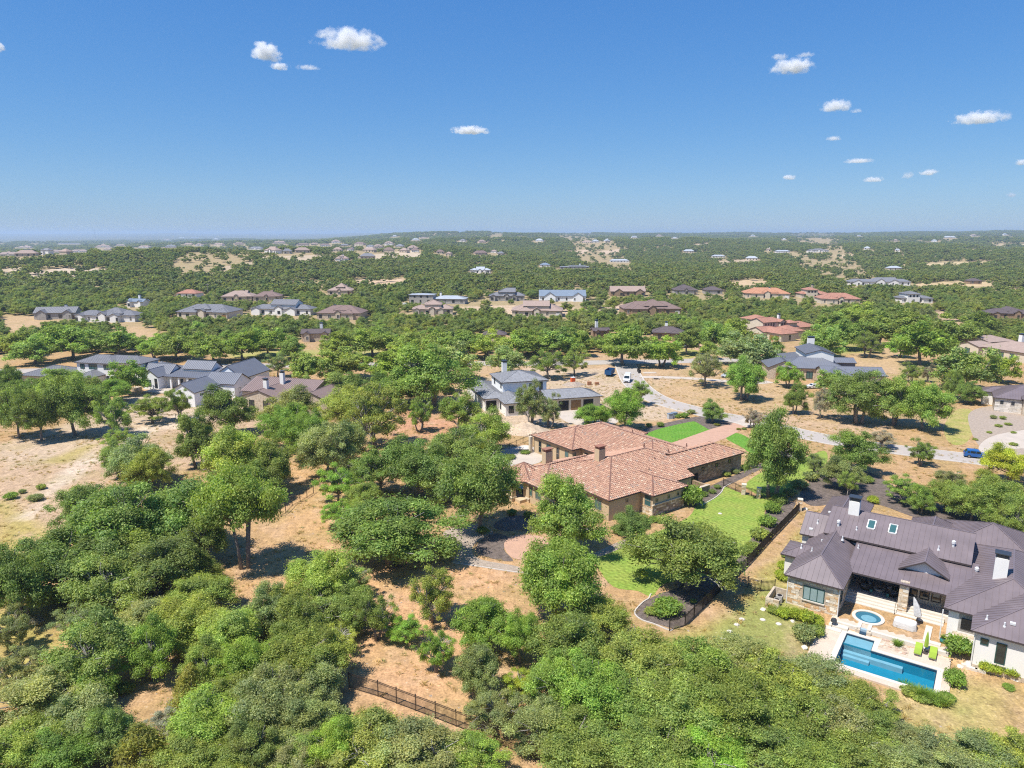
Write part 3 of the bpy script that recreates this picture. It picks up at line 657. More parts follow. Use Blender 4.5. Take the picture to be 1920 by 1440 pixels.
    def vents(s, L, m='metal_vent'):
        for (u, v, zz, k) in L:
            mb = MB()
            if k == 'pipe': mb.lathe([(.09, -.25), (.09, .45), (.05, .47)], 8); mb.lathe([(.2, -.2), (.12, .06), (.1, .07)], 8)
            elif k == 'turbine': mb.lathe([(.16, -.25), (.16, .25), (.24, .3), (.24, .6), (.1, .72)], 10)
            else: mb.box(-.25, -.2, -.05, .25, .2, .18)
            mb.build('roof_vent', MT[m], s.root, (u, v, zz))
PAL_LIME = [(.66, .55, .40), (.72, .63, .50), (.58, .44, .28), (.62, .50, .36), (.74, .68, .57), (.55, .36, .19), (.68, .58, .45)]
PAL_BROWN = [(.36, .28, .19), (.42, .33, .23), (.30, .22, .14), (.45, .37, .27), (.34, .26, .19)]
# ---------------------------------------------------------------- A: tile roofed house in the middle
A = House('tile_roof_house', at(920 + 1420 / 6.4, 780 + 1020 / 6.4, 3.8) * 1.0, R(36), 'sprawling tan stucco house with weathered clay tile roof in the middle')
A.root.location.z = 0
E0 = 3.8
def tri_s1():
    s = .3; z = E0; zr = E0 + 3.0
    g = lambda u, v: (u, v, z + s * min(v, 20 - v, u, 28.5 - u))
    return [[(0, 0, z), (21, 0, z), g(21, 7.5), (18.5, 10, zr), (10, 10, zr)], [(28.5, 20, z), (0, 20, z), (10, 10, zr), (18.5, 10, zr)], [(0, 20, z), (0, 0, z), (10, 10, zr)], [g(21, 7.5), (28.5, 7.5, z), (28.5, 20, z), (18.5, 10, zr)]]
roof_part(A, tri_s1(), 'tile', 'tile_base', seed=2)
A.wall(.5, .5, 20.6, 19.5, -.5, E0, 'stucco_tan'); mb = MB(); mb.poly([(20.95, .2, E0 - .15), (20.95, 7.5, E0 - .15), (20.95, 7.5, E0 + 2.1), (20.95, .2, E0)]); mb.build('gable_wall', MT['stucco_tan'], A.root)
for k_, (r_, sl, ax, en, wm) in enumerate([((7.3, -2.8, 16, 7.2), .33, 'v', 'hg', 'stucco_tan'), ((-5.5, 9.8, 9, 21.4), .345, 'u', 'hg', None), ((13.2, 24.4, 27, 38), .325, 'u', 'hh', 'stucco_tan'),
                               ((15.6, 4.8, 33, 37), .335, 'v', 'hh', 'stucco_tan'), ((28.0, 24.2, 34.6, 31), .36, 'u', 'gh', 'stucco_tan'), ((22, 3.3, 40, 12.2), .36, 'u', 'gh', 'brick_brown')]):
    A.wing(*r_, E0 - .004 * k_, sl, 'tile_base', wm, 'tile', ax, en, seed=10 + k_)
# octagonal porch roof at the end of the living wing
oc, orr, oz = (-3.2, 18.6), 4.5, 6.0
pts = [(oc[0] + orr * math.cos(R(22.5 + 45 * k)), oc[1] + orr * math.sin(R(22.5 + 45 * k)), E0 + .012) for k in range(8)]
roof_part(A, [[pts[k], pts[(k + 1) % 8], (oc[0], oc[1], oz)] for k in range(8)], 'tile', 'tile_base', seed=31)
# porch columns with arches, raised floor, living room behind
A.box('porch_floor', 'stucco_tan', -6.6, 15.2, -.5, -.2, 22, .55)
for k in (3, 4, 5, 6):
    p = pts[k]; q = (oc[0] + (p[0] - oc[0]) * .86, oc[1] + (p[1] - oc[1]) * .86)
    mb = MB(); mb.box(q[0] - .42, q[1] - .42, -.5, q[0] + .42, q[1] + .42, E0 - .18); o_ = mb.build('porch_column', MT['stucco_tan'], A.root)
    mb = MB(); mb.box(q[0] - .52, q[1] - .52, .56, q[0] + .52, q[1] + .52, .85); mb.build('column_base', MT['stucco_cream'], o_)
A.wall(-4.9, 10.4, 8.5, 16.5, -.5, E0 - .02, 'stucco_tan')
A.wall(-1.2, 16.5, 6, 20.8, -.5, E0 - .02, 'stucco_tan')
A.box('porch_sofa', 'glass', -4.0, 17.2, .55, -3.2, 20.2, 1.3)
A.win('L', -1.2, 18.6, .7, 3.2, 2.6, 'frame_tan', 'glass', 2)
A.win('L', -4.9, 12.2, 1.3, 1.6, 1.7, 'frame_tan', 'glass_teal', 2); A.win('L', -4.9, 14.6, 1.3, 1.6, 1.7, 'frame_tan', 'glass_teal', 2)
A.win('F', 10.4, -2.6, 1.2, 1.6, 1.8, 'frame_tan', 'glass_teal', 2)
A.win('L', .5, 3.0, 1.2, 1.7, 1.9, 'frame_tan', 'glass_teal', 2); A.win('L', .5, 6.4, 1.2, 1.7, 1.9, 'frame_tan', 'glass_teal', 2)
A.win('F', .5, 4.6, 2.35, .62, .62, 'frame_tan', 'glass'); A.win('L', 7.8, -1.2, 1.5, 1.5, 2.0, 'frame_tan', 'glass_teal', 1, 2)
for c_ in (8.7, 11.6, 13.9): A.win('F', -2.3, c_, 2.35, .62, .62, 'frame_tan', 'glass')
A.stones('F', -2.3, 7.75, 15.55, -.4, 1.9, PAL_BROWN + PAL_LIME[:2], 5); A.stones('L', 7.8, -2.3, .4, -.4, 1.5, PAL_LIME, 6)
A.box('wall_ledge', 'stucco_cream', 7.55, -2.55, 1.9, 15.6, -2.25, 2.05)
A.stones('F', 3.8, 22.6, 39.4, -.4, 3.55, PAL_BROWN, 7, holes=[(27.5, 28.3, 2.2, 3.0), (31.5, 32.3, 2.2, 3.0), (35.4, 36.2, 2.2, 3.0), (25.4, 26.6, -.5, 2.1)])
for c_ in (27.9, 31.9, 35.8): A.win('F', 3.8, c_, 2.25, .7, .7, 'frame_dark', 'glass')
A.box('side_door', 'dark', 25.45, 3.72, 0, 26.55, 3.79, 2.1)
# courtyard side of the north wing
for c_, w_, m_ in ((14.2, .9, 'glass_teal'),): A.win('F', 24.9, c_, .5, w_, 2.4, 'frame_tan', m_)
for c_, w_, g_ in ((26.6, 1.2, 'glass_teal'), (29.4, 1.0, 'glass'), (32.4, 1.6, 'glass_teal'), (35.3, 1.0, 'glass')): A.win('L', 13.7, c_, .4, w_, 2.6, 'frame_tan', g_, 1, 2)
A.win('L', 16.1, 21.0, .4, 1.6, 2.7, 'frame_tan', 'glass_teal', 2); A.win('L', 16.1, 23.4, .4, .9, 2.5, 'frame_dark', 'glass')
for v_ in (37.6,): A.box('porch_post', 'stucco_cream', 12.6, v_ - .3, -.3, 13.2, v_ + .3, 3.6)
A.chimney(8.3, 11.2, 4.5, 8.3, 1.5, 1.2, 'stucco_tan', 'tile_base'); A.chimney(1.6, 17.9, 3.0, 7.3, 1.6, 1.1, 'stucco_tan', 'tile_base')
A.vents([(21, 12.5, 6.35, 'pipe'), (24, 9.0, 5.45, 'pipe'), (29.5, 9.3, 5.6, 'pipe'), (17.5, 6.5, 5.8, 'pipe'), (13.6, 4.2, 5.1, 'pipe'), (25.5, 20, 6.5, 'pipe'), (31.5, 6.4, 4.95, 'pipe')], 'tile_cap')
# low stone courtyard wall by the garage
ob = A.root
def world(Hs, u, v, z=0):
    a = Hs.root.rotation_euler.z; l = Hs.root.location
    return Vector((l.x + u * math.cos(a) - v * math.sin(a), l.y + u * math.sin(a) + v * math.cos(a), z + l.z))
cw_ = House('courtyard_wall', world(A, 0, 0), R(36), 'low stone wall enclosing the service yard beside the garage', 'wall')
cw_.box('wall', 'brick_brown', 21.2, -.4, -.3, 24.3, .05, 1.3); cw_.box('wall', 'brick_brown', 24.3, -.4, -.3, 24.75, 3.2, 1.3); cw_.box('coping', 'stone_pale', 21.2, -.5, 1.3, 24.85, .12, 1.42)
cw_.stones('F', -.4, 21.2, 24.75, -.2, 1.28, PAL_BROWN, 9); 
# ---------------------------------------------------------------- B: pool house with purple brown metal roof
B = House('metal_roof_house', (BO.x, BO.y, 0), BA, 'limestone house with purple brown standing seam roof around the pool patio')
Z0 = 4.0; RM = 'metal_brown'
B.wing(0, 0, 6.9, 14, Z0, .64, RM, None, 'panel', 'v', 'hg', sp=.62)
B.wing(-2.0, 5.9, 4.5, 10.9, Z0 - .01, .42, RM, 'stucco_white', 'panel', 'u', 'hg', sp=.62)
B.wing(-1.3, 13.0, 4, 19.6, 4.5, .69, RM, 'stucco_white', 'panel', 'u', 'gg', sp=.62)
B.wing(2.0, 12.0, 19.2, 21.8, 5.8, .49, RM, 'stucco_white', 'panel', 'u', 'gg', sp=.62, oh=.9)
low = [[(6.2, 5.6, Z0 - .006), (20, 5.6, Z0 - .006), (20, 13.2, 5.65), (6.2, 13.2, 5.65)]]
roof_part(B, low, 'panel', RM, sp=.62)
roof_part(B, [[(11.7, 8.2, 4.85), (14.45, 8.2, 6.45), (14.45, 14, 6.45), (11.7, 14, 4.85)][::1], [(14.45, 8.2, 6.45), (17.2, 8.2, 4.85), (17.2, 14, 4.85), (14.45, 14, 6.45)]], 'panel', RM, sp=.62)
mb = MB(); mb.poly([(12.1, 8.9, 4.7), (16.8, 8.9, 4.7), (14.45, 8.9, 6.15)]); mb.poly([(12.1, 8.9, 4.4), (16.8, 8.9, 4.4), (16.8, 8.9, 4.7), (12.1, 8.9, 4.7)]); mb.build('gable_wall', MT['stucco_white'], B.root)
B.wing(17.2, 2.1, 29.6, 24, Z0 - .015, .45, RM, 'stucco_white', 'panel', 'v', 'hh', sp=.62)
B.wing(20.0, -1.7, 29.0, 8, Z0 - .022, .45, RM, 'stucco_white', 'panel', 'v', 'hg', sp=.62, base=-1.2)
B.wing(-.8, 19, 5.4, 32.6, Z0 - .03, .58, RM, 'stucco_white', 'seam', 'v', 'gh', sp=.6)
B.wing(11, 19, 17.2, 30.2, Z0 - .035, .62, RM, 'stucco_white', 'seam', 'v', 'gh', sp=.6)
B.wing(15.0, 20, 27, 32, Z0 - .04, .5, RM, 'stucco_white', 'seam', 'v', 'hh', sp=.6)
B.wall(.5, .5, 6.4, 12.5, -1.2, Z0 + .1, 'stone_pale')
W1 = (2.25, 4.85, 1.15, 3.05)
B.stones('F', .5, .5, 6.4, -.9, 3.98, PAL_LIME, 21, holes=[W1]); B.stones('R', 6.4, .5, 6.0, -.6, 3.98, [tuple(c * .8 for c in p) for p in PAL_LIME], 22, holes=[(1.6, 2.9, 1.1, 3.1)])  # right face stones darkened: shade of that side put into their colour
B.win('F', .5, 3.55, 1.2, 2.5, 1.8, 'frame_green', 'glass_pale', 3); B.win('R', 6.4, 2.25, 1.2, 1.2, 1.8, 'frame_green', 'glass')
B.box('window_sill', 'limestone', 2.2, .3, 1.05, 4.9, .55, 1.19)
for (u_, v_) in ((.42, .42), (6.45, .42)): B.box('downpipe', 'trim_white', u_ - .05, v_ - .05, -.6, u_ + .05, v_ + .05, 3.7)
# porch: floor, steps, back wall, pillars
B.box('porch_floor', 'stone_grey', 6.4, 7.3, -.3, 12.3, 12.6, .8); B.box('porch_floor', 'limestone', 12.3, 6.6, -.3, 18.4, 12.6, .802)
for i in range(4): B.box('step', 'limestone', 6.41, 7.3 - .5 * (i + 1), -.1, 17.3, 7.3 - .5 * i + (.0 if i else .0), .8 - .2 * (i + 1) + .1)
B.box('wall', 'stone_grey', 6.4, 11.6, .8, 12.6, 12.4, 5.0); B.box('wall', 'stucco_cream', 12.6, 8.6, .8, 18.2, 9.0, 4.35); B.box('side_wall', 'stone_grey', 12.6, 9.0, .8, 12.9, 12, 4.6)
for c_ in (13.55, 14.85, 16.1): B.win('F', 8.6, c_, 1.35, 1.05, 2.1, 'frame_dark', 'glass')
B.box('door', 'frame_tan', 16.75, 8.53, .8, 17.7, 8.59, 3.1)
B.box('pillar', 'stone_pale', 12.3, 5.9, -.2, 13.3, 6.9, 4.2); B.stones('F', 5.9, 12.3, 13.3, -.1, 4.05, PAL_LIME, 23); B.stones('L', 12.3, 5.9, 6.9, .8, 4.05, PAL_LIME, 24)
B.box('beam', 'frame_tan', 6.5, 6.3, 3.7, 17.4, 6.6, 3.95)
# outdoor fireplace recess and stone piers at the corner of the right wing
B.box('pier', 'stone_pale', 17.7, 3.3, -.7, 18.7, 4.4, 3.9); B.stones('F', 3.3, 17.7, 18.7, -.6, 3.85, PAL_LIME, 25)
B.box('fireplace', 'stone_grey', 18.75, 2.55, 1.5, 20.4, 2.6, 3.7); B.box('firebox', 'dark', 19.0, 2.46, 1.8, 20.2, 2.54, 3.1); B.box('hearth', 'stone_pale', 18.3, .6, -.9, 20.45, 2.5, 1.25); B.stones('F', .6, 18.3, 20.45, -.9, 1.22, PAL_LIME, 26)
B.box('mantel', 'limestone', 18.2, .5, 1.25, 20.45, 1.2, 1.4)
B.win('F', -1.2, 21.35, 2.45, .75, .75, 'frame_green', 'glass'); B.win('F', -1.2, 22.9, .7, .95, 2.45, 'frame_green', 'glass'); B.box('window_sill', 'limestone', 22.3, -1.4, .58, 23.5, -1.15, .7)
B.box('plinth', 'stone_pale', 20.45, -1.26, -1.1, 28.5, -1.15, -.1)
for (u_, v_) in ((17.15, 2.15), (20.42, -1.3)): B.box('downpipe', 'trim_white', u_ - .06, v_ - .06, -.6, u_ + .06, v_ + .06, 3.7)
B.chimney(4.9, 16.4, 6.8, 9.7, 1.35, 1.1, 'stucco_white'); B.chimney(22.1, 9.4, 5.4, 8.7, 1.35, 1.1, 'stucco_white')
for u_ in (7.4, 10.0):      # skylights on the upper slope
    v0, v1 = 14.2, 15.6; zf = lambda v: 5.8 + .49 * (v - 12.0)
    mb = MB(); a, b, c, d = [Vector(q) for q in ((u_ - .45, v0, zf(v0)), (u_ + .45, v0, zf(v0)), (u_ + .45, v1, zf(v1)), (u_ - .45, v1, zf(v1)))]
    n = Vector((0, -.44, .9)) * .16
    for p, q in ((a, b), (b, c), (c, d), (d, a)): mb.bar(p + n * .6, q + n * .6, .14, .16)
    sk = mb.build('skylight', MT['trim_white'], B.root); mb = MB(); mb.poly([p + n * .8 for p in (a, b, c, d)]); mb.build('pane', MT['glass_teal'], sk)
zl = lambda v: Z0 + (v - 5.6) * .217
B.vents([(3.5, 13.6, 6.75, 'turbine'), (17.0, 14.2, 7.0, 'turbine'), (15.5, 13.2, 6.5, 'pipe'), (.6, 14.9, 5.9, 'pipe'), (.2, 7.6, 4.8, 'pipe'), (2.3, 9.6, 5.3, 'pipe'), (1.8, 6.3, 5.2, 'pipe'), (4.6, 10.9, 5.9, 'pipe'), (6.6, 10.9, zl(10.9), 'pipe'), (5.8, 13.6, 6.6, 'pipe'), (19.8, 11.6, 5.2, 'turbine'), (21.3, .6, 4.65, 'pipe'), (22.9, -.2, 4.7, 'pipe'), (23.6, .3, 4.95, 'box'), (.0, 13.9, 5.1, 'box'), (.9, 22, 5.1, 'box')])
# dark strip over the white wall: painted shade below the upper eave
B.box('clerestory', 'dark', 3.0, 12.75, 5.0, 18.6, 12.85, 6.0)
# ---------------------------------------------------------------- C: white two storey house under construction
C = House('white_two_storey_house', (-2.84, 186.02, 0), R(16), 'white two storey house with slate grey hip roof on the building lot')
RC = 'shingle_grey'
C.wing(0, 0, 13.4, 13, 7.0, .28, RC, 'board_white', 'seam', 'u', sp=.9)
C.wing(-5.6, -2.8, 2, 19.5, 3.5, .30, RC, 'stucco_white', 'seam', 'v', sp=.9); C.wing(-1.8, -9.5, 5.5, 2, 3.48, .32, RC, 'stucco_white', 'seam', 'v', 'hg', sp=.9)
C.wing(10, -7.8, 26, 1.2, 3.47, .36, RC, 'stucco_cream', 'seam', 'u', 'gh', sp=.9)
C.win('F', .5, 11.3, 4.0, 1.2, 2.6, 'trim_white', 'glass'); C.win('F', .5, 8.3, 4.9, .7, 1.3, 'frame_dark', 'glass'); C.win('L', .5, 2.2, 5.0, 1.0, 1.4, 'frame_dark', 'glass', 1); C.win('L', .5, 9.0, 4.9, 1.2, 1.6, 'frame_dark', 'glass')
for c_ in (15.1, 18.6, 22.1): C.box('garage_opening', 'dark' if c_ != 18.6 else 'wood_door', c_ - 1.4, -7.36, 0, c_ + 1.4, -7.28, 2.7)
C.win('L', -1.3, -4, .8, 1.4, 1.9, 'frame_dark', 'glass', 2); C.win('F', -9.0, .2, .8, 1.4, 1.9, 'frame_dark', 'glass', 2)
C.box('patio_opening', 'dark', -4.8, -2.37, .2, -2.0, -2.28, 2.8); C.chimney(3.6, 10.2, 7.5, 10.6, 1.3, 1.1, 'stucco_white')
# ---------------------------------------------------------------- D: white gabled farmhouse group
D = House('white_gabled_house', (-85.55, 186.62, 0), R(-13), 'white farmhouse with several steep gables and dark grey metal roofs')
RD = 'metal_grey'
for (r_, z_, sl, ax, en) in [((-8.2, .2, 0, 11.5), 4.0, .58, 'v', 'gg'), ((-30.6, 16.4, -24.4, 24), 4.0, .72, 'v', 'gg'), ((-34.2, 20.0, -23.5, 27.5), 4.1, .7, 'u', 'gg'), ((-21.2, 23, -11, 29), 5.6, .72, 'u', 'gg'),
                             ((-7.8, 18.6, 2.8, 33), 4.5, .66, 'v', 'gg'), ((-6, 12.2, 4, 20.6), 4.02, .6, 'u', 'gg'), ((0, 4.5, 3.2, 8.2), 3.6, .55, 'u', 'gg')]:
    D.wing(*r_, z_, sl, RD, 'board_white', 'seam', ax, en, oh=.35, sp=.6)
roof_part(D, [[(-25, 18.6, 3.9), (-8, 18.6, 3.9), (-8, 27, 5.6), (-25, 27, 5.6)]], 'seam', RD, sp=.6); D.wall(-24.5, 21.5, -8, 26.5, -.6, 4.3, 'board_white')
for u_ in (-22.3, -19.5, -16.5, -13.5): D.box('porch_post', 'board_white', u_ - .25, 18.9, -.3, u_ + .25, 19.4, 3.75)
for c_ in (-20.8, -17.8, -14.8, -11.8): D.win('F', 21.5, c_, .1, 1.7, 2.6, 'frame_dark', 'glass', 2)
D.win('F', .5, -3.3, 1.0, 1.7, 1.5, 'frame_dark', 'glass', 2); D.win('F', 16.7, -28.3, 1.0, 2.0, 2.0, 'frame_dark', 'glass_teal', 2); D.win('F', 16.7, -25.6, .6, .9, 2.9, 'frame_dark', 'glass')
for c_ in (3.2, 4.0, 4.8): D.win('R', -.35, c_, 2.6, .6, .5, 'frame_dark', 'glass')
D.win('R', 3.65, 15, 1.0, .9, 1.6, 'frame_dark', 'glass'); D.win('R', 3.65, 18, .6, 1.1, 2.2, 'frame_dark', 'glass')
D.box('terrace', 'concrete', -27, 12.5, -.2, -12, 18.3, .35); D.box('terrace_wall', 'stone_pale', -31.5, 13.4, -.2, -29.5, 15.2, 1.2)
# ---------------------------------------------------------------- E: grey roofed two storey on the left
Eh = House('grey_roof_house', (-150.88, 216.92, 0), R(-12), 'grey roofed house with a two storey block at the left edge')
for (r_, z_, sl, ax, en) in [((0, -3, 16, 10), 3.5, .33, 'u', 'hh'), ((-2, 3, 6, 13), 3.3, .33, 'v', 'hh'), ((14.7, 3.2, 28.5, 12.5), 7.0, .4, 'u', 'hh'), ((24, 5, 37, 14), 6.98, .36, 'u', 'gh'), ((18.6, -1.6, 25.2, 6), 3.48, .42, 'v', 'hg'), ((34, 8, 42, 18), 4.2, .45, 'u', 'hh')]:
    Eh.wing(*r_, z_, sl, 'metal_slate', 'stucco_white' if z_ > 4.5 or r_[0] > 17 else 'stucco_cream', 'seam', ax, en, sp=.6)
for c_, w_, n_ in ((17.2, 1.6, 2), (21.0, 3.0, 3), (26.2, 2.8, 4)): Eh.win('F', 3.7, c_, 5.0, w_, 1.5, 'frame_dark', 'glass_teal', n_)
for c_ in (7.2, 9, 10.6): Eh.win('R', 28.0, c_, 5.6, .5, .7, 'frame_dark', 'glass')
for c_ in (19.9, 21.9, 23.9): Eh.win('F', -1.1, c_, .5, 1.4, 2.4, 'frame_dark', 'glass')
for c_ in (26.0, 27.6): Eh.win('F', 3.7, c_, .6, 1.2, 2.6, 'trim_white', 'glass', 1, 2)
for c_ in (5, 9, 12.5): Eh.win('F', -2.5, c_, .7, 1.6, 1.9, 'frame_dark', 'glass', 2)
Eh.win('F', 5.5, 34.2, 4.6, 2.2, 1.5, 'frame_dark', 'glass', 2)
# ---------------------------------------------------------------- F: brown metal roofed house right of the farmhouse
Fh = House('taupe_roof_house', (-74.2, 190.4, 0), R(-16), 'stone house with taupe metal roof and two white chimneys')
for (r_, z_, sl, ax, en) in [((0, -.6, 21.5, 15), 4.0, .33, 'u', 'gg'), ((4, -6, 15, 8), 3.98, .33, 'v', 'gg'), ((20, -6, 30, 9), 4.2, .4, 'v', 'gg'), ((14, -9, 23, 3), 3.97, .36, 'v', 'hg')]:
    Fh.wing(*r_, z_, sl, 'metal_taupe', 'stone_pale', 'seam', ax, en, sp=.6)
Fh.chimney(9.7, -2.5, 4.4, 7.8); Fh.chimney(10.3, 4.2, 5, 8.6); Fh.win('L', .3, 3.5, .8, 1.5, 2.2, 'frame_dark', 'glass'); Fh.win('F', -5.7, 7.2, .8, 1.6, 2.2, 'frame_dark', 'glass', 2); Fh.win('F', -5.7, 11.5, .8, 1.6, 2.2, 'frame_dark', 'glass', 2)
# ---------------------------------------------------------------- G: grey roofed stone house on the right
G = House('clerestory_house', (82.26, 224.57, 0), R(-8), 'stone house with dark grey roofs and raised clerestory on the right')
for (r_, z_, sl, ax, en, wm) in [((0, 0, 9.8, 12.5), 4.0, .44, 'v', 'gh', 'stone_pale'), ((4, -.4, 24, 13), 4.02, .4, 'u', 'hh', 'stone_pale'), ((12.5, 5.5, 22, 20), 7.8, .3, 'v', 'gg', 'stucco_white'), ((8, 10, 26, 26), 4.3, .3, 'u', 'hh', 'stone_pale'),
                             ((14.5, -8, 33, .5), 4.01, .36, 'u', 'gg', 'stone_pale'), ((15.4, -12.6, 22.5, -3), 3.98, .42, 'v', 'hg', 'stone_pale'), ((22.5, 9.5, 30, 17), 4.4, .3, 'u', 'gg', 'metal_grey'), ((27, -10, 33, -2), 3.9, .4, 'v', 'hg', 'stone_pale')]:
    G.wing(*r_, z_, sl, 'metal_grey', wm, 'seam', ax, en, sp=.7)
G.chimney(18.4, 22.5, 5, 10.6, 2.2, 1.2, 'stucco_white'); G.win('F', .1, 12.9, .6, 2.0, 2.3, 'frame_dark', 'glass_teal', 2); G.box('garage_door', 'wood_door', 2.6, .22, 0, 4.6, .29, 2.8)
for c_ in (18, 21): G.win('F', -12.1, c_, 2.2, .7, 1.0, 'frame_dark', 'glass')
for c_ in (-11, -8): G.box('garage_door', 'wood_door', 15.8, c_ - 1.2, 0, 15.89, c_ + 1.2, 2.6)
G.box('retaining_wall', 'stone_pale', 31, 4, -.3, 31.6, 18, 1.6)
# ---------------------------------------------------------------- H, I, K: houses cut by the right edge
Hh = House('purple_roof_house', (126.9, 182.6, 0), R(-31), 'limestone house with purple brown roof cut by the right edge')
for (r_, z_, sl, ax, en, wm) in [((0, 0, 14, 16), 3.8, .34, 'u', 'hh', 'stone_pale'), ((6, -2, 22, 18), 4.4, .34, 'u', 'hh', 'stone_pale'), ((-2.5, 8, 6, 14), 3.7, .34, 'u', 'hg', 'stucco_white')]:
    Hh.wing(*r_, z_, sl, 'metal_brown', wm, 'seam', ax, en, sp=.6)
Hh.stones('F', .5, .5, 6.4, -.4, 3.6, [(.6, .56, .5), (.66, .61, .55), (.55, .5, .43)], 40, cw=(.6, 1.4), ch=(.3, .5))
for c_ in (2, 4.4): Hh.win('F', .42, c_, 2.2, .7, .8, 'frame_dark', 'glass')
Hh.win('F', -1.5, 8, .6, 1.6, 2.4, 'frame_dark', 'glass_teal')
Ih = House('taupe_grey_roof_house', (177.2, 268, 0), R(-70), 'cream house with taupe grey hip roofs near the right edge')
for (r_, z_, sl, ax, en, wm) in [((-9, 0, 1, 12), 3.8, .3, 'v', 'gh', 'stucco_cream'), ((-2, 2, 24, 18), 3.85, .32, 'u', 'hh', 'stucco_cream'), ((-16, 12, -4, 26), 4.3, .3, 'v', 'gh', 'stucco_cream')]:
    Ih.wing(*r_, z_, sl, 'shingle_tan', wm, 'plain', ax, en)
for c_ in (4, 8, 12): Ih.win('F', 2.5, c_, .6, 1.7, 2.2, 'frame_dark', 'glass_teal', 2)
Ih.win('F', .3, -4, .7, 2.2, 2.1, 'frame_dark', 'glass_teal', 2); Ih.chimney(8, 12, 5, 8.8, 1.3, 1.3)
Jh = House('red_tile_villa', (114.24, 321.66, 0), R(25), 'cream two storey villa with red clay tile roofs beyond the clerestory house')
for (r_, z_, sl, ax, en) in [((0, 0, 14, 9.5), 6.4, .36, 'u', 'gh'), ((4, 8, 14, 20), 6.38, .36, 'v', 'hh'), ((12.5, -3.5, 18, 2.5), 6.0, .36, None, 'hh'), ((-7.5, -8, 6, 2), 3.5, .36, 'u', 'gh'), ((-5.5, -16.5, 4.5, -4), 3.48, .36, 'v', 'hg'), ((14, -4, 30, 8), 3.7, .36, 'u', 'hh'), ((2, -12, 14, 0), 3.46, .36, 'u', 'hh'), ((9, -1.2, 13, 3), 6.41, .5, 'v', 'gg')]:
    Jh.wing(*r_, z_, sl, 'tile_red', 'stucco_cream', 'plain', ax, en)
for c_ in (2, 3.6, 5.2, 6.8): Jh.win('F', .5, c_, 4.3, .7, 1.5, 'frame_dark', 'glass')
for c_ in (10.4, 11.8): Jh.win('F', -.9, c_, 4.0, .8, 2.0, 'frame_dark', 'glass')
for c_ in (-13.5, -10.5): Jh.box('garage_door', 'wood_door', -5.09, c_ - 1.2, 0, -5.01, c_ + 1.2, 2.5)
Jh.box('garage_door', 'wood_door', -7.2 - .09, -6.6, 0, -7.21, -2, 2.5); Jh.win('F', -16, 0, .5, 1.0, 2.2, 'frame_dark', 'glass'); Jh.chimney(13, 4, 6, 9)
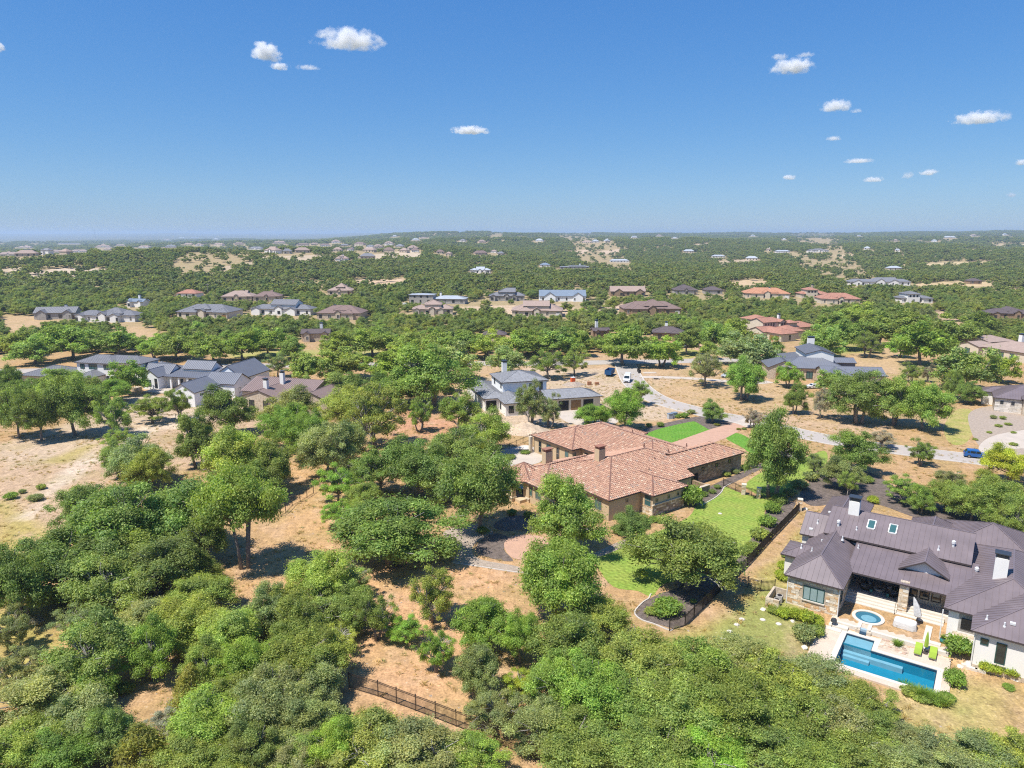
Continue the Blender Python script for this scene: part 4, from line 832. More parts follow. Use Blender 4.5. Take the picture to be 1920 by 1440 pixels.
# ---------------------------------------------------------------- houses of the middle distance
HRECT = [(870, 690, 1135, 790, 195), (1420, 640, 1655, 722, 230), (1400, 588, 1525, 645, 330), (50, 662, 275, 728, 225), (255, 672, 512, 765, 205), (445, 698, 620, 775, 195), (1795, 610, 1960, 700, 275), (1835, 700, 1960, 790, 190)]
HSPOT = [(-2, 190, 24), (100, 228, 26), (118, 320, 24), (-125, 220, 30), (-98, 203, 26), (-62, 190, 22), (190, 270, 26), (140, 190, 20)]
def mid_house(name, x0, x1, yb, tpl, rm, wm, label, seed=1, ang=0, h=3.4, style='plain', group=None, cat='house', steep=1.0):
    rg = random.Random(seed); c = hit((x0 + x1) / 2, yb); _, _, dep = proj(c); k = dep / F; Wm = (x1 - x0) * k
    Hs = House(name, (c.x, c.y, c.z), R(ang), label, cat, group); a, b = -Wm / 2, Wm / 2; W_ = Wm
    ws = []
    if tpl == 'hip': ws = [((a, 2, b, 2 + min(W_ * .62, 17)), h, .42, 'u', 'hh'), ((a + W_ * .12, 0, a + W_ * .42, 9), h - .01, .45, 'v', 'hg'), ((b - W_ * .3, .8, b - W_ * .02, 9), h - .02, .45, 'v', 'hg')]
    elif tpl == 'hip1': ws = [((a, 1, b, 1 + min(W_ * .7, 16)), h, .46, 'u', 'hh'), ((a + W_ * .55, 0, a + W_ * .85, 8), h - .01, .5, 'v', 'hg')]
    elif tpl == 'gable': ws = [((a, 2, b, 2 + min(W_ * .45, 13)), h, .6, 'u', 'gg'), ((a + W_ * .1, 0, a + W_ * .36, 9), h - .01, .65, 'v', 'gg'), ((b - W_ * .3, .6, b - W_ * .06, 9), h - .02, .65, 'v', 'gg')]
    elif tpl == 'two': ws = [((a, 2, b, 14), 3.3, .36, 'u', 'hh'), ((a + W_ * .15, 1, a + W_ * .6, 12), 6.2, .36, None, 'hh'), ((b - W_ * .35, 0, b, 9), 3.28, .4, 'v', 'hg')]
    elif tpl == 'long': ws = [((a, 2, a + W_ * .45, 13), h, .4, 'u', 'hh'), ((a + W_ * .3, 1, a + W_ * .75, 12), h - .01, .4, 'u', 'hh'), ((a + W_ * .6, 3, b, 14), h - .02, .4, 'u', 'hh'), ((a + W_ * .05, 0, a + W_ * .2, 8), h - .03, .45, 'v', 'gg'), ((a + W_ * .62, 0, a + W_ * .78, 8), h - .03, .45, 'v', 'gg')]
    elif tpl == 'modern': ws = [((a, 2, a + W_ * .45, 13), 6.0, .12, 'u', 'hh'), ((a + W_ * .4, 3, b, 16), 3.4, .28, 'u', 'hh')]
    elif tpl == 'flat': ws = [((a, 1, b, 10), 3.4, .06, 'u', 'hh'), ((a + W_ * .3, 3, b - W_ * .1, 9), 4.8, .05, 'u', 'hh')]
    elif tpl == 'small': ws = [((a, 0, b, min(W_ * .8, 11)), h, .45, None, 'hh')]
    if tpl in ('hip', 'hip1', 'long') and W_ > 14: ws.append(((a + W_ * rg.uniform(.2, .4), 3.5, a + W_ * rg.uniform(.6, .8), 15), h + rg.choice((.9, 1.4, 2.4)), .45, rg.choice(('u', 'v')), rg.choice(('hh', 'gg', 'hg')))); ws.append(((a + W_ * .42, .5, a + W_ * .56, 7), h + .5, .6, 'v', 'gg'))
    for r_, z_, sl, ax, en in ws: Hs.wing(*r_, z_, sl * steep, rm, wm, style, ax, en, base=-2.5, sp=.8, caps=k < .45)
    fr = ws[0][0][1] + .5; n = max(2, int(W_ / 5))
    for i in range(n):
        u = a + (i + .5) * W_ / n
        inside = [w for w in ws if w[0][0] + .9 < u < w[0][2] - .9]
        if not inside: continue
        w0 = min(inside, key=lambda w: w[0][1]); v = w0[0][1] + (.3 if w0[3] == 'v' and w0[4][0] == 'g' else .5)
        Hs.win('F', v, u, .8, 1.7 if rg.random() < .6 else 1.1, 1.9, 'frame_dark' if rg.random() < .7 else 'trim_white', 'glass', 2)
    if W_ > 16 and k < .6:
        w0 = ws[-3][0] if tpl in ('hip', 'long') else ws[0][0]; u = (w0[0] + w0[2]) / 2
        Hs.box('garage_door', rg.choice(('wood_door', 'trim_white', 'frame_tan')), w0[2] - 3.6, w0[1] + .41, 0, w0[2] - 1.0, w0[1] + .49, 2.3)
    if tpl in ('two', 'modern'):
        w0 = ws[1 if tpl == 'two' else 0][0]
        for t in (.25, .5, .75): Hs.win('F', w0[1] + .5, w0[0] + (w0[2] - w0[0]) * t, 4.2, 1.2, 1.3, 'frame_dark', 'glass', 2)
    if tpl != 'small' and rg.random() < .7: Hs.chimney(a + W_ * rg.uniform(.3, .7), 9, 3.6, (7.0 if h < 4 else 8.5) + (2 if tpl == 'two' else 0), 1.2, 1.1, 'stucco_white' if rg.random() < .6 else 'stone_pale')
    top = yb - (h + 4.5) / k
    HRECT.append((x0 - 2, top, x1 + 2, yb + 3, c.y)); HSPOT.append((c.x - math.sin(R(ang)) * 7, c.y + 7, max(W_ * .55, 9)))
    return Hs
MH = [
 ('stone_gable_house', 62, 137, 600, 'gable', 'metal_slate', 'stone_grey', 'grey stone house with twin gables at the far left clearing', 1, 8),
 ('grey_complex_house', 131, 250, 605, 'long', 'metal_slate', 'stucco_white', 'long white house with many grey gables and a white chimney', 2, -4),
 ('blue_barn_house', 230, 268, 577, 'gable', 'metal_blue', 'stucco_white', 'small white house with blue grey roof behind the long gabled house', 3, -15),
 ('grey_hip_house', 323, 430, 598, 'hip', 'metal_slate', 'stucco_cream', 'low house with broad grey hip roof and a small pool terrace', 4, -6),
 ('white_gable_house', 462, 582, 592, 'long', 'metal_slate', 'stucco_white', 'white house with grey roofs right of the broad grey hip roof', 5, -8),
 ('brown_hip_house', 590, 677, 600, 'hip1', 'shingle_brown', 'stone_pale', 'house with wide purple brown hip roof and pillared porch', 6, -4),
 ('red_roof_house', 329, 370, 559, 'small', 'tile_red', 'stucco_white', 'small white house with red tile roof on the left woods', 7, -5),
 ('brown_roof_house', 414, 472, 566, 'hip1', 'shingle_tan', 'stone_pale', 'tan brown roofed house half hidden behind the trees', 8, 5),
 ('brown_roof_house', 474, 525, 566, 'hip1', 'shingle_brown', 'stone_pale', 'brown roofed house between the tan brown roof and the pines', 9, 8),
 ('tan_roof_house', 612, 660, 554, 'hip1', 'shingle_tan', 'stone_pale', 'low taupe roof sunk in the woods above the purple hip roof', 10, 0),
 ('modern_grey_house', 763, 872, 571, 'modern', 'metal_pale', 'stone_grey', 'modern grey house with tower and pale metal roofs', 11, -6),
 ('tan_bungalow', 772, 850, 592, 'long', 'shingle_tan', 'stucco_cream', 'cream bungalow with tan roof in front of the modern grey house', 12, 4),
 ('dark_roof_house', 916, 985, 565, 'long', 'metal_slate', 'stone_grey', 'grey roofed house at the left end of the far street', 13, 0),
 ('pink_hip_house', 958, 1056, 595, 'hip', 'shingle_tan', 'stucco_cream', 'pale house with pinkish tan hip roof and white chimney', 14, -3),
 ('blue_roof_house', 1011, 1100, 566, 'gable', 'metal_blue', 'board_white', 'white farmhouse with blue grey metal roof and garage door', 15, 0),
 ('low_brown_house', 1145, 1212, 556, 'gable', 'shingle_tan', 'brick_brown', 'low brown house with grey brown roofs behind the far street', 16, 0),
 ('big_brown_hip_house', 1170, 1281, 591, 'hip', 'shingle_brown', 'brick_brown', 'large house with tall brown hip roof and two chimneys', 17, 2),
 ('grey_shingle_house', 1265, 1310, 553, 'hip1', 'shingle_dark', 'stone_grey', 'dark grey roof with pale chimney beyond the brown hip house', 18, 0),
 ('grey_shingle_house', 1322, 1356, 552, 'small', 'shingle_dark', 'stone_grey', 'small dark grey gabled roof beside the dry field', 19, 0),
 ('orange_roof_house', 1398, 1482, 560, 'hip', 'tile_orange', 'stucco_cream', 'house with bright orange tile roof left of the two red villas', 20, -8),
 ('red_tile_house', 1504, 1556, 560, 'two', 'tile_red', 'stucco_cream', 'two storey house with flat pinkish tile roof behind the red villa', 21, 0),
 ('red_tile_house', 1542, 1615, 571, 'hip', 'tile_red', 'stucco_cream', 'low red tile villa with hip roofs right of the orange roof', 22, -6),
 ('white_estate_house', 1594, 1712, 536, 'long', 'metal_slate', 'stucco_white', 'long white estate house with grey roofs beside the dry pasture', 23, 0),
 ('dark_modern_house', 1692, 1752, 569, 'two', 'metal_slate', 'stucco_white', 'small white house with dark grey roofs at the end of a pale drive', 24, 4),
 ('ranch_house', 1818, 1842, 533, 'small', 'shingle_dark', 'brick_brown', 'little dark ranch house in the tan pasture', 25, 0),
 ('brown_ranch_house', 1860, 1960, 601, 'long', 'shingle_dark', 'brick_brown', 'brown house with dark hip roofs at the upper right edge', 26, -10),
 ('dark_gable_house', 563, 618, 642, 'gable', 'shingle_dark', 'stone_pale', 'dark brown gabled house peeking from oaks behind the taupe roof', 27, 6),
 ('dark_gable_house', 1113, 1148, 636, 'gable', 'shingle_dark', 'brick_brown', 'dark gabled roof just left of the big oak clump at the junction', 28, 12),
 ('dark_gable_house', 1222, 1282, 640, 'hip1', 'shingle_dark', 'brick_brown', 'dark roofed house right of the oak clump at the junction', 29, -12),
 ('dark_gable_house', 905, 950, 642, 'small', 'shingle_dark', 'stone_pale', 'dark roof glimpsed through oaks behind the main street', 30, 0),
 ('flat_modern_house', 1050, 1105, 505, 'flat', 'metal_pale', 'stone_grey', 'flat roofed modern house on the tan clearing in mid distance', 31, 0),
 ('teal_roof_house', 1144, 1180, 492, 'small', 'metal_pale', 'stucco_white', 'white house with teal pool shade beyond the flat roofed house', 32, 0),
 ('white_ranch_house', 1336, 1360, 483, 'small', 'metal_pale', 'stucco_white', 'white metal roofed ranch house above the dry field', 33, 0),
 ('white_ranch_house', 880, 920, 513, 'long', 'metal_pale', 'stucco_white', 'white angular house among trees right of the bare clearing', 34, 0),
 ('blue_roof_house', 1012, 1032, 501, 'small', 'metal_blue', 'stucco_white', 'small blue roofed house left of the flat roofed house', 35, 0),
 ('white_ranch_house', 1516, 1556, 473, 'long', 'metal_slate', 'stucco_white', 'distant grey roofed house on the right hillside', 36, 0),
 ('white_barn', 1455, 1482, 474, 'small', 'metal_pale', 'stucco_white', 'distant long white barn left of the grey roofed hillside house', 37, 0),
 ('green_roof_barn', 1666, 1692, 507, 'small', 'metal_pale', 'stucco_cream', 'pale green roofed barn below the tan pasture strip', 38, 0),
]
for i, (nm, x0, x1, yb, tp, rm, wm, lb, sd, an) in enumerate(MH): mid_house(nm, x0, x1, yb, tp, rm, wm, lb, sd, an, style='seam' if 'metal' in rm and yb > 560 else 'plain', h=3.6 if tp != 'small' else 3.3)
# far subdivisions on the two hills and lone roofs near the horizon
far = []
rgf = random.Random(77)
ROW1 = [(15, 480, 34), (48, 481, 38), (82, 478, 20), (100, 474, 34), (118, 481, 20), (148, 473, 28), (45, 465, 30), (130, 458, 40), (193, 464, 26), (200, 469, 16), (225, 461, 16), (268, 465, 24), (320, 465, 20), (352, 459, 18), (372, 461, 14), (408, 461, 22), (448, 459, 16), (478, 468, 26)]
for i, (cx_, yb, w_) in enumerate(ROW1): far.append((cx_, yb, w_ * 1.15, ['shingle_tan', 'shingle_tan', 'metal_slate', 'shingle_tan', 'shingle_tan'][i % 5], ['stucco_cream', 'stone_pale', 'stucco_white'][i % 3], 'left hilltop subdivision', i))
ROW2 = [(524, 457, 22), (568, 461, 22), (505, 475, 30), (540, 476, 18), (568, 474, 28), (610, 462, 20), (632, 472, 18), (646, 462, 16), (630, 456, 18), (672, 461, 22), (690, 473, 26), (692, 466, 16), (710, 466, 18), (728, 475, 20), (728, 460, 18), (748, 464, 16), (755, 474, 18), (778, 473, 16), (776, 469, 20), (690, 486, 30), (640, 491, 26), (826, 476, 16), (840, 480, 12), (866, 453, 12), (905, 455, 14), (903, 478, 26), (925, 474, 12), (940, 479, 14), (590, 459, 14), (655, 470, 14)]
for i, (cx_, yb, w_) in enumerate(ROW2): far.append((cx_, yb, w_ * 1.15, ['shingle_tan', 'shingle_brown', 'shingle_tan', 'metal_slate'][i % 4], ['stucco_cream', 'stone_pale', 'stucco_white'][i % 3], 'middle hill subdivision', i))
ROW3 = [(1010, 453, 14), (1100, 456, 18), (1118, 455, 12), (1140, 455, 10), (1190, 446, 10), (1236, 443, 8), (1265, 447, 7), (1292, 474, 18), (1412, 443, 8), (1440, 471, 8), (1470, 450, 6), (1612, 443, 6), (1626, 468, 10), (1680, 453, 7), (1683, 472, 8), (1782, 447, 20), (1752, 454, 8), (1828, 443, 10), (1886, 441, 8), (1410, 488, 20), (340, 446, 10), (312, 450, 12), (366, 446, 14), (405, 449, 8), (780, 451, 12), (795, 447, 10), (740, 444, 8)]
for i, (cx_, yb, w_) in enumerate(ROW3): far.append((cx_, yb, w_ * 1.3, ['metal_pale', 'shingle_tan', 'metal_pale', 'metal_pale'][i % 4], ['stucco_white', 'stucco_cream'][i % 2], 'lone far roofs near the skyline', i))
RN = {'shingle_tan': 'tan roofed', 'shingle_brown': 'brown roofed', 'metal_slate': 'grey roofed', 'metal_pale': 'pale metal roofed'}
ordn = ['first', 'second', 'third', 'fourth', 'fifth', 'sixth', 'seventh', 'eighth', 'ninth', 'tenth', 'eleventh', 'twelfth', 'thirteenth', 'fourteenth', 'fifteenth', 'sixteenth', 'seventeenth', 'eighteenth', 'nineteenth', 'twentieth']
cnt = {}
for cx_, yb, w_, rm, wm, g, i in sorted(far):
    key = (g, rm); cnt[key] = cnt.get(key, 0) + 1
    where = {'left hilltop subdivision': 'on the far left hilltop', 'middle hill subdivision': 'on the middle hill', 'lone far roofs near the skyline': 'scattered below the skyline'}[g]
    mid_house('far_house', cx_ - w_ * .42, cx_ + w_ * .42, yb, ('hip1', 'small', 'hip')[i % 3], rm, wm, f'{ordn[cnt[key] - 1]} {RN[rm]} house from the left {where}', 100 + i, rgf.uniform(-25, 25), h=rgf.choice((3.6, 4.0, 5.6)), style='plain', group=g, steep=1.5)
# ---------------------------------------------------------------- trees
class _F: pass
def leaf_mesh(name, cen, rad, n, l, w, seed, zsq=.9, up=.4, mats=None, shell=2.4):
    """n diamond leaves spread over clumps (cen, rad)"""
    rg = np.random.default_rng(seed); cen = np.asarray(cen); rad = np.asarray(rad)
    p = rad ** 2; idx = rg.choice(len(cen), n, p=p / p.sum())
    d = rg.normal(size=(n, 3)); d /= np.linalg.norm(d, axis=1)[:, None]; d[:, 2] = np.where(d[:, 2] < -.35, -d[:, 2], d[:, 2])
    r = rg.random(n) ** (1 / shell) * (1 + .42 * np.abs(rg.normal(size=n)) * (rg.random(n) < .5))
    pos = cen[idx] + d * (rad[idx] * r)[:, None] * np.array((1, 1, zsq))
    nrm = d * .8 + rg.normal(size=(n, 3)) * .5 + np.array((0, 0, up)); nrm /= np.linalg.norm(nrm, axis=1)[:, None]
    t = rg.normal(size=(n, 3)) + np.array((0, 0, .35)); t -= nrm * (t * nrm).sum(1)[:, None]; t /= np.linalg.norm(t, axis=1)[:, None]; b = np.cross(nrm, t)
    s = rg.uniform(.6, 1.35, n)[:, None]
    v = np.stack([pos - t * s * l / 2, pos + b * s * w / 2 + t * s * l * .05, pos + t * s * l / 2, pos - b * s * w / 2 + t * s * l * .05], 1).reshape(-1, 3)
    me = np_mesh(name, v, np.arange(4 * n).reshape(-1, 4), mats or [MT['leaf']])
    ctone = rg.uniform(.78, 1.22, len(cen))[idx]; k = ctone * rg.uniform(.72, 1.3, n)
    hue = rg.uniform(-.12, .14, n) + rg.uniform(-.08, .1, len(cen))[idx]; pale = rg.random(n) < .05
    c = np.stack([k * (1 + hue), k * (1 + hue * .25), k * (1 - hue), np.ones(n)], 1); c[pale, :3] = np.array((1.9, 1.75, 1.9)) * k[pale, None]
    a = me.attributes.new('leaf', 'FLOAT_COLOR', 'FACE'); a.data.foreach_set('color', c.astype('f').ravel()); return me
def oak(seed, nl, l, w, nc=46, lean=.0, sparse=False, br=14, k=6, tw=40, r0=5.0, h0=7.5, trunk0=.2, multi=1, pale=False, lift=(.53, .47)):
    """crown radius 5, height 7.5; returns trunk mesh, crown mesh"""
    rg = random.Random(seed); cz = h0 * lift[0]; hz = h0 * lift[1]; ph = [rg.uniform(0, 6.28) for _ in range(6)]
    def rdir(th, el): return 1 + .16 * math.sin(2 * th + ph[0]) + .12 * math.sin(3 * th + ph[1]) + .09 * math.sin(5 * th + ph[2]) + .10 * math.sin(4 * el + 2 * th + ph[3])
    cen, rad = [], []
    for i in range(nc):
        th = i * 2.39996 + rg.uniform(-.4, .4); el = math.asin(rg.uniform(-.72, 1)); f = rg.uniform(.60, .95) if rg.random() < .78 else rg.uniform(.15, .6)
        q = rdir(th, el) * f; c = (r0 * q * math.cos(el) * math.cos(th), r0 * q * math.cos(el) * math.sin(th), cz + hz * q * math.sin(el) * 1.0)
        cen.append(c); rad.append(rg.uniform(.6, 1.2) * (1.0 if not sparse else .8))
    fx = r0 / max(math.hypot(c[0], c[1]) + q * .75 for c, q in zip(cen, rad)); fz = h0 / max(c[2] + q * .6 for c, q in zip(cen, rad)); cen = [(c[0] * fx, c[1] * fx, c[2] * fz) for c in cen]; rad = [q * fx ** .5 for q in rad]
    crown = leaf_mesh('crown', cen, rad, nl, l, w, seed)
    mb = MB(); forks = []
    for m in range(multi):
        a = rg.uniform(0, 6.28); off = .45 * (multi > 1); b0 = Vector((off * math.cos(a), off * math.sin(a), -.3)); top = Vector((b0.x * 2.2 + rg.uniform(-.4, .4), b0.y * 2.2 + rg.uniform(-.4, .4), h0 * rg.uniform(.2, .3) * (lift[0] / .53) ** 2))
        mb.tube([b0, b0.lerp(top, .5) + Vector((rg.uniform(-.15, .15), rg.uniform(-.15, .15), 0)), top], [trunk0 * 1.7, trunk0 * 1.15, trunk0], k); forks.append(top)
    order = sorted(range(nc), key=lambda i: -rad[i]); tips = []
    for j in range(br):
        c = Vector(cen[order[j % nc]]); s0 = forks[j % len(forks)]; mid = s0.lerp(c, .5) + Vector((rg.uniform(-.5, .5), rg.uniform(-.5, .5), rg.uniform(-.2, .7)))
        q1 = s0.lerp(mid, .55) + Vector((rg.uniform(-.2, .2), rg.uniform(-.2, .2), .1)); mb.tube([s0, q1, mid, mid.lerp(c, .6) + Vector((0, 0, .15)), c], [trunk0 * .72, trunk0 * .5, trunk0 * .34, trunk0 * .2, .03], max(4, k - 1), cap=False); tips.append((mid, c))
    for j in range(tw):
        m_, c = rg.choice(tips); i = rg.randrange(nc); e = Vector(cen[i]) + Vector((rg.uniform(-1, 1), rg.uniform(-1, 1), rg.uniform(-.3, 1))) * rad[i] * 1.0
        s_ = min((t_ for t_ in tips), key=lambda t_: (t_[1] - e).length)[0]
        kk = s_.lerp(e, .55) + Vector((rg.uniform(-.35, .35), rg.uniform(-.35, .35), rg.uniform(-.1, .3)))
        mb.tube([s_, kk, e], [.07, .05, .026], 3, mi=1 if rg.random() < (.85 if pale else .55) else 0, cap=False)
    return mb.mesh('trunk', [MT['bark'], MT['bark_pale']], True), crown
NEARV = [oak(s, 46000, .225, .098, nc=n, sparse=sp, multi=mu, pale=pl, tw=120) for s, n, sp, mu, pl in ((1, 84, 0, 2, 0), (2, 96, 0, 1, 0), (3, 76, 0, 3, 1), (4, 104, 0, 1, 0), (5, 68, 0, 2, 1))]
SPARV = [oak(s, 24000, .225, .098, nc=n, sparse=True, multi=mu, pale=True, tw=110, br=20) for s, n, mu in ((11, 66, 2), (12, 58, 1), (13, 74, 3))]
TALLV = oak(71, 36000, .23, .1, nc=90, multi=3, tw=60, trunk0=.13, lift=(.69, .31))
MIDV = [oak(s, 13000, .42, .20, nc=n, multi=mu, tw=12, br=9, k=5) for s, n, mu in ((21, 70, 1), (22, 60, 2), (23, 84, 1), (24, 54, 2), (25, 66, 1))]
FARV = [oak(s, 1700, .95, .6, nc=n, tw=0, br=3, k=4) for s, n in ((31, 26), (32, 20), (33, 30), (34, 24))]
def bush(seed, n, l, w, nc=16, tall=.9):
    rg = random.Random(seed); cen, rad = [], []
    for i in range(nc):
        th = i * 2.4; el = math.asin(rg.uniform(-.15, 1)); f = rg.uniform(.45, .75); cen.append((f * math.cos(el) * math.cos(th), f * math.cos(el) * math.sin(th), tall * (.42 + .5 * f * math.sin(el)))); rad.append(rg.uniform(.28, .42))
    cen.append((0, 0, tall * .35)); rad.append(.6)
    mb = MB()
    for j in range(5):
        c = Vector(cen[j * 3 % nc]); mb.tube([(0.05 * j - .1, 0, -.05), c * .5, c], [.05, .03, .015], 4, cap=False)
    return mb.mesh('stem', [MT['bark']]), leaf_mesh('foliage', cen, rad, n, l, w, seed, zsq=.8)
BUSHV = [bush(41, 4200, .15, .07), bush(42, 4200, .17, .06, 20), bush(43, 3600, .2, .1, 12, 1.0)]
def juniper(seed, n=9000):
    rg = random.Random(seed); cen, rad = [], []
    for i in range(40):
        t = rg.random(); rr = (1 - t) ** .8 * .85; th = rg.uniform(0, 6.28); cen.append((rr * math.cos(th), rr * math.sin(th), .15 + t * 1.75)); rad.append(.16 + .28 * (1 - t) * rg.uniform(.7, 1.2))
    mb = MB(); mb.tube([(0, 0, -.1), (.03, 0, .8), (0, .02, 1.7)], [.09, .06, .02], 6)
    return mb.mesh('trunk', [MT['bark']]), leaf_mesh('crown', cen, rad, n, .11, .035, seed, zsq=1.25, up=.5)
JUNV = [juniper(51), juniper(52)]
def grassclump(seed, n=260, h=.9, spread=.8):
    rg = np.random.default_rng(seed); a = rg.uniform(0, 6.283, n); r = np.sqrt(rg.random(n)) * .35; ln = rg.uniform(.5, 1.1, n) * h; out = rg.uniform(.2, 1, n) * spread
    bx, by = r * np.cos(a), r * np.sin(a); dx, dy = np.cos(a), np.sin(a); w = .035
    P = lambda t, s: np.stack([bx + dx * out * t * t - dy * w * s * (1 - t * .8), by + dy * out * t * t + dx * w * s * (1 - t * .8), ln * (t - .35 * t * t * out)], 1)
    v = np.stack([P(0, 1), P(0, -1), P(.55, -1), P(.55, 1), P(.55, 1), P(.55, -1), P(1, -1), P(1, 1)], 1).reshape(-1, 3)
    me = np_mesh('foliage', v, np.arange(8 * n).reshape(-1, 4), [MT['leaf']]); k = rg.uniform(.7, 1.3, n * 2); c = np.stack([k, k, k * .9, np.ones(2 * n)], 1)
    at2 = me.attributes.new('leaf', 'FLOAT_COLOR', 'FACE'); at2.data.foreach_set('color', c.astype('f').ravel()); return me
GRASSV = [grassclump(61), grassclump(62)]
TONE = {'g': ((.255, .335, .074), 'green'), 'd': ((.212, .285, .074), 'dark green'), 'y': ((.325, .385, .088), 'yellow green'), 'b': ((.250, .365, .064), 'bright green'), 's': ((.300, .345, .135), 'grey green'), 'e': ((.232, .315, .078), 'deep green'), 'r': ((.34, .32, .26), 'grey twiggy'), 'l': ((.38, .45, .055), 'lime green'), 'j': ((.29, .29, .05), 'olive yellow')}
TREES = []       # (pos, R, H, tone, kind, text or None, apparent px)
def tree_px(cx, cy, w, h, tone, kind='n', text=None):
    """a tree from the box its crown fills in the photo"""
    zc = 4.0
    for _ in range(5):
        p = at(cx, cy, zc); _, _, dep = proj(p); k = dep / F; Rr = 1.1 * w * k / 2; ph = math.atan2(HC - zc, math.hypot(p.x, p.y))
        ap = h * k / 2; V = math.sqrt(max((ap ** 2 - (Rr * math.sin(ph)) ** 2), 0)) / math.cos(ph); V = min(max(V, .42 * Rr), 1.15 * Rr); zc = V + max(.5, .15 * V)
    Ht = zc + V; g = gz(p.x, p.y); TREES.append((Vector((p.x, p.y, g)), Rr, Ht, tone, kind, text, w))
T = tree_px
# grove on the left with the tall oak, lots behind
for q in [(165, 950, 130, 95, 'd'), (232, 985, 210, 165, 'd'), (330, 965, 200, 150, 'e'), (100, 1060, 210, 140, 'd'), (200, 1085, 180, 130, 'e'), (300, 1060, 170, 125, 'd'), (30, 1090, 140, 140, 'd'), (378, 1062, 75, 60, 'y'), (380, 1000, 120, 110, 'd'), (262, 1030, 150, 110, 'e'),
          (367, 822, 95, 100, 'e'), (443, 850, 150, 120, 'y'), (505, 872, 115, 100, 'g'), (470, 905, 130, 90, 'e'), (262, 862, 125, 90, 's'), (278, 880, 95, 80, 'y'), (222, 858, 80, 70, 'e'), (218, 822, 62, 36, 'g', 'p'), (214, 780, 78, 75, 'g', 'p'), (283, 766, 85, 52, 'y', 'p'), (330, 757, 60, 58, 'g', 'p'),
          (30, 768, 85, 95, 'd'), (70, 772, 85, 100, 'e'), (135, 757, 110, 108, 'd'), (112, 727, 110, 78, 'g'), (10, 722, 70, 80, 'd'), (240, 708, 72, 60, 'b'), (205, 733, 92, 48, 'b'), (425, 766, 105, 92, 'd'), (540, 762, 112, 80, 's'), (402, 872, 55, 60, 'r', 'p'), (170, 735, 70, 60, 'e'), (50, 735, 80, 60, 'e')]: T(*q[:5], *(q[5:] or ('n',)))
TREES.append((at(460, 1069), 7.0, 14.6, 'g', 'tall', 'tall spreading oak with bare pale trunks above the tan clearing', 185))
# foreground left
for q in [(147, 1165, 100, 65, 's', 'p'), (172, 1222, 190, 150, 'd'), (268, 1155, 125, 90, 's'), (370, 1113, 145, 85, 'y'), (345, 1165, 160, 92, 'y'), (285, 1215, 115, 112, 'b'), (430, 1180, 150, 112, 'y'), (387, 1243, 115, 95, 'g'), (500, 1140, 122, 100, 's'), (462, 1243, 118, 105, 'b'), (560, 1168, 130, 110, 'g'), (608, 1085, 140, 112, 'y'), (572, 1240, 170, 128, 'g'),
          (75, 1302, 190, 130, 's'), (142, 1345, 185, 130, 's'), (45, 1400, 175, 115, 'g'), (112, 1405, 155, 100, 'b'), (205, 1372, 125, 110, 'e'), (168, 1290, 135, 75, 'b'), (390, 1345, 170, 130, 'b'), (355, 1412, 150, 95, 'y'), (476, 1392, 115, 112, 'd'), (500, 1312, 155, 130, 's'), (572, 1332, 145, 112, 's'), (595, 1270, 140, 105, 's'), (572, 1412, 125, 92, 's'), (622, 1392, 115, 112, 'b'), (20, 1180, 90, 80, 's', 'p'), (30, 1250, 110, 80, 's', 'p'), (430, 1300, 130, 90, 'g'), (310, 1355, 80, 60, 'r', 'p'), (440, 1420, 120, 90, 'g')]: T(*q[:5], *(q[5:] or ('n',)))
T(202, 1112, 42, 52, 'j', 'j', 'small olive yellow juniper at the shaded edge of the left grove'); T(228, 1124, 34, 44, 'j', 'j', 'second smaller olive juniper right beside the grove'); T(358, 1288, 66, 84, 'j', 'j', 'dark olive juniper on the bare patch among foreground oaks'); T(262, 1402, 95, 95, 'j', 'j', 'large olive yellow juniper at the bottom edge left of centre')
# foreground middle
for q in [(592, 1145, 150, 100, 'g', 'p'), (662, 1132, 122, 92, 'g'), (702, 1152, 92, 90, 'g', 'p'), (757, 1177, 82, 60, 'b', 'p'), (530, 1137, 112, 92, 'y'), (552, 1192, 122, 92, 'g'), (628, 1192, 100, 70, 'y', 'p'), (582, 1243, 150, 95, 's'), (540, 1312, 140, 108, 's'), (905, 1170, 132, 112, 'b'), (818, 1215, 84, 82, 'b', 'p'), (975, 1190, 85, 100, 'b'), (895, 1257, 105, 105, 's'), (975, 1282, 95, 62, 'l', 'p'), (928, 1330, 130, 84, 's', 'p'), (680, 1400, 200, 120, 'y'), (800, 1405, 190, 100, 's'), (885, 1412, 130, 90, 'b'), (745, 1420, 170, 90, 's'), (552, 1412, 125, 92, 'g'), (655, 1085, 90, 70, 's', 'p')]: T(*q[:5], *(q[5:] or ('n',)))
T(812, 1113, 105, 100, 'y', 'p', 'open yellow green oak with curved bare stems on the tan clearing')
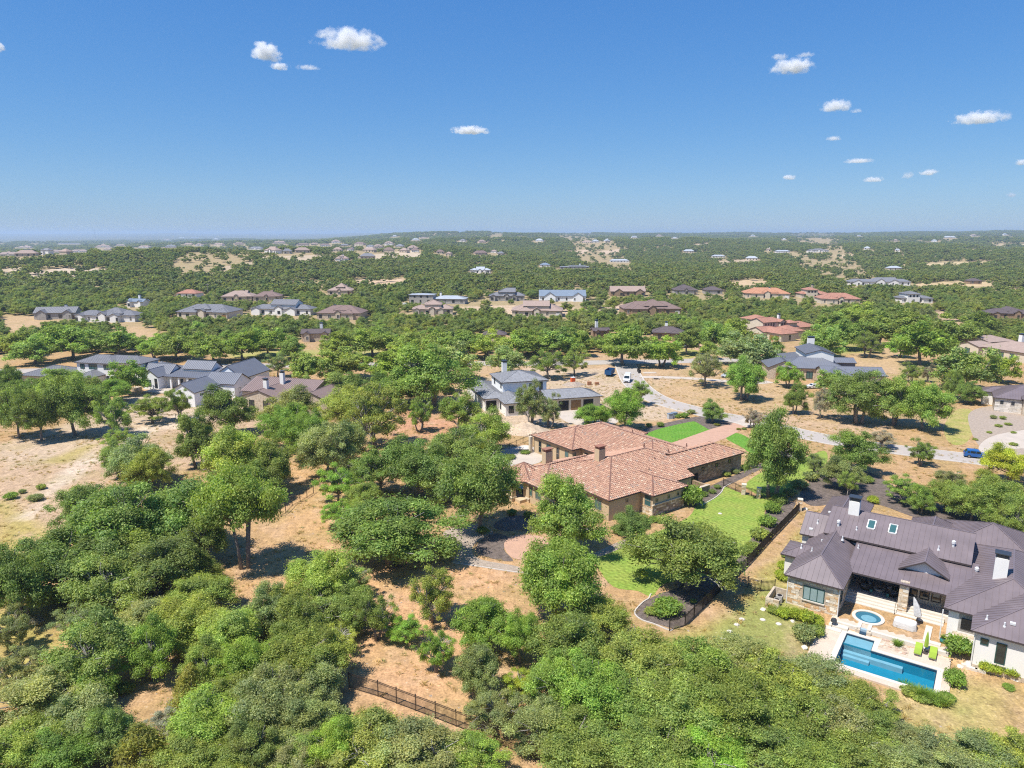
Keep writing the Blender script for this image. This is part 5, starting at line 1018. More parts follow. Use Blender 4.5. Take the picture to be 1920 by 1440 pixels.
# foreground right mass
for q in [(1065, 1215, 172, 150, 'g'), (1115, 1155, 145, 95, 'y'), (1040, 1272, 135, 122, 'g'), (1102, 1290, 172, 150, 'b'), (1020, 1352, 150, 120, 's'), (1085, 1395, 182, 130, 'e'), (1200, 1240, 190, 140, 'y'), (1312, 1250, 190, 140, 'g'), (1400, 1245, 160, 115, 's'), (1172, 1310, 182, 140, 'g'), (1262, 1330, 192, 150, 'e'), (1362, 1322, 182, 150, 'g'), (1222, 1402, 190, 120, 'g'), (1332, 1410, 182, 110, 'b'),
          (1455, 1275, 185, 135, 'y'), (1520, 1268, 170, 115, 's'), (1570, 1300, 165, 110, 'y'), (1482, 1335, 190, 140, 'g'), (1562, 1345, 170, 125, 's'), (1620, 1362, 150, 105, 'g'), (1690, 1380, 120, 75, 's'), (1440, 1388, 180, 125, 'e'), (1522, 1405, 170, 115, 'g'), (1602, 1412, 175, 100, 'y'), (1700, 1425, 150, 75, 's'), (1788, 1430, 160, 75, 's'), (1872, 1436, 150, 70, 'y'), (1752, 1400, 150, 100, 's'), (1838, 1402, 160, 100, 's'), (1925, 1405, 150, 110, 'y'), (1640, 1318, 120, 70, 'y', 'p')]: T(*q[:5], *(q[5:] or ('n',)))
# round the tile roofed house
for q in [(1047, 1085, 182, 168, 'g', 'n', 'round green oak standing alone at the corner of the mown lawn'), (1060, 960, 165, 150, 'g', 'n', 'leafy oak hiding the front wall of the tile roofed house'), (1187, 985, 84, 70, 'd', 'n', 'dark bushy tree against the south wall of the tile roofed house'), (1287, 1035, 218, 152, 'g', 'n', 'large spreading oak in the mulch bed by the black fence'), (1455, 848, 128, 155, 'g', 'n', 'tall oak at the end of the stone garage wing'),
          (898, 912, 165, 160, 'e', 'n', 'deep green oak leaning over the left porch of the tile roofed house'), (740, 995, 250, 130, 'e', 'n', 'widest dark oak with low skirts left of the gravel path'), (780, 873, 152, 112, 'e'), (702, 882, 132, 92, 'g', 'p'), (633, 908, 92, 72, 'b', 'p'), (630, 962, 72, 52, 'b', 'p'), (860, 845, 132, 92, 'd'), (910, 808, 112, 82, 'g'), (863, 768, 102, 76, 'g', 'p'), (787, 775, 54, 62, 'g', 'p'), (707, 778, 132, 112, 'y', 'p'), (650, 765, 102, 82, 'y'), (540, 798, 105, 82, 'b'), (572, 815, 95, 92, 'b'), (640, 828, 122, 92, 's'), (610, 842, 112, 102, 's'), (680, 930, 80, 60, 'g'), (830, 900, 110, 80, 'd'),
          (800, 700, 190, 118, 'g'), (842, 675, 122, 70, 's'), (733, 692, 112, 70, 'b'), (642, 682, 112, 60, 'y'), (575, 692, 82, 60, 'y'), (520, 684, 54, 42, 's', 'p'), (650, 725, 122, 62, 'd'), (735, 728, 110, 60, 'e'), (993, 752, 72, 84, 's', 'p', 'grey green oak in front of the white two storey house'), (1030, 768, 54, 60, 's', 'p', 'small grey green tree left of the white garage'), (1110, 775, 84, 45, 'b'), (1170, 766, 80, 72, 'b'), (1197, 735, 54, 44, 'g', 'p'), (950, 675, 82, 50, 's'), (1027, 682, 82, 52, 'g', 'p'), (1077, 679, 62, 46, 'g', 'p'),
          (1323, 690, 78, 62, 's', 'p', 'open sage oak alone on the dry front lot'), (1397, 708, 88, 76, 'b', 'n', 'bright green oak right of the open sage oak'), (1240, 657, 78, 56, 'b', 'n', 'bright oak on the corner verge at the junction'), (1170, 645, 112, 72, 'e', 'n', 'dense dark oak clump beside the junction'), (1400, 656, 112, 60, 's'), (1480, 703, 52, 42, 'b'), (1493, 745, 54, 56, 'g'), (1543, 755, 42, 60, 'r', 'p', 'bare grey twiggy tree left of the big oak group'), (1613, 742, 122, 95, 'e'), (1737, 758, 95, 88, 'g'), (1680, 747, 105, 92, 'e'), (1815, 690, 112, 76, 'e'), (1730, 640, 112, 80, 'b'), (1627, 644, 62, 46, 'g', 'p'), (1710, 697, 42, 36, 'g', 'p'), (1740, 698, 28, 32, 'r', 'p'), (1607, 845, 112, 82, 'e'), (1582, 885, 84, 62, 's'), (1730, 846, 54, 48, 'g', 'p', 'small round oak on the dry verge near the blue car'), (1780, 897, 72, 36, 's', 'p'), (1888, 866, 92, 72, 'l', 'n', 'lime yellow tree at the right edge beside the blue car'), (1530, 870, 50, 40, 's', 'p'), (1655, 822, 62, 30, 'r', 'p', 'leafless grey shrub tree beside the side street'),
          (1692, 916, 74, 50, 'g', 'p'), (1728, 934, 60, 52, 'g'), (1775, 927, 74, 60, 'g'), (1823, 942, 92, 70, 'g'), (1875, 938, 112, 88, 'g'), (1902, 975, 70, 80, 'g'), (1850, 905, 70, 50, 'y'), (1590, 905, 40, 45, 'g', 'p'), (1337, 770, 52, 40, 'e', 'n', 'round crape myrtle where the salmon drive meets the street'), (1414, 782, 44, 36, 'r', 'p', 'purple grey shrub tree across the salmon drive'), (1450, 790, 40, 30, 's', 'p'), (1560, 715, 60, 40, 'e'), (1880, 690, 60, 50, 'l'), (1820, 735, 60, 40, 'e'), (1790, 720, 50, 50, 'g')]: T(*q)
# trees of the near side of the middle belt, placed one by one along the street
for q in [(60, 655, 90, 50), (130, 640, 110, 60), (215, 640, 90, 50), (30, 640, 80, 50), (330, 650, 90, 45), (395, 650, 100, 55), (455, 648, 90, 50), (290, 650, 60, 42), (500, 640, 80, 50), (545, 652, 60, 40), (640, 645, 90, 48), (700, 640, 90, 50), (760, 650, 80, 52), (820, 640, 90, 50), (870, 645, 80, 48), (920, 645, 84, 50), (980, 640, 90, 52), (1040, 640, 90, 54), (1085, 640, 70, 50), (1290, 640, 70, 45), (1340, 630, 80, 50), (1380, 620, 80, 50), (1440, 655, 70, 45), (1540, 640, 90, 55), (1590, 625, 90, 55), (1650, 615, 100, 60), (1700, 600, 90, 55), (1560, 605, 80, 50), (1610, 590, 80, 45), (1790, 620, 90, 60), (1840, 605, 60, 45), (1770, 650, 60, 50), (1690, 648, 60, 40), (1330, 655, 50, 30)]: T(*q, 'gedbs'[(q[0] * 7 + q[1]) % 5])
NHAND = len(TREES)
# ---------------------------------------------------------------- woods: scatter behind the hand-placed trees
rs = random.Random(5)
import collections
grid = collections.defaultdict(list)
def gkey(x, y): return int(x // 12), int(y // 12)
for t in TREES: grid[gkey(t[0].x, t[0].y)].append((t[0].x, t[0].y, t[1]))
ROADS = [wp([(-60, 700), (0, 697), (300, 690), (560, 685), (880, 682), (1000, 682), (1120, 680), (1290, 677), (1420, 673), (1500, 668)]), wp([(-40, 618), (200, 612), (470, 606), (700, 602), (860, 580), (1060, 574), (1180, 572), (1330, 566)])]
def near_road(x, y, m=7.0):
    for r in ROADS:
        for (x0, y0), (x1, y1) in zip(r, r[1:]):
            ex, ey = x1 - x0, y1 - y0; t = max(0, min(1, ((x - x0) * ex + (y - y0) * ey) / (ex * ex + ey * ey)))
            if math.hypot(x - x0 - t * ex, y - y0 - t * ey) < m: return True
    return False
CB = [(np.array(c)[:, 0].min(), np.array(c)[:, 0].max(), np.array(c)[:, 1].min(), np.array(c)[:, 1].max(), c) for c in CLEAR]
def inpoly(x, y, poly):
    ins = False; n = len(poly)
    for i in range(n):
        x0, y0 = poly[i]; x1, y1 = poly[(i + 1) % n]
        if (y0 > y) != (y1 > y) and x < (x1 - x0) * (y - y0) / (y1 - y0 + 1e-12) + x0: ins = not ins
    return ins
def free(x, y, Rr, Ht, z):
    px, py, dep = proj((x, y, z))
    if (py > 664 and -90 < px < 2010) or px < -1100 or px > 3020: return None
    for a, b, c, d, poly in CB:
        if a < x < b and c < y < d and inpoly(x, y, poly) and rs.random() > .04: return None
    for hx, hy, hr in HSPOT:
        if abs(x - hx) < hr + Rr and abs(y - hy) < hr and math.hypot(x - hx, y - hy) < hr * .9 + Rr: return None
    wpx = Rr * F / dep; top = proj((x, y, z + Ht))[1]
    for x0, y0, x1, y1, hy in HRECT:
        if y < hy + 3 and px + wpx > x0 and px - wpx < x1 and top < y1 - (y1 - y0) * .36 and py > y0: return None
    if y < 700 and near_road(x, y, 5 + Rr * .6): return None
    return px, py, dep, wpx
SC = []
def scatter(y0, y1, dens, rmin, rmax, sep, hfac=(1.15, 1.5), wid=1.2):
    n = int(wid * (y1 * y1 - y0 * y0) * dens)
    ya = [math.sqrt(rs.uniform(y0 * y0, y1 * y1)) for _ in range(n)]; xa = [rs.uniform(-wid, wid) * q for q in ya]; za = zt(xa, ya)
    for x, y, z in zip(xa, ya, za.tolist()):
        sf = 1 + max(0, y - 700) / 900; nz = mnoise.noise((x / 90 / sf, y / 150 / sf, 3.3)) + .6 * mnoise.noise((x / 33 / sf, y / 60 / sf, 8))
        if nz < -.36 and rs.random() < .9: continue
        Rr = rs.uniform(rmin, rmax) * (1.1 if nz > .2 else 1)
        gx, gy = gkey(x, y)
        if sep and any(math.hypot(x - q[0], y - q[1]) < (Rr + q[2]) * sep for i in (-1, 0, 1) for j in (-1, 0, 1) for q in grid[(gx + i, gy + j)]): continue
        Ht = Rr * rs.uniform(*hfac); fr = free(x, y, Rr, Ht, z)
        if not fr: continue
        if sep: grid[(gx, gy)].append((x, y, Rr))
        SC.append((Vector((x, y, z - .2)), Rr, Ht, fr))
scatter(236, 470, .045, 2.6, 5.4, .50)
scatter(470, 1000, .026, 2.8, 5.8, .46)
scatter(1000, 2200, .0100, 3.2, 6.5, 0)
scatter(2200, 6500, .0016, 6.5, 13, 0, (.75, 1.0), .95)
scatter(30, 236, .03, 2.8, 5.4, .62, wid=2.2)
# the 300 that show largest are trees of their own; the rest is one far wood
SC.sort(key=lambda t: -t[3][3] if 20 < t[3][0] < 1900 and t[3][1] < 664 else 0)
NIND = max(0, 300 - NHAND)
tones = 'ggegesydgb'
for t in SC[:NIND]: TREES.append((t[0], t[1], t[2], tones[rs.randrange(10)], 'n', None, t[3][3] * 2))
REST = SC[NIND:]
LAND = [(1150, 870, 'the tile roofed house'), (1700, 1040, 'the purple brown metal roof'), (1005, 735, 'the white two storey house'), (380, 710, 'the white gabled house'), (160, 690, 'the grey roofed left house'), (540, 730, 'the taupe metal roof'), (1540, 680, 'the clerestory house'), (1880, 740, 'the right edge purple roof'), (1860, 650, 'the taupe grey right roof'), (1462, 615, 'the red tile villa'),
        (1640, 1240, 'the blue pool'), (840, 1345, 'the brown picket fence'), (1340, 1120, 'the black yard fence'), (900, 1050, 'the gravel path'), (1174, 708, 'the parked white van'), (1830, 852, 'the blue car'), (460, 1065, 'the tall bare trunked oak'), (100, 900, 'the scraped left field'), (570, 1000, 'the tan clearing'), (1320, 810, 'the bright front lawn'), (60, 1220, 'the yellow grass patch'), (350, 1290, 'the olive juniper'), (1215, 682, 'the street junction'), (300, 690, 'the main street')]
LAND += [((m[1] + m[2]) / 2, m[3] - 8, 'the ' + ' '.join(m[7].split(' with ')[0].split(' half ')[0].split(' in the')[0].split()[:6])) for m in MH if m[3] > 545]
lab = {}
info = []
for i, t in enumerate(TREES):
    if t[5]: info.append(t[5]); continue
    px, py, _ = proj(t[0] + Vector((0, 0, t[2] * .5)))
    L = min(LAND, key=lambda q: math.hypot(q[0] - px, (q[1] - py) * 1.8)); dx, dy = px - L[0], (py - L[1]) * 1.8
    rel = ('right of' if dx > 0 else 'left of') if abs(dx) > abs(dy) else ('in front of' if dy > 0 else 'behind')
    key = (TONE[t[3]][1], t[4] == 'p', rel, L[2]); lab.setdefault(key, []).append((math.hypot(dx, dy), i)); info.append(None)
for (tn, sp, rel, ld), lst in lab.items():
    lst.sort()
    for r, (_, i) in enumerate(lst):
        kind_ = 'open twiggy oak' if sp else 'oak'
        info[i] = f'{tn} {kind_} {rel} {ld}' if len(lst) == 1 else f'{tn} {kind_} {rel} {ld}, ' + ('nearest to it' if r == 0 else f'{ordn[min(r, 19)]} nearest to it')
rt = random.Random(9)
for i, (p, Rr, Ht, tone, kind, text, wpx) in enumerate(TREES):
    dep = p.y
    if kind == 'j': tm, cm = JUNV[i % 2]; sc = (Rr / .95, Rr / .95, Ht / 1.95); nm = 'juniper'
    elif kind == 'tall': tm, cm = TALLV; sc = (Rr / 5, Rr / 5, Ht / 7.5); nm = 'live_oak'
    else:
        V = (SPARV if kind == 'p' and dep < 280 else NEARV if dep < 200 else MIDV); tm, cm = V[rt.randrange(len(V))]; sc = (Rr / 5, Rr / 5, Ht / 7.5); nm = 'live_oak'
    root = empty(nm, p, rt.uniform(0, 6.28)); root.scale = sc
    tag(root, info[i], 'tree', 'live oaks of the wooded lots' if nm == 'live_oak' else 'junipers in the brush')
    link('trunk', tm, root); c = link('crown', cm, root); b = TONE[tone][0]; k = rt.uniform(.92, 1.3)
    c.color = (b[0] * k * rt.uniform(.93, 1.1), b[1] * k, b[2] * k * rt.uniform(.9, 1.1), 1)
# one object for the far wood: points carrying instances of a few tree shapes
src = bpy.data.collections.new('wood_sources')
wood = [(.225, .295, .090), (.190, .265, .088), (.260, .315, .094), (.245, .290, .125)]
nsrc = 0
for vi, V in enumerate((MIDV[:4], FARV)):
    for j, (tm, cm) in enumerate(V):
        for q in range(2):
            me = cm.copy(); me.materials.clear(); me.materials.append(leafmat(f'wood_leaves_{vi}{j}{q}', tuple(c * (.95, .80)[vi] for c in wood[(j + 2 * q) % 4]))); o = bpy.data.objects.new(f'wood_source_{nsrc:02d}', me); src.objects.link(o); nsrc += 1
wv = np.array([t[0][:] for t in REST], 'f'); wm_ = bpy.data.meshes.new('far_wood'); wm_.vertices.add(len(wv)); wm_.vertices.foreach_set('co', wv.ravel())
scl = np.array([(t[1] / 4.6, t[1] / 4.6, t[2] / 7.5) for t in REST], 'f'); a = wm_.attributes.new('scl', 'FLOAT_VECTOR', 'POINT'); a.data.foreach_set('vector', scl.ravel())
a = wm_.attributes.new('idx', 'INT', 'POINT'); a.data.foreach_set('value', np.array([rt.randrange(8) if t[0].y < 520 else 8 + rt.randrange(8) for t in REST], 'i'))
a = wm_.attributes.new('rot', 'FLOAT', 'POINT'); a.data.foreach_set('value', np.array([rt.uniform(0, 6.28) for _ in REST], 'f')); wm_.update()
ng = bpy.data.node_groups.new('wood_nodes', 'GeometryNodeTree'); ng.interface.new_socket('Geometry', in_out='INPUT', socket_type='NodeSocketGeometry'); ng.interface.new_socket('Geometry', in_out='OUTPUT', socket_type='NodeSocketGeometry')
gi, go = ng.nodes.new('NodeGroupInput'), ng.nodes.new('NodeGroupOutput'); ip = ng.nodes.new('GeometryNodeInstanceOnPoints'); ci = ng.nodes.new('GeometryNodeCollectionInfo')
ci.inputs['Collection'].default_value = src; ci.inputs['Separate Children'].default_value = True; ci.inputs['Reset Children'].default_value = True
def named(nm, ty):
    n = ng.nodes.new('GeometryNodeInputNamedAttribute'); n.data_type = ty; n.inputs['Name'].default_value = nm; return n.outputs['Attribute']
cx_ = ng.nodes.new('ShaderNodeCombineXYZ'); er = ng.nodes.new('FunctionNodeEulerToRotation')
ng.links.new(gi.outputs[0], ip.inputs['Points']); ng.links.new(ci.outputs[0], ip.inputs['Instance']); ip.inputs['Pick Instance'].default_value = True
ng.links.new(named('idx', 'INT'), ip.inputs['Instance Index']); ng.links.new(named('rot', 'FLOAT'), cx_.inputs['Z']); ng.links.new(cx_.outputs[0], er.inputs[0]); ng.links.new(er.outputs[0], ip.inputs['Rotation']); ng.links.new(named('scl', 'FLOAT_VECTOR'), ip.inputs['Scale']); ng.links.new(ip.outputs[0], go.inputs[0])
fw = link('far_wood', wm_); md = fw.modifiers.new('instances', 'NODES'); md.node_group = ng
tag(fw, 'woodland of oak and cedar covering the plain to the horizon', 'woodland', kind='stuff')
print('TREES', len(TREES), 'hand', NHAND, 'rest', len(REST))
# ---------------------------------------------------------------- shrubs
def shrub(px, py, w, tone, label, v=None, z=None, name='shrub', tall=1.0):
    p = hit(px, py) if z is None else at(px, py, z); _, _, dep = proj(p); r = w * dep / F / 2; i = len(bpy.data.objects); rr = random.Random(px * 31 + py)
    root = empty(name, p, rr.uniform(0, 6)); root.scale = (r, r, r * tall); sm, fm_ = BUSHV[(int(px + py) if v is None else v) % 3]; link('stem', sm, root); c = link('foliage', fm_, root); c.color = (*TONE[tone][0], 1); tag(root, label, 'shrub', 'garden shrubs'); return root
SH = [(1277, 905, 44, 'b', 'bright green holly rising beside the garage corner', 1.5), (1295, 948, 46, 'b', 'bright conical holly nearest the lawn by the house corner', 1.7), (1250, 1150, 62, 'b', 'round bright shrub in the lower mulch bed'), (1222, 1150, 30, 'y', 'low yellow green shrub beside the round bright shrub', .6), (1300, 1130, 14, 'y', 'tiny yellow shrub in the mulch near the fence'), (1330, 1120, 12, 's', 'tiny grey tuft in the mulch under the lawn oak'),
      (1447, 960, 40, 'b', 'upper bright laurel along the black fence'), (1462, 942, 34, 'e', 'deep green shrub near the stone fence pillar'), (1438, 985, 36, 'b', 'middle laurel along the black fence'), (1425, 1010, 38, 'y', 'yellow green laurel along the black fence'), (1412, 1030, 30, 'y', 'lower yellow laurel beside the lawn oak'), (1400, 1040, 34, 'g', 'green shrub where the fence meets the lawn oak'), (1480, 930, 30, 's', 'grey green shrub above the stone fence pillar'), (1500, 915, 34, 's', 'sage shrub at the edge of the broad mulch bed'), (1520, 900, 30, 's', 'pale sage shrub further along the mulch bed'),
      (1335, 925, 16, 'e', 'small dark shrub in the curved bed by the low wall'), (1345, 916, 14, 'e', 'second small dark shrub in the curved bed'), (1320, 930, 18, 'e', 'third small dark shrub nearest the hollies'), (1362, 893, 16, 'y', 'pale round shrub against the stone garage wall'), (1378, 888, 18, 's', 'grey shrub against the stone garage wall'), (1395, 880, 18, 'e', 'dark shrub at the far end of the garage wall'), (1410, 875, 18, 'e', 'last dark shrub of the garage bed'),
      (1636, 942, 26, 'l', 'round lime shrub in the broad mulch bed'), (1465, 1085, 34, 'l', 'tall lime hedge plant beside the white side wall'), (1468, 1065, 28, 'l', 'rear lime hedge plant beside the white side wall'), (1475, 1045, 20, 'b', 'small bright shrub behind the lime hedge'), (1625, 905, 26, 'g', 'green tuft near the chimney'), 
      (1470, 1158, 30, 'l', 'first yellow lantana left of the stone wing window', 1.35), (1490, 1160, 32, 'l', 'second yellow lantana under the stone wing window', 1.35), (1512, 1166, 32, 'l', 'third yellow lantana before the stone wing', 1.35), (1532, 1172, 30, 'l', 'fourth yellow lantana near the patio corner', 1.35), (1448, 1150, 22, 'y', 'grassy green tuft at the stone enclosure'), (1505, 1195, 50, 's', 'loose sage shrub below the lantanas'), (1530, 1190, 34, 'g', 'green shrub at the patio corner'),
      (1795, 1225, 50, 'b', 'tall bright shrub right of the teal pot', 1.3), (1790, 1285, 44, 'b', 'second tall shrub at the pool corner', 1.5), (1848, 1258, 34, 'l', 'lime shrub under the tall window', 1.35), (1870, 1262, 34, 'l', 'second lime shrub under the tall window', 1.35), (1893, 1268, 30, 'l', 'third lime shrub nearest the edge', 1.35), (1890, 1290, 26, 'b', 'low green ground cover along the white wall', .5), (1755, 1318, 40, 'b', 'dense green clump below the pool edge', .7), (1735, 1316, 34, 'g', 'grassy clump below the pool edge', .7), (1775, 1312, 34, 'b', 'round green clump at the outer pool corner', .8), (1705, 1300, 34, 'y', 'long grass clump left of the pool wall', .6), (1720, 1310, 30, 'y', 'second long grass clump by the pool wall', .6), (1913, 1262, 18, 'l', 'lime shrub cut by the right edge'),
      (1238, 800, 18, 'g', 'small green shrub in the front mulch bed'), (1216, 800, 14, 'g', 'small shrub at the left end of the front bed'), (1270, 783, 16, 'b', 'first upright shrub beside the utility boxes'), (1283, 783, 18, 'b', 'second upright shrub beside the utility boxes'), (1296, 776, 16, 's', 'spiky grey shrub near the street'), (1345, 798, 14, 'j', 'tan grass tuft at the driveway edge', .6), (1385, 806, 12, 'j', 'tan grass tuft across the driveway', .6), (1395, 805, 12, 'd', 'dark tuft across the driveway', .6),
      (22, 935, 26, 'b', 'bright weed bush at the left field edge'), (42, 925, 16, 's', 'first grey weed on the left field'), (68, 938, 34, 's', 'dry grey bush on the left field', .7), (78, 917, 18, 'y', 'yellow weed on the left field'), (1862, 785, 14, 's', 'grey shrub at the limestone wall'), (1880, 786, 12, 'y', 'yellow shrub at the limestone wall'), (1872, 800, 14, 'y', 'first low shrub in the gravel yard', .6), (1890, 797, 14, 'y', 'second low shrub in the gravel yard', .6), (1855, 812, 12, 'y', 'third low shrub in the gravel yard', .6), (1828, 825, 12, 'y', 'fourth low shrub in the gravel yard', .6), (1900, 812, 12, 'y', 'fifth low shrub in the gravel yard', .6), (1900, 835, 16, 'y', 'low shrub on the drive island', .6), (1815, 742, 34, 'b', 'bright hedge plant left of the right edge house'), (1798, 730, 26, 'g', 'hedge plant behind the bright hedge'),
      (1100, 1005, 30, 'e', 'dark shrub below the house oak'), (1205, 985, 26, 'e', 'dark shrub at the stone corner'), (1225, 978, 22, 'b', 'bright shrub at the stone corner'), (1160, 1000, 34, 'd', 'dark shrub along the south wall'), (905, 1000, 26, 'e', 'low green shrub by the porch bed'), (960, 965, 20, 'e', 'low shrub at the porch column'), (990, 970, 22, 'g', 'low shrub in front of the porch'), (1040, 860, 14, 'b', 'clipped green bush in the courtyard'), (985, 850, 20, 'e', 'ground cover near the courtyard terrace', .5), (955, 860, 30, 'e', 'dark ground cover left of the courtyard', .5),
      (330, 1330, 40, 'r', 'bleached dead bush in the foreground brush'), (70, 1170, 34, 'r', 'grey dead bush at the yellow grass'), (300, 1240, 30, 'r', 'grey dead bush among yellow oaks'), (640, 1345, 36, 's', 'sage bush left of the picket fence'), (60, 1350, 40, 'y', 'yellow bush in the left foreground'), (130, 1260, 44, 'y', 'yellow green bush behind the dark round oak'), (230, 1300, 40, 'e', 'deep green bush on the foreground slope'), (100, 1130, 44, 'y', 'yellow bush under the left grove'), (150, 1140, 36, 'l', 'lime weed bush under the left grove'), (330, 1110, 40, 'e', 'low brush in the grove shade'), (400, 1080, 34, 'e', 'low brush near the tall trunks')]
for q in SH: shrub(q[0], q[1], q[2], q[3], q[4], tall=q[5] if len(q) > 5 else 1.0)
# ---------------------------------------------------------------- pool terrace (frame of the pool house)
def bloc(u, v, z=0): return Vector((BO.x + u * BX[0] + v * BY[0], BO.y + u * BX[1] + v * BY[1], z))
def broot(name, label, cat, u=0, v=0, z=0, rz=0, group=None): return tag(empty(name, bloc(u, v, z), BA + rz), label, cat, group)
pt = broot('patio', 'pink travertine patio with white stone edging beside the house', 'patio')
def bx(parent, name, m, *c):
    mb = MB(); mb.box(*c); return mb.build(name, MT[m], parent)
bx(pt, 'paving', 'travertine', 5.9, -.35, -.9, 18.3, 7.2, 0.0); bx(pt, 'edging', 'limestone', 5.9, -.75, -.9, 9.0, -.35, .02); bx(pt, 'edging', 'limestone', 10.2, -.75, -.9, 18.3, -.35, .02)
bx(pt, 'low_wall', 'limestone', 15.6, .9, 0, 16.3, 4.4, .14); bx(pt, 'low_wall', 'limestone', 15.6, .2, 0, 17.4, .88, .16)
bx(pt, 'step', 'limestone', 5.9, -1.5, -.9, 8.0, -.76, -.2); bx(pt, 'step', 'limestone', 5.6, -2.3, -.9, 7.4, -1.52, -.38)
dk = broot('pool_deck', 'lower travertine deck around the swimming pool', 'deck')
for c in ((4.6, -10.2, 7.4, -2.3), (7.4, -1.2, 18.6, -.75), (11.55, -3.55, 18.6, -1.2), (18.1, -10.2, 18.9, -3.55), (7.4, -10.2, 18.1, -9.4)): bx(dk, 'paving', 'travertine', c[0], c[1], -1.1, c[2], c[3], -.5)
sp_ = broot('swimming_pool', 'blue swimming pool with shallow shelf and white coping', 'swimming pool')
MT['plaster'] = mat('blue_pool_plaster', (.02, .25, .37), rough=.6, var=.06, scale=1.2, fine=.06, fscale=5); MT['shelf'] = mat('grey_blue_pool_tile', (.34, .46, .54), rough=.6, var=.06, scale=2); MT['pooltile'] = mat('waterline_tile', (.03, .07, .12), rough=.4, var=.2, scale=6)
mb = MB()       # basin
def basin(u0, v0, u1, v1, z, top, mi=0):
    mb.poly([(u0, v0, z), (u1, v0, z), (u1, v1, z), (u0, v1, z)], mi)
    for a, b in (((u0, v0), (u1, v0)), ((u1, v0), (u1, v1)), ((u1, v1), (u0, v1)), ((u0, v1), (u0, v0))): mb.poly([(*b, z), (*a, z), (*a, top), (*b, top)], mi)
basin(8.0, -8.9, 17.5, -4.15, -1.9, -.52); mb.build('basin', [MT['plaster']], sp_)
bx(sp_, 'shelf', 'shelf', 8.0, -4.15, -1.9, 11.0, -1.75, -.74); bx(sp_, 'shelf_step', 'shelf', 8.05, -4.7, -1.9, 14.3, -4.16, -1.3); bx(sp_, 'shelf_step', 'shelf', 8.1, -5.2, -1.9, 11.0, -4.71, -1.55)
mb = MB()
for c in ((8.0, -8.9, 17.5, -8.84), (17.44, -8.84, 17.5, -4.2), (11.0, -4.2, 17.5, -4.14), (8.0, -8.84, 8.06, -1.8), (8.06, -1.82, 11.0, -1.76), (10.94, -4.15, 11.0, -1.82)): mb.box(c[0], c[1], -.72, c[2], c[3], -.53)
mb.build('waterline_tile', MT['pooltile'], sp_)
for c in ((7.4, -9.4, 8.0, -1.2), (8.0, -1.75, 11.6, -1.2), (11.0, -3.55, 11.55, -1.75), (11.0, -4.12, 18.1, -3.55), (17.52, -9.4, 18.1, -4.12), (8.0, -9.4, 17.52, -8.9)): bx(sp_, 'coping', 'limestone', c[0] + .004, c[1] + .004, -.9, c[2] - .004, c[3] - .004, -.46)
wmat = bpy.data.materials.new('pool_water'); wmat.use_nodes = True; nt = wmat.node_tree; nt.nodes.clear(); o_ = nd(nt, 'ShaderNodeOutputMaterial'); tr = nd(nt, 'ShaderNodeBsdfTransparent'); tr.inputs[0].default_value = (.72, .93, .97, 1); gl = nd(nt, 'ShaderNodeBsdfGlossy'); gl.inputs['Roughness'].default_value = .03
fr_ = nd(nt, 'ShaderNodeFresnel'); fr_.inputs[0].default_value = 1.33; mxs = nd(nt, 'ShaderNodeMixShader'); nzz = nd(nt, 'ShaderNodeTexNoise'); nzz.inputs['Scale'].default_value = 5; bpp = nd(nt, 'ShaderNodeBump'); bpp.inputs['Strength'].default_value = .25; bpp.inputs['Distance'].default_value = .05
nt.links.new(nzz.outputs['Fac'], bpp.inputs['Height']); nt.links.new(bpp.outputs[0], gl.inputs['Normal']); nt.links.new(bpp.outputs[0], fr_.inputs['Normal']); nt.links.new(fr_.outputs[0], mxs.inputs[0]); nt.links.new(tr.outputs[0], mxs.inputs[1]); nt.links.new(gl.outputs[0], mxs.inputs[2]); nt.links.new(mxs.outputs[0], o_.inputs[0]); MT['water'] = wmat
mb = MB(); mb.poly([(8.03, -8.87, -.6), (17.47, -8.87, -.6), (17.47, -4.18, -.6), (11.0, -4.18, -.6), (10.97, -1.8, -.6), (8.03, -1.8, -.6)]); mb.build('water', wmat, sp_)
# hot tub with spillway
tb = broot('hot_tub', 'round blue hot tub with white coping spilling to the pool', 'hot tub', 9.6, 2.4)
mb = MB()
for j in range(32):
    a, b = 2 * math.pi * j / 32, 2 * math.pi * (j + 1) / 32; P = lambda r, t, z: (r * math.cos(t), r * math.sin(t), z)
    mb.poly([P(1.42, a, .14), P(1.82, a, .14), P(1.82, b, .14), P(1.42, b, .14)]); mb.poly([P(1.82, a, .005), P(1.82, b, .005), P(1.82, b, .14), P(1.82, a, .14)]); mb.poly([P(1.42, b, .02), P(1.42, a, .02), P(1.42, a, .14), P(1.42, b, .14)])
mb.build('coping', MT['limestone'], tb)
mb = MB(); mb.lathe([(1.42, .012), (1.40, .05), (1.05, .052), (1.04, .03), (.62, .028), (.6, .014), (.01, .013)], 32); MT['tub'] = mat('hot_tub_tile', (.10, .22, .30), rough=.5, var=.1, scale=4); mb.build('basin', MT['tub'], tb)
mb = MB(); mb.lathe([(.85, .0305), (.8, .034), (.01, .034)], 24, .1, -.15); mb.build('basin_floor', MT['shelf'], tb)
mb = MB(); mb.poly([(1.41 * math.cos(2 * math.pi * j / 32), 1.41 * math.sin(2 * math.pi * j / 32), .085) for j in range(32)]); mb.build('water', wmat, tb)
spw = broot('spillway', 'stone lined spillway channel between hot tub and pool', 'spillway', 9.6, 0)
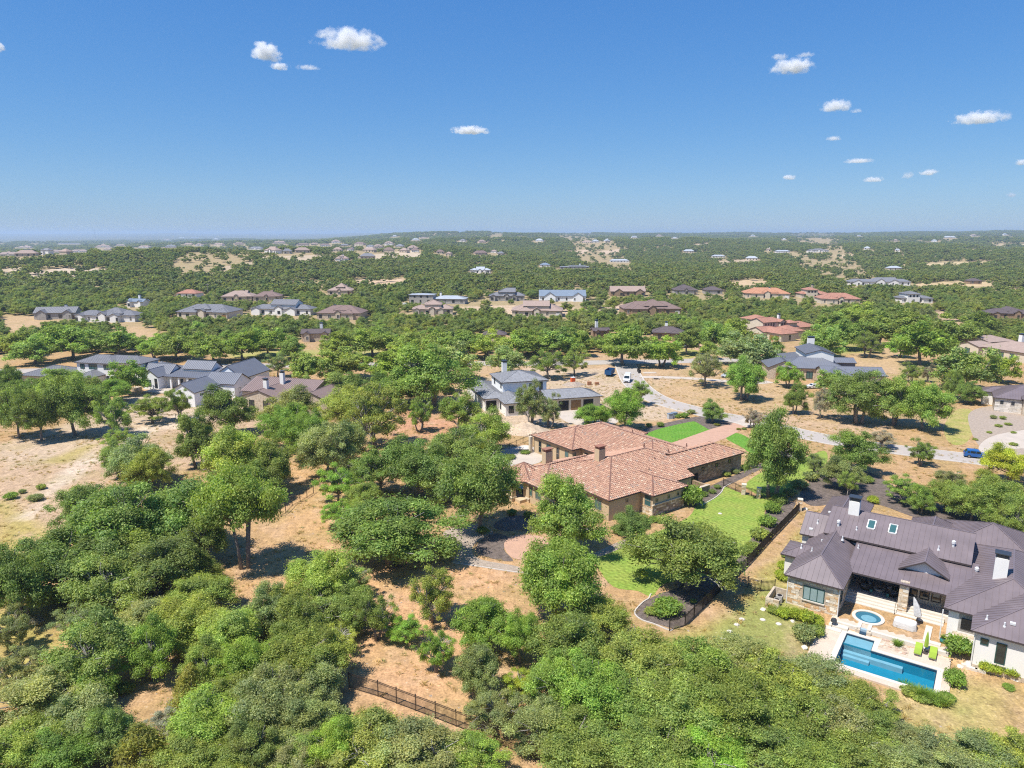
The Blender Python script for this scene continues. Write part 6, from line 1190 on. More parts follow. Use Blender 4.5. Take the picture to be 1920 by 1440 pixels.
bx(spw, 'side_stone', 'limestone', -.75, -.75, -.85, -.35, .75, .12); bx(spw, 'side_stone', 'limestone', .35, -.75, -.85, .75, .75, .12); bx(spw, 'channel', 'shelf', -.35, -.72, -.85, .35, .7, -.02); bx(spw, 'channel', 'pooltile', -.35, -1.25, -.85, .35, -.74, -.3); bx(spw, 'pier', 'stone_pale', -.85, -1.0, -.9, -.36, -.76, -.1); bx(spw, 'pier', 'stone_pale', .36, -1.0, -.9, .85, -.76, -.1)
# rock garden
rb = broot('rock_garden', 'flagstone bed with a spiky green plant by the pool', 'rock garden', 13.05, -1.55, -.5)
bx(rb, 'edging', 'stone_pale', -1.5, -1.35, -.3, 1.5, 1.3, .012); rg = random.Random(12); mb = MB()
for j in range(46):
    cx0, cy0 = rg.uniform(-1.35, 1.35), rg.uniform(-1.2, 1.15); r = rg.uniform(.12, .28); k = rg.randint(4, 6); a0 = rg.random() * 6; h = rg.uniform(.04, .09); P = [(cx0 + r * rg.uniform(.7, 1.2) * math.cos(a0 + 6.28 * i / k), cy0 + r * rg.uniform(.7, 1.2) * math.sin(a0 + 6.28 * i / k)) for i in range(k)]; c = rg.choice([(.55, .42, .32), (.48, .34, .25), (.62, .52, .42), (.42, .3, .24)])
    mb.poly([(*p, h) for p in P], 0, c)
    for i in range(k): mb.poly([(*P[i], 0), (*P[(i + 1) % k], 0), (*P[(i + 1) % k], h), (*P[i], h)], 0, c)
tag(mb.build('flagstones', MT['stone'], rb), kind='stuff')
def gclump(name, label, loc, s, tone, cat='plant', v=0, group=None):
    r = tag(empty(name, loc, v), label, cat, group); r.scale = (s, s, s); c = link('foliage', GRASSV[v % 2], r); c.color = (*TONE[tone][0], 1); return r
gclump('sago_plant', 'spiky green sago plant among the flagstones', bloc(13.3, -1.4, -.45), .8, 'b')
for j, (px, py, s, lb) in enumerate([(1722, 1304, 1.2, 'first long grass clump under the pool wall'), (1738, 1310, 1.2, 'second long grass clump under the pool wall'), (1752, 1316, 1.2, 'third long grass clump under the pool wall'), (1696, 1292, 1.1, 'long grass clump at the left pool wall end'), (1445, 1138, 1.0, 'long grass tuft beside the stone enclosure'), (1455, 1150, 1.1, 'second long grass tuft beside the stone enclosure'), (1768, 1322, 1.1, 'fourth long grass clump nearest the pool corner')]):
    q = hit(px, py); gclump('grass_clump', lb, q, s, 'b' if j < 4 else 'y', 'grass', j, 'ornamental grasses')
# sun loungers, parasols, covered table
MT['lime'] = mat('lime_cushion', (.30, .42, .05), rough=.85, var=.05); MT['cover'] = mat('pale_grey_cover', (.62, .61, .59), rough=.9, var=.06, scale=2, bump=.5, bscale=4); MT['teal'] = mat('teal_glaze', (.04, .20, .19), rough=.25, var=.1); MT['wicker'] = mat('black_wicker', (.02, .018, .017), rough=.8, var=.2); MT['cushion'] = mat('pale_cushion', (.45, .43, .40), rough=.9, var=.1)
def lounger(u, lab_):
    r = broot('sun_lounger', lab_, 'sun lounger', u, -1.55, -.5, 0, 'lime loungers by the pool')
    mb = MB(); mb.box(-.34, -.95, .26, .34, .95, .33); mb.build('frame', MT['trim_white'], r)
    for sx in (-.3, .3):
        for sy in (-.85, .8): bx(r, 'leg', 'trim_white', sx - .03, sy - .03, 0, sx + .03, sy + .03, .26)
    mb = MB(); mb.box(-.36, -1.0, .33, .36, .3, .45); mb.build('seat_cushion', MT['lime'], r)
    mb = MB(); a = [(-.36, .3, .34), (.36, .3, .34), (.36, .95, .72), (-.36, .95, .72)]; n = Vector((0, -.5, .86)) * .12; t = [Vector(p) + n for p in a]; mb.poly(t); mb.poly(a[::-1])
    for i in range(4): mb.poly([a[i], a[(i + 1) % 4], t[(i + 1) % 4], t[i]])
    mb.build('back_cushion', MT['lime'], r)
lounger(15.4, 'lime green sun lounger next to the flagstone bed'); lounger(16.85, 'lime green sun lounger next to the tall shrub')
def parasol(u, v, z, label, m, h, r0, lean=0, base=True):
    r = broot('folded_parasol', label, 'parasol', u, v, z)
    mb = MB(); mb.lathe([(.3, 0), (.3, .07), (.06, .1), (.05, .12)], 16); mb.build('base', MT['trim_dark'], r)
    mb = MB(); mb.tube([(0, 0, .1), (lean * .3, 0, h * .5), (lean, 0, h)], [.035, .035, .03], 8); mb.build('pole', MT['trim_dark'], r)
    mb = MB(); k = 12; rows = []
    for i, (t, q) in enumerate(((.28, .7), (.32, 1.0), (.5, .95), (.7, .75), (.88, .42), (1.0, .08))):
        rows.append([(lean * t * t + r0 * q * (1 + .22 * (j % 2)) * math.cos(6.283 * j / k), r0 * q * (1 + .22 * (j % 2)) * math.sin(6.283 * j / k), h * t + .04) for j in range(k)])
    for a, b in zip(rows, rows[1:]):
        for j in range(k): mb.poly([a[j], a[(j + 1) % k], b[(j + 1) % k], b[j]])
    mb.poly(rows[-1]); mb.build('canopy', MT[m], r)
parasol(16.1, -1.2, -.5, 'folded lime parasol between the two loungers', 'lime', 2.7, .2)
parasol(14.7, 4.3, 0, 'folded pale grey cantilever parasol on the patio', 'cover', 3.3, .38, -.7)
st_ = broot('side_table', 'small white side table behind the lime parasol', 'side table', 16.1, -.85, -.5); mb = MB(); mb.lathe([(.06, 0), (.06, .42), (.26, .43), (.26, .47), (.02, .475)], 14); mb.build('top', MT['trim_white'], st_); mb = MB(); mb.lathe([(.2, 0), (.2, .03), (.06, .05)], 12); mb.build('base', MT['trim_dark'], st_)
ct_ = broot('covered_table', 'patio table under a pale grey fitted cover', 'covered table', 13.55, 2.7, 0)
mb = MB(); k = 28; rows = []; rg = random.Random(4)
for z_, q in ((.03, 1.1), (.35, 1.06), (.72, 1.02), (.84, .96), (.87, .8), (.9, .05)):
    rows.append([(1.18 * q * math.copysign(abs(math.cos(6.283 * j / k)) ** .45, math.cos(6.283 * j / k)) + rg.uniform(-.03, .03) * (z_ < .5), .7 * q * math.copysign(abs(math.sin(6.283 * j / k)) ** .45, math.sin(6.283 * j / k)) + (rg.uniform(-.06, .06) if z_ < .5 else 0), z_) for j in range(k)])
for a, b in zip(rows, rows[1:]):
    for j in range(k): mb.poly([a[j], a[(j + 1) % k], b[(j + 1) % k], b[j]])
mb.poly(rows[-1]); mb.build('cover', MT['cover'], ct_, smooth=True)
for sx in (-.8, .8): bx(ct_, 'leg', 'trim_dark', sx - .04, -.04, 0, sx + .04, .04, .4)
# porch furniture
bx(broot('outdoor_rug', 'grey rug on the shaded porch floor', 'rug', 9.6, 9.2, .8), 'weave', 'stone_grey', -2.2, -1.5, .004, 2.2, 1.5, .02)
def pod(u, v, rz, lb):
    r = broot('wicker_chair', lb, 'chair', u, v, .82, rz, 'porch chairs'); mb = MB(); k = 18; rows = []
    for z_, q, cut in ((0, .62, 0), (.3, .78, 0), (.45, .8, 0), (.95, .72, 1)):
        rows.append([(q * math.cos(6.283 * j / k), q * math.sin(6.283 * j / k), z_ if not cut or math.sin(6.283 * j / k) > -.2 else .47) for j in range(k)])
    for a, b in zip(rows, rows[1:]):
        for j in range(k): mb.poly([a[j], a[(j + 1) % k], b[(j + 1) % k], b[j]])
    mb.build('shell', MT['wicker'], r); mb = MB(); mb.lathe([(.6, .3), (.64, .46), (.5, .5), (.02, .5)], 16); mb.build('seat_cushion', MT['cushion'], r); mb = MB(); mb.box(-.35, .28, .45, .35, .5, 1.02); mb.build('back_cushion', MT['cushion'], r)
pod(8.3, 8.6, R(-70), 'black wicker pod chair nearest the stone wing'); pod(11.3, 8.6, R(70), 'black wicker pod chair nearest the stone pillar')
ft = broot('fire_table', 'round stone fire table between the pod chairs', 'fire table', 9.8, 8.8, .82); mb = MB(); mb.lathe([(.45, 0), (.5, .3), (.7, .34), (.7, .42), (.3, .43), (.28, .4)], 20); mb.build('bowl', MT['stone_pale'], ft); mb = MB(); mb.lathe([(.28, .402), (.2, .425), (.02, .43)], 14); mb.build('burner', MT['dark'], ft)
for u, v, lb in ((9.0, 7.9, 'teal ceramic stool beside the left pod chair'), (10.9, 7.8, 'teal ceramic stool beside the right pod chair')):
    s_ = broot('garden_stool', lb, 'stool', u, v, .82, 0, 'teal garden stools'); mb = MB(); mb.lathe([(.14, 0), (.22, .2), (.15, .42), (.02, .44)], 14); mb.build('body', MT['teal'], s_); mb = MB(); mb.lathe([(.145, .0), (.15, .025)], 14); mb.build('foot_ring', MT['teal'], s_)
po = broot('glazed_pot', 'round teal pot with a green plant on the patio step', 'planter', 17.55, 1.5, -.02); mb = MB(); mb.lathe([(.2, 0), (.36, .22), (.34, .42), (.24, .5), (.24, .55)], 18); mb.build('pot', MT['teal'], po); c = link('foliage', GRASSV[0], po, (0, 0, .5)); c.scale = (.5, .5, .6); c.color = (*TONE['g'][0], 1)
hr = broot('handrail', 'thin black handrail beside the porch steps', 'handrail', 12.1, 5.2, 0); mb = MB(); mb.bar((0, 0, 0), (0, 0, 1.0), .05); mb.bar((0, 0, 1.0), (0, 1.9, 1.8), .05); mb.bar((0, 1.9, .8), (0, 1.9, 1.8), .05); mb.build('rail', MT['fence'], hr)
gr_ = broot('kettle_grill', 'covered grey smoker at the patio corner', 'grill', 6.4, -1.3, -.35); mb = MB(); mb.lathe([(.12, .45), (.34, .6), (.36, .75), (.28, .95), (.05, 1.02)], 16); mb.build('bowl', MT['cap_metal'], gr_); mb = MB()
for j in range(3): mb.bar((.2 * math.cos(2.1 * j), .2 * math.sin(2.1 * j), .5), (.32 * math.cos(2.1 * j), .32 * math.sin(2.1 * j), 0), .04)
mb.build('legs', MT['fence'], gr_)
# stone enclosure of the air conditioners
ac = House('stone_enclosure', (BO.x, BO.y, 0), BA, 'open stone enclosure for air conditioners beside the stone wing', 'enclosure')
ac.box('wall', 'stone_pale', -1.5, -2.0, -.4, -1.25, 1.6, 1.25); ac.box('wall', 'stone_pale', -1.25, -2.0, -.4, .1, -1.75, 1.25); ac.box('wall', 'stone_pale', -1.25, 1.35, -.4, .4, 1.6, 1.25)
ac.stones('F', -2.0, -1.5, .1, -.3, 1.23, PAL_LIME, 31); ac.stones('L', -1.5, -2.0, 1.6, -.3, 1.23, PAL_LIME, 32); 
for v in (-1.0, .3):
    r = broot('air_conditioner', 'grey condenser unit inside the stone enclosure, ' + ('front one' if v < 0 else 'rear one'), 'air conditioner', -.4, v, .0, 0, 'condenser units'); bx(r, 'casing', 'stone_grey', -.38, -.38, 0, .38, .38, .85); mb = MB(); mb.lathe([(.3, .851), (.3, .89), (.05, .9)], 14); mb.build('fan_grille', MT['fence'], r)
# ---------------------------------------------------------------- fences
def fence(name, pts, h, m, label, step=2.4, pick=.13, zf=None, mid=True, group=None):
    P = [hit(a, b) for a, b in pts]; o = P[0]; r = tag(empty(name, o), label, 'fence', group); Q = []
    for a, b in zip(P, P[1:]):
        n = max(1, round((b - a).length / step)); Q += [a.lerp(b, i / n) - o for i in range(n)]
    Q.append(P[-1] - o); Q = [Vector((q.x, q.y, gz(q.x + o.x, q.y + o.y) - o.z)) for q in Q]
    pm = MB(); pm.box(-.045, -.045, -.1, .045, .045, h + .08); pm.box(-.06, -.06, h + .08, .06, .06, h + .12); pme = pm.mesh('post', MT[m])
    for q in Q: link('post', pme, r, q)
    for a, b in zip(Q, Q[1:]):
        for z_ in ((h - .04, .12, h - .2) if mid else (h - .04, .12)):
            mb = MB(); mb.bar(a + Vector((0, 0, z_)), b + Vector((0, 0, z_)), .035, .045); mb.build('rail', MT[m], r)
        if pick:
            mb = MB(); n = int((b - a).length / pick)
            for i in range(1, n):
                q = a.lerp(b, i / n); mb.bar(q + Vector((0, 0, .06)), q + Vector((0, 0, h)), .034)
            tag(mb.build('pickets', MT[m], r), kind='stuff')
    return r
fence('picket_fence', [(655, 1290), (709, 1306), (816.7, 1347), (895, 1378), (978, 1414), (1040, 1440)], 1.75, 'fence_brown', 'dark brown metal picket fence crossing the foreground clearing', 2.5)
fence('yard_fence', [(1255, 1183), (1284, 1174), (1333, 1127), (1362, 1098), (1401, 1062), (1447, 1011), (1499, 957)], 1.5, 'fence', 'long black metal fence between the lawn and the pool house', 2.2, .16)
fence('gate_fence', [(1376, 1096), (1402, 1102), (1426, 1109), (1452, 1108)], 1.5, 'fence', 'short black fence joining the yard fence to the stone enclosure', 2.2, .16)
fence('lawn_fence', [(1356, 911), (1379, 920), (1391, 925)], 1.4, 'fence', 'thin black fence left of the stone gate pillars', 2.2, .2)
fence('lawn_gate', [(1396, 927), (1409, 930), (1420, 933)], 1.4, 'fence', 'black gate between the two stone pillars', 2.0, .2)
fence('lawn_fence', [(1425, 934), (1447, 938), (1475, 945)], 1.4, 'fence', 'thin black fence right of the stone gate pillars', 2.2, .2)
fence('wire_fence', [(285, 1143), (307, 1135), (330, 1118), (352, 1086)], 1.4, 'fence_brown', 'wire fence with thin posts below the left grove', 3.0, 0)
fence('wire_fence', [(527, 968), (536, 962), (548, 948), (563, 941), (588, 925)], 1.5, 'fence', 'wire fence at the shaded end of the tan strip', 2.6, 0)
fence('wire_fence', [(150, 790), (190, 777), (262, 782), (330, 786), (400, 790)], 1.2, 'fence_brown', 'wire fence across the scraped left lot', 5, 0)
fence('wire_fence', [(905, 840), (955, 842), (1005, 820)], 1.3, 'fence', 'dark wire fence behind the courtyard terrace', 3, 0)
for px, py, h, lb in ((1394, 927, 2.0, 'left stone gate pillar on the lawn'), (1422, 934, 2.0, 'right stone gate pillar on the lawn'), (1499, 957, 2.1, 'stone pillar at the end of the black yard fence')):
    q = hit(px, py); Hs = House('stone_pillar', q, R(-20), lb, 'pillar', 'stone gate pillars'); Hs.box('shaft', 'stone_pale', -.33, -.33, -.2, .33, .33, h - .15); Hs.box('cap', 'limestone', -.42, -.42, h - .15, .42, .42, h); Hs.stones('F', -.33, -.33, .33, -.1, h - .16, PAL_LIME, 51 + px); Hs.stones('L', -.33, -.33, .33, -.1, h - .16, PAL_LIME, 52 + px)
# septic lids and stones on the lawns
for px, py, lb in ((1350, 963, 'white round lid alone on the mown lawn'), (1391, 1161, 'white round lid at the top of the lid row'), (1430, 1162, 'white round lid left of the lantanas'), (1460, 1170, 'white round lid nearest the lantanas'), (1381, 1171, 'second white lid of the row toward the fence'), (1368, 1184, 'third white lid of the row toward the fence'), (1355, 1198, 'lowest white lid beside the foreground oaks')):
    q = hit(px, py); r = tag(empty('septic_lid', q), lb, 'lid', 'round lids in the lawn'); mb = MB(); mb.lathe([(.3, -.05), (.3, .05), (.26, .08), (.02, .1)], 20); mb.build('lid', MT['limestone'], r); mb = MB(); mb.lathe([(.35, -.05), (.35, .02), (.31, .025)], 20); mb.build('rim', MT['stone_grey'], r)
def boulder(px, py, s, lb, m='limestone', z=None):
    q = hit(px, py) if z is None else at(px, py, z); me = bpy.data.meshes.new('boulder'); bm = bmesh.new(); bmesh.ops.create_icosphere(bm, subdivisions=2, radius=s)
    for v in bm.verts: v.co *= 1 + .35 * mnoise.noise(v.co * (1.3 / s) + Vector((px, py, 0))); v.co.z *= .65
    bm.to_mesh(me); bm.free(); me.materials.append(MT[m]); tag(link('boulder', me, None, q), lb, 'boulder', 'garden boulders')
for q in ((1431, 1143, .35, 'white boulder below the stone enclosure'), (1486, 1165, .3, 'pale boulder among the lantanas'), (1508, 1215, .4, 'pale boulder in the sage shrub'), (1818, 1246, .55, 'pale boulder at the tall shrubs'), (1800, 1250, .35, 'second pale boulder beside the tall shrubs'), (1545, 1178, .3, 'stone at the patio corner'), (1905, 1275, .3, 'white stone below the lime shrubs'), (1510, 955, .5, 'tan boulder beside the stone fence pillar')): boulder(*q)
for j, (px, py) in enumerate(((1812, 1251), (1822, 1256), (1838, 1260), (1520, 1180), (1530, 1184))):
    q = hit(px, py); mb = MB(); mb.box(-.5, -.2, -.1, .5, .2, .3); o = mb.build('edging_stone', MT['limestone'], None, q, BA); tag(o, ['first white edging block below the tall shrub', 'second white edging block below the tall shrub', 'third white edging block before the lime shrubs', 'edging block under the lantanas', 'edging block at the patio foot'][j], 'edging', 'white edging blocks')
# lawn edging kerbs (pale concrete lines round the beds)
def edging(pts, lb):
    P = smooth_poly([at(a, b) for a, b in pts], 4)[:-4 * 1]; mb = MB()
    for a, b in zip(P, P[1:]): mb.bar(a + Vector((0, 0, .06)), b + Vector((0, 0, .04)), .16, .12)
    tag(mb.build('bed_edging', MT['kerb']), lb, 'edging')
edging([(1262, 1180), (1225, 1170), (1200, 1161), (1190, 1148), (1204, 1131), (1216, 1123), (1225, 1117)], 'pale concrete edging round the lower mulch bed')
edging([(1314, 947), (1337, 936), (1352, 924), (1358, 914), (1372, 907)], 'pale edging of the curved garage bed')
edging([(850, 1056), (900, 1063), (965, 1073), (985, 1072)], 'pale stone edging under the gravel path')
# ---------------------------------------------------------------- vehicles
MT['paint_white'] = mat('white_car_paint', (.72, .73, .74), rough=.3, var=.02, coat=.5); MT['paint_blue'] = mat('blue_car_paint', (.012, .10, .33), rough=.3, var=.03, coat=.6); MT['paint_silver'] = mat('silver_car_paint', (.38, .40, .42), rough=.3, var=.03, coat=.5); MT['paint_dark'] = mat('dark_car_paint', (.05, .055, .06), rough=.3, var=.03, coat=.5); MT['rubber'] = mat('tyre_rubber', (.015, .015, .016), rough=.9, var=.1); MT['rim'] = mat('wheel_rim', (.35, .36, .37), rough=.35, var=.05, metal=.7); MT['lamp'] = glassmat('head_lamp_glass', (.6, .62, .62)); MT['lamp_red'] = glassmat('tail_lamp_glass', (.3, .01, .01)); MT['bin_blue'] = mat('blue_dumpster_paint', (.015, .085, .22), rough=.5, var=.15, scale=2); MT['orange'] = mat('orange_plastic', (.62, .10, .02), rough=.5, var=.06); MT['pallet'] = mat('orange_brick_stack', (.42, .20, .10), rough=.9, var=.2, scale=4)
CARP = {  # x along the length (front = -x): profile of the body, roof outline, width
 'van': (5.6, 2.0, [(-2.8, .35), (-2.8, .95), (-2.2, 1.2), (-1.5, 2.25), (-1.2, 2.45), (2.6, 2.5), (2.75, 2.3), (2.8, .4)]),
 'suv': (4.6, 1.85, [(-2.3, .35), (-2.3, .85), (-1.9, 1.0), (-1.05, 1.08), (-.35, 1.62), (.2, 1.7), (1.7, 1.66), (2.2, 1.1), (2.3, .9), (2.3, .38)]),
 'sedan': (4.6, 1.8, [(-2.3, .32), (-2.3, .75), (-1.9, .92), (-1.0, 1.0), (-.3, 1.42), (.8, 1.44), (1.6, 1.05), (2.2, .98), (2.3, .8), (2.3, .34)]),
 'pickup': (5.6, 1.95, [(-2.8, .45), (-2.8, 1.0), (-2.4, 1.12), (-1.4, 1.2), (-.8, 1.8), (.5, 1.84), (.85, 1.2), (2.7, 1.18), (2.8, 1.1), (2.8, .45)])}
def vehicle(kind, px, py, rz, paint, label, cat, group=None):
    L_, Wd, prof = CARP[kind]; q = hit(px, py); r = tag(empty(cat.replace(' ', '_'), q, rz), label, cat, group); h = Wd / 2; zs = [p[1] for p in prof]; mb = MB(); belt = {'van': 1.2, 'suv': 1.0, 'sedan': .95, 'pickup': 1.15}[kind]
    yw = lambda z: h * (1 - .16 * max(0, (z - belt) / (max(zs) - belt + .01))) if z > belt else h * (.96 + .04 * (z - .3) / (belt - .3))
    n = len(prof); lft = [(x_, -yw(z_), z_) for x_, z_ in prof]; rgt = [(x_, yw(z_), z_) for x_, z_ in prof]
    mb.poly(lft[::-1]); mb.poly(rgt)
    for i in range(n): mb.poly([lft[i], lft[(i + 1) % n], rgt[(i + 1) % n], rgt[i]])
    bo = mb.build('body', MT[paint], r); md_ = bo.modifiers.new('bevel', 'BEVEL'); md_.width = .07; md_.segments = 2; md_.limit_method = 'ANGLE'
    def pane(a, b, t=.12):      # glass across the width between profile points a, b
        (x0, z0), (x1, z1) = prof[a], prof[b]; A_ = [(x0 + (x1 - x0) * s, z0 + (z1 - z0) * s) for s in (.12, .9)]; nn = Vector((z1 - z0, 0, -(x1 - x0))).normalized(); nn = -nn if nn.z < 0 else nn; mb = MB()
        mb.poly([Vector((x_, sy * (yw(z_) - t), z_)) + nn * .015 for (x_, z_), sy in ((A_[0], -1), (A_[0], 1), (A_[1], 1), (A_[1], -1))]); mb.build('windscreen', MT['glass'], r)
    ws = {'van': [(2, 3)], 'suv': [(3, 4), (7, 6)], 'sedan': [(3, 4), (6, 5)], 'pickup': [(3, 4), (6, 5)]}[kind]
    for a, b in ws: pane(a, b)
    sides = {'van': [(-1.6, -.7, 1.3, 2.0)], 'suv': [(-.75, .2, 1.08, 1.52), (.3, 1.2, 1.08, 1.52), (1.28, 1.75, 1.1, 1.45)], 'sedan': [(-.65, .2, 1.0, 1.32), (.28, 1.0, 1.0, 1.32)], 'pickup': [(-1.05, -.3, 1.22, 1.68), (-.22, .5, 1.22, 1.68)]}[kind]
    for x0, x1, z0, z1 in sides:
        for sy in (-1, 1):
            mb = MB(); sh = .25 if x0 == sides[0][0] else 0; P = [(x0, sy * (yw(z0) + .012), z0), (x1, sy * (yw(z0) + .012), z0), (x1, sy * (yw(z1) + .012), z1), (x0 + sh, sy * (yw(z1) + .012), z1)]; mb.poly(P); mb.build('side_window', MT['glass'], r)
    wr = .34 if kind in ('suv', 'sedan') else .38
    for sx in (-L_ * .31, L_ * .30):
        for sy in (-1, 1):
            mb = MB(); k = 16; c0 = Vector((sx, sy * (h - .1), wr)); mb.tube([c0 - Vector((0, .13 * sy, 0)), c0 + Vector((0, .12 * sy, 0))], [wr, wr], k); w_ = mb.build('wheel', MT['rubber'], r); mb = MB(); mb.tube([c0 + Vector((0, .1 * sy, 0)), c0 + Vector((0, .13 * sy, 0))], [wr * .62, wr * .6], 12); mb.build('rim', MT['rim'], w_)
    for sy in (-1, 1):
        mb = MB(); zz = prof[1][1] - .12; mb.box(prof[1][0] - .02, sy * (h - .28) - .2, zz - .08, prof[1][0] + .08, sy * (h - .28) + .2, zz + .07); mb.build('headlight', MT['lamp'], r)
        mb = MB(); zz = prof[-2][1] - .15; mb.box(prof[-1][0] - .08, sy * (h - .2) - .1, .8, prof[-1][0] + .02, sy * (h - .2) + .1, 1.0); mb.build('tail_light', MT['lamp_red'], r)
        mb = MB(); zz = belt + .12; mb.box(sides[0][0] - .05, sy * (h + .02) - .02, zz - .1, sides[0][0] + .12, sy * (h + .2), zz + .1); mb.build('mirror', MT[paint], r)
    mb = MB(); mb.box(prof[0][0] - .03, -h * .55, .45, prof[0][0] + .05, h * .55, .65); mb.build('grille', MT['rubber'], r)
    if kind == 'pickup': mb = MB(); mb.box(.98, -h + .12, 1.15, 2.68, h - .12, 1.2); mb.build('cargo_bed', MT['rubber'], r)
    return r
vehicle('van', 1176, 715, R(75), 'paint_white', 'white delivery van parked on the side street by the junction', 'van')
vehicle('suv', 1830, 858, R(155), 'paint_blue', 'bright blue car parked at the right end of the side street', 'car', 'parked cars')
vehicle('pickup', 848, 739, R(20), 'paint_dark', 'dark pickup half hidden under oaks left of the white house', 'pickup')
vehicle('suv', 1289, 652, R(15), 'paint_silver', 'silver blue car parked on the salmon drive', 'car', 'parked cars'); vehicle('sedan', 1299, 641, R(20), 'paint_dark', 'dark car behind the silver one on the salmon drive', 'car', 'parked cars')
vehicle('suv', 1507, 705, R(10), 'paint_dark', 'dark car under the trees of the clerestory house', 'car', 'parked cars'); vehicle('sedan', 1524, 728, R(5), 'paint_white', 'white car nearest the street before the clerestory house', 'car', 'parked cars'); vehicle('sedan', 1363, 707, R(40), 'paint_silver', 'pale car behind the bright green oak', 'car', 'parked cars')
vehicle('van', 757, 575, R(-60), 'paint_white', 'white blue van left of the modern grey house', 'van'); vehicle('suv', 608, 688, R(10), 'paint_silver', 'silver car glimpsed on the main street under oaks', 'car', 'parked cars')
vehicle('sedan', 1342, 604, R(5), 'paint_white', 'white car far beyond the brown hip house', 'car', 'parked cars')
# dumpster trailer
q = hit(1143, 704); dm = tag(empty('dump_trailer', q, R(68)), 'open blue dump trailer parked beside the street', 'trailer'); mb = MB()
for c in ((-2.6, -1.1, .7, 2.6, 1.1, .8), (-2.6, -1.1, .8, 2.6, -1.02, 2.2), (-2.6, 1.02, .8, 2.6, 1.1, 2.2), (-2.6, -1.02, .8, -2.52, 1.02, 2.2), (2.52, -1.02, .8, 2.6, 1.02, 2.2)): mb.box(*c)
mb.build('box', MT['bin_blue'], dm); mb = MB()
for x_ in (-1.7, -.6, .6, 1.7):
    for y_ in (-1.16, 1.1): mb.box(x_ - .06, y_, .75, x_ + .06, y_ + .06, 2.15)
mb.build('ribs', MT['bin_blue'], dm)
for sx in (-.5, .5):
    for sy in (-1, 1): mb = MB(); c0 = Vector((sx, sy * .95, .38)); mb.tube([c0 - Vector((0, .12, 0)), c0 + Vector((0, .12, 0))], [.38, .38], 14); mb.build('wheel', MT['rubber'], dm)
# portable toilet, brick pallets, utility boxes, bins, sign, mail boxes
def toilet(px, py, m, label):
    q = hit(px, py); r = tag(empty('portable_toilet', q, R(20)), label, 'portable toilet'); bx(r, 'cabin', m, -.6, -.6, 0, .6, .6, 2.1); bx(r, 'door', m, -.42, -.64, .15, .42, -.605, 1.95); bx(r, 'roof', 'trim_white', -.63, -.63, 2.1, .63, .63, 2.2); bx(r, 'vent_pipe', 'trim_white', .35, .35, 2.2, .45, .45, 2.5)
toilet(1074, 720, 'orange', 'orange portable toilet on the building lot')
for px, py, s, lb in ((1105, 722, 1.0, 'taller stack of orange bricks on the building lot'), (1119, 721, .7, 'lower stack of orange bricks on the building lot')):
    q = hit(px, py); r = tag(empty('brick_stack', q, R(12)), lb, 'brick stack', 'pallets of bricks'); bx(r, 'pallet', 'wood_door', -.6, -.5, 0, .6, .5, .14)
    for i in range(int(3 * s + .5)):
        for j in range(4): bx(r, 'brick', 'pallet', -.58 + .3 * j, -.46, .14 + .32 * i, -.3 + .3 * j, .46, .45 + .32 * i)
for px, py, lb in ((1256, 785, 'left grey green utility cabinet behind the front lawn'), (1264, 783, 'right grey green utility cabinet behind the front lawn')):
    q = hit(px, py); r = tag(empty('utility_cabinet', q, R(20)), lb, 'cabinet', 'utility cabinets'); bx(r, 'body', 'metal_pale', -.6, -.5, 0, .6, .5, 1.3); bx(r, 'lid', 'metal_blue', -.66, -.56, 1.3, .66, .56, 1.42)
for px, py, lb in ((1197, 697, 'dark wheeled bin on the verge by the junction'), (1199, 700, 'second dark wheeled bin nearest the side street')):
    q = hit(px, py); r = tag(empty('wheeled_bin', q, R(15)), lb, 'bin', 'wheeled bins'); bx(r, 'body', 'fence', -.35, -.35, .08, .35, .35, 1.1); bx(r, 'lid', 'dark', -.38, -.4, 1.1, .38, .38, 1.18); mb = MB(); mb.tube([(-.36, .3, .12), (.36, .3, .12)], [.12, .12], 10); mb.build('wheel', MT['rubber'], r)
q = hit(1208, 683); r = tag(empty('street_sign', q, R(10)), 'brown stop sign post at the junction', 'sign'); mb = MB(); mb.tube([(0, 0, 0), (0, 0, 2.6)], [.05, .05], 8); mb.build('pole', MT['fence_brown'], r); mb = MB(); mb.box(-.45, -.03, 2.2, .45, .03, 2.7); mb.build('plate', MT['pallet'], r)
q = hit(1437, 793); r = tag(empty('real_estate_sign', q, R(20)), 'pale information board across the street from the drive', 'sign'); bx(r, 'board', 'trim_white', -1.1, -.05, .7, 1.1, .05, 2.0); bx(r, 'post', 'fence_brown', -1.0, .06, 0, -.9, .14, 2.0); bx(r, 'post', 'fence_brown', .9, .06, 0, 1.0, .14, 2.0)
q = hit(1230, 711); r = tag(empty('storm_drain', q, R(-8)), 'concrete storm drain box beside the pale drive', 'drain'); bx(r, 'body', 'concrete', -1.0, -.6, -.1, 1.0, .6, .55); bx(r, 'opening', 'dark', -.7, -.63, .15, .7, -.605, .42)
q = hit(1218, 699); o = MB(); o.box(-2.2, -1.2, -.1, 2.2, 1.2, .1); tag(o.build('concrete_pad', MT['concrete'], None, q, R(5)), 'square concrete pad on the dry corner lot', 'pad')
# courtyard terrace of the tile roofed house
q = hit(985, 845); r = tag(empty('terrace_table', q, R(30)), 'pale stone table on the courtyard terrace', 'table'); mb = MB(); mb.lathe([(.5, 0), (.3, .1), (.3, .65), (1.5, .7), (1.5, .78), (.02, .79)], 20); mb.build('top', MT['limestone'], r); bx(r, 'foot', 'stone_pale', -.45, -.45, -.05, .45, .45, .09)
sheet('terrace', [(925, 860), (950, 840), (1000, 838), (1030, 850), (1010, 868), (960, 875)], 'concrete', .02, 'grey stone courtyard terrace behind the left wing')
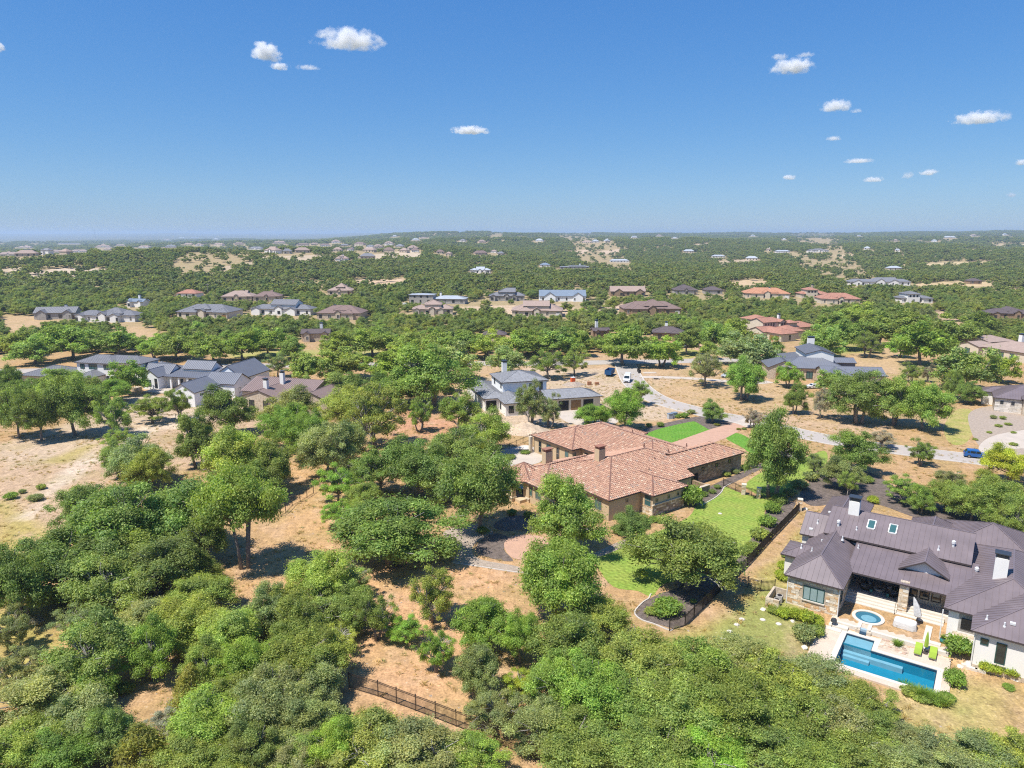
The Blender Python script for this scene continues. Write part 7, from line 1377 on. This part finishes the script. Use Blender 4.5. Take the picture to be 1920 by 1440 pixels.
# utility poles and the skyline mast
MT['pole'] = mat('weathered_pole_wood', (.34, .30, .26), rough=.9, var=.1)
for j, (px, yb, yt) in enumerate(((485, 541, 523), (556, 530, 513), (676, 516, 497), (722, 508, 490), (748, 506, 489), (773, 505, 491), (826, 493, 482), (136, 560, 548), (158, 560, 548), (245, 565, 546), (391, 560, 532), (460, 552, 540), (1285, 468, 456), (1246, 466, 456), (1200, 470, 460))):
    q = hit(px, yb); k = proj(q)[2] / F; h = (yb - yt) * k; r = tag(empty('utility_pole', q), f'{ordn[j]} thin utility pole of the far power lines', 'pole', 'far utility poles'); w = max(.16, .35 * k); mb = MB(); mb.tube([(0, 0, -.5), (0, 0, h)], [w, w * .7], 6); mb.build('shaft', MT['pole'], r); mb = MB(); mb.box(-h * .12, -w * .6, h * .93, h * .12, w * .6, h * .96); mb.build('crossarm', MT['pole'], r)
    r['label'] = ('power pole standing ' + ['just right of the far tan clearing on the left woods', 'above the small red roofed house woods', 'in the woods below the middle hill', 'left of centre below the middle hill', 'second below the middle hill clearing', 'third below the middle hill clearing', 'right of the middle hill houses', 'behind the long gabled house, left one', 'behind the long gabled house, right one', 'behind the small blue roofed house', 'tall beside the small red roofed house', 'beside the tan brown roof', 'on the right far slope, tallest', 'on the far slope left of the tallest', 'farthest left on the right far slope'][j])
q = hit(179, 447); k = proj(q)[2] / F; r = tag(empty('radio_mast', q), 'thin radio mast on the far left skyline', 'mast'); mb = MB(); mb.tube([(0, 0, -2), (0, 0, 16 * k)], [.7 * k * .6, .4 * k * .6], 5); mb.build('mast', MT['cap_metal'], r)
# ---------------------------------------------------------------- clouds: real banks of vapour far off
cmt = bpy.data.materials.new('cloud_vapour'); cmt.use_nodes = True; nt = cmt.node_tree; nt.nodes.clear(); Lk = nt.links.new
o_ = nd(nt, 'ShaderNodeOutputMaterial'); vs = nd(nt, 'ShaderNodeVolumePrincipled'); vs.inputs['Color'].default_value = (.985, .99, 1, 1); vs.inputs['Anisotropy'].default_value = .1; Lk(vs.outputs[0], o_.inputs['Volume'])
tc = nd(nt, 'ShaderNodeTexCoord'); mp = nd(nt, 'ShaderNodeMapping', name='stretch'); Lk(tc.outputs['Object'], mp.inputs['Vector']); nz_ = nd(nt, 'ShaderNodeTexNoise'); nz_.inputs['Scale'].default_value = 1.5; nz_.inputs['Detail'].default_value = 7; nz_.inputs['Roughness'].default_value = .62; Lk(mp.outputs[0], nz_.inputs['Vector'])
ln = nd(nt, 'ShaderNodeVectorMath', operation='LENGTH'); Lk(tc.outputs['Object'], ln.inputs[0])
def mth(op, a, b):
    n = nd(nt, 'ShaderNodeMath', operation=op)
    for i, q in enumerate((a, b)):
        if hasattr(q, 'links'): Lk(q, n.inputs[i])
        else: n.inputs[i].default_value = q
    return n.outputs[0]
sz = nd(nt, 'ShaderNodeSeparateXYZ'); Lk(tc.outputs['Object'], sz.inputs[0])
core = mth('SUBTRACT', .62, mth('POWER', ln.outputs['Value'], 1.5)); lump = mth('MULTIPLY', mth('SUBTRACT', nz_.outputs['Fac'], .5), 2.5)
basef = mth('MULTIPLY', mth('MINIMUM', mth('ADD', sz.outputs['Z'], .42), 0.0), 2.0)          # flat base
dens = mth('MINIMUM', mth('MAXIMUM', mth('ADD', mth('ADD', core, lump), basef), 0.0), .5)
mk = nd(nt, 'ShaderNodeMath', operation='MULTIPLY', name='thickness'); Lk(dens, mk.inputs[0]); Lk(mk.outputs[0], vs.inputs['Density'])
CL = [(655, 76, 140, 42, 'largest white cloud near the top of the sky', 1), (499, 99, 66, 40, 'puffy white cloud left of the largest cloud', 1), (524, 125, 40, 16, 'small cloud just below the puffy left cloud', .8), (578, 127, 50, 11, 'thin wisp right of the small left cloud', .35), (881, 245, 80, 18, 'flat white cloud alone in the middle of the sky', .9), (1486, 126, 90, 32, 'white cloud with flat base high on the right', 1), (1462, 107, 36, 14, 'pale puff above the high right cloud', .4), (1510, 103, 40, 10, 'faint wisp above the high right cloud', .3), (1566, 200, 64, 26, 'cloud with two humps below the high right cloud', .8), (1606, 208, 28, 10, 'faint tail of the two humped cloud', .3), (1838, 222, 104, 28, 'long cloud near the right edge', .8), (1563, 260, 32, 10, 'small pale cloud below the two humped cloud', .5), (1610, 302, 60, 10, 'thin pale cloud low on the right', .5), (1480, 333, 27, 12, 'small low cloud at the left of the low right group', .7), (1637, 337, 44, 12, 'low cloud in the middle of the low right group', .6), (1742, 324, 38, 14, 'low bright puff at the right of the low group', .7), (1702, 330, 24, 16, 'faint double puff beside the low bright puff', .35), (1915, 305, 24, 14, 'cloud fragment cut by the right edge', .7), (0, 90, 18, 22, 'cloud fragment cut by the left edge', .7), (1897, 366, 22, 10, 'faint lowest cloud at the right', .35)]
for j, (px, py, w, h, lb, dn) in enumerate(CL):
    d = ray(px, py); t = 1700 / d.z if d.z > 0 else 30; p = Vector((0, 0, HC)) + d * t; k = (p - Vector((0, 0, HC))).length / d.length
    Wm, Hm = w * k, h * k; rg = random.Random(200 + j); me = bpy.data.meshes.new('cloud'); bm = bmesh.new(); bmesh.ops.create_icosphere(bm, subdivisions=3, radius=1.0); bm.to_mesh(me); bm.free()
    cm2 = cmt.copy(); mp_ = cm2.node_tree.nodes['stretch']; asp = min(Wm / Hm, 5); mp_.inputs['Scale'].default_value = (asp * .8, asp * .5, 1); mp_.inputs['Location'].default_value = (rg.uniform(-20, 20), rg.uniform(-20, 20), rg.uniform(-20, 20)); cm2.node_tree.nodes['thickness'].inputs[1].default_value = dn ** 1.5 * 8.0 / Hm; me.materials.append(cm2)
    o = link('cloud', me, None, p); o.scale = (Wm * .56, max(Wm * .35, Hm), Hm * .62); o.rotation_euler = (0, 0, -math.atan2(p.x, p.y)); tag(o, lb, 'cloud', 'fair weather clouds')
# ---------------------------------------------------------------- haze
hz = MB(); hz.box(-16000, -3800, -120, 16000, 25000, 96); ho = hz.build('haze', []); ho.data.materials.clear()
hm = bpy.data.materials.new('haze_air'); hm.use_nodes = True; nt = hm.node_tree; nt.nodes.clear(); o_ = nd(nt, 'ShaderNodeOutputMaterial'); vs = nd(nt, 'ShaderNodeVolumePrincipled'); vs.inputs['Color'].default_value = (.58, .75, 1.0, 1); vs.inputs['Density'].default_value = 1.15e-4; vs.inputs['Anisotropy'].default_value = .2; nt.links.new(vs.outputs[0], o_.inputs['Volume']); ho.data.materials.append(hm)
tag(ho, 'thin blue haze over the far hills', kind='stuff')
# ---------------------------------------------------------------- dry grass tufts and stones on the open ground
def tuft_src(nm, me_, m): 
    me2 = me_.copy(); me2.materials.clear(); me2.materials.append(m); return bpy.data.objects.new(nm, me2)
tsrc = bpy.data.collections.new('tuft_sources')
for j, c in enumerate(((.42, .31, .15), (.34, .27, .11), (.24, .25, .09))): tsrc.objects.link(tuft_src(f'tuft_source_{j}', grassclump(80 + j, 26, .5, .6), leafmat(f'dry_grass_{j}', c, .3)))
bm = bmesh.new(); bmesh.ops.create_icosphere(bm, subdivisions=1, radius=.22); me = bpy.data.meshes.new('stone')
for v in bm.verts: v.co *= 1 + .3 * mnoise.noise(v.co * 3); v.co.z *= .6
bm.to_mesh(me); bm.free(); me.materials.append(MT['gravel']); tsrc.objects.link(bpy.data.objects.new('tuft_source_3', me))
LAWNS = [[(v.co.x, v.co.y) for v in o.data.vertices] for o in bpy.data.objects if o.type == 'MESH' and o.parent is None and o.get('kind') == 'structure' and o.name.split('.')[0] in ('lawn', 'driveway', 'mulch_bed', 'gravel_path', 'paver_circle', 'terrace', 'gravel_yard')]
LBB = [(min(p[0] for p in L), max(p[0] for p in L), min(p[1] for p in L), max(p[1] for p in L), L) for L in LAWNS]
tp = []; rq = random.Random(33)
while len(tp) < 12000:
    y = math.sqrt(rq.uniform(50 ** 2, 235 ** 2)); x = rq.uniform(-.8, .8) * y
    if mnoise.noise((x / 7, y / 7, 1)) + .5 * mnoise.noise((x / 2, y / 2, 5)) < -.05: continue
    if any(a < x < b and c < y < d and inpoly(x, y, L) for a, b, c, d, L in LBB): continue
    u = (x - BO.x) * BX[0] + (y - BO.y) * BX[1]; v = (x - BO.x) * BY[0] + (y - BO.y) * BY[1]
    if -2 < u < 30 and -11 < v < 33: continue
    if any(math.hypot(x - hx, y - hy) < hr * .8 for hx, hy, hr in HSPOT[:8]): continue
    tp.append((x, y))
tz = zt([p[0] for p in tp], [p[1] for p in tp]); tm_ = bpy.data.meshes.new('dry_grass'); tm_.vertices.add(len(tp)); tm_.vertices.foreach_set('co', np.array([(p[0], p[1], z - .02) for p, z in zip(tp, tz)], 'f').ravel())
a = tm_.attributes.new('scl', 'FLOAT_VECTOR', 'POINT'); a.data.foreach_set('vector', np.array([(s_, s_, s_ * .8) for s_ in (rq.uniform(.35, .9) for _ in tp)], 'f').ravel()); a = tm_.attributes.new('idx', 'INT', 'POINT'); a.data.foreach_set('value', np.array([rq.choice((0, 0, 1, 1, 2, 3)) for _ in tp], 'i')); a = tm_.attributes.new('rot', 'FLOAT', 'POINT'); a.data.foreach_set('value', np.array([rq.uniform(0, 6.28) for _ in tp], 'f')); tm_.update()
ng2 = ng.copy(); [n for n in ng2.nodes if n.bl_idname == 'GeometryNodeCollectionInfo'][0].inputs['Collection'].default_value = tsrc
dg_ = link('dry_grass', tm_); md = dg_.modifiers.new('instances', 'NODES'); md.node_group = ng2; tag(dg_, 'dry grass tufts and small stones over the open tan ground', 'grass', kind='stuff')
print('OBJS', len(bpy.data.objects))
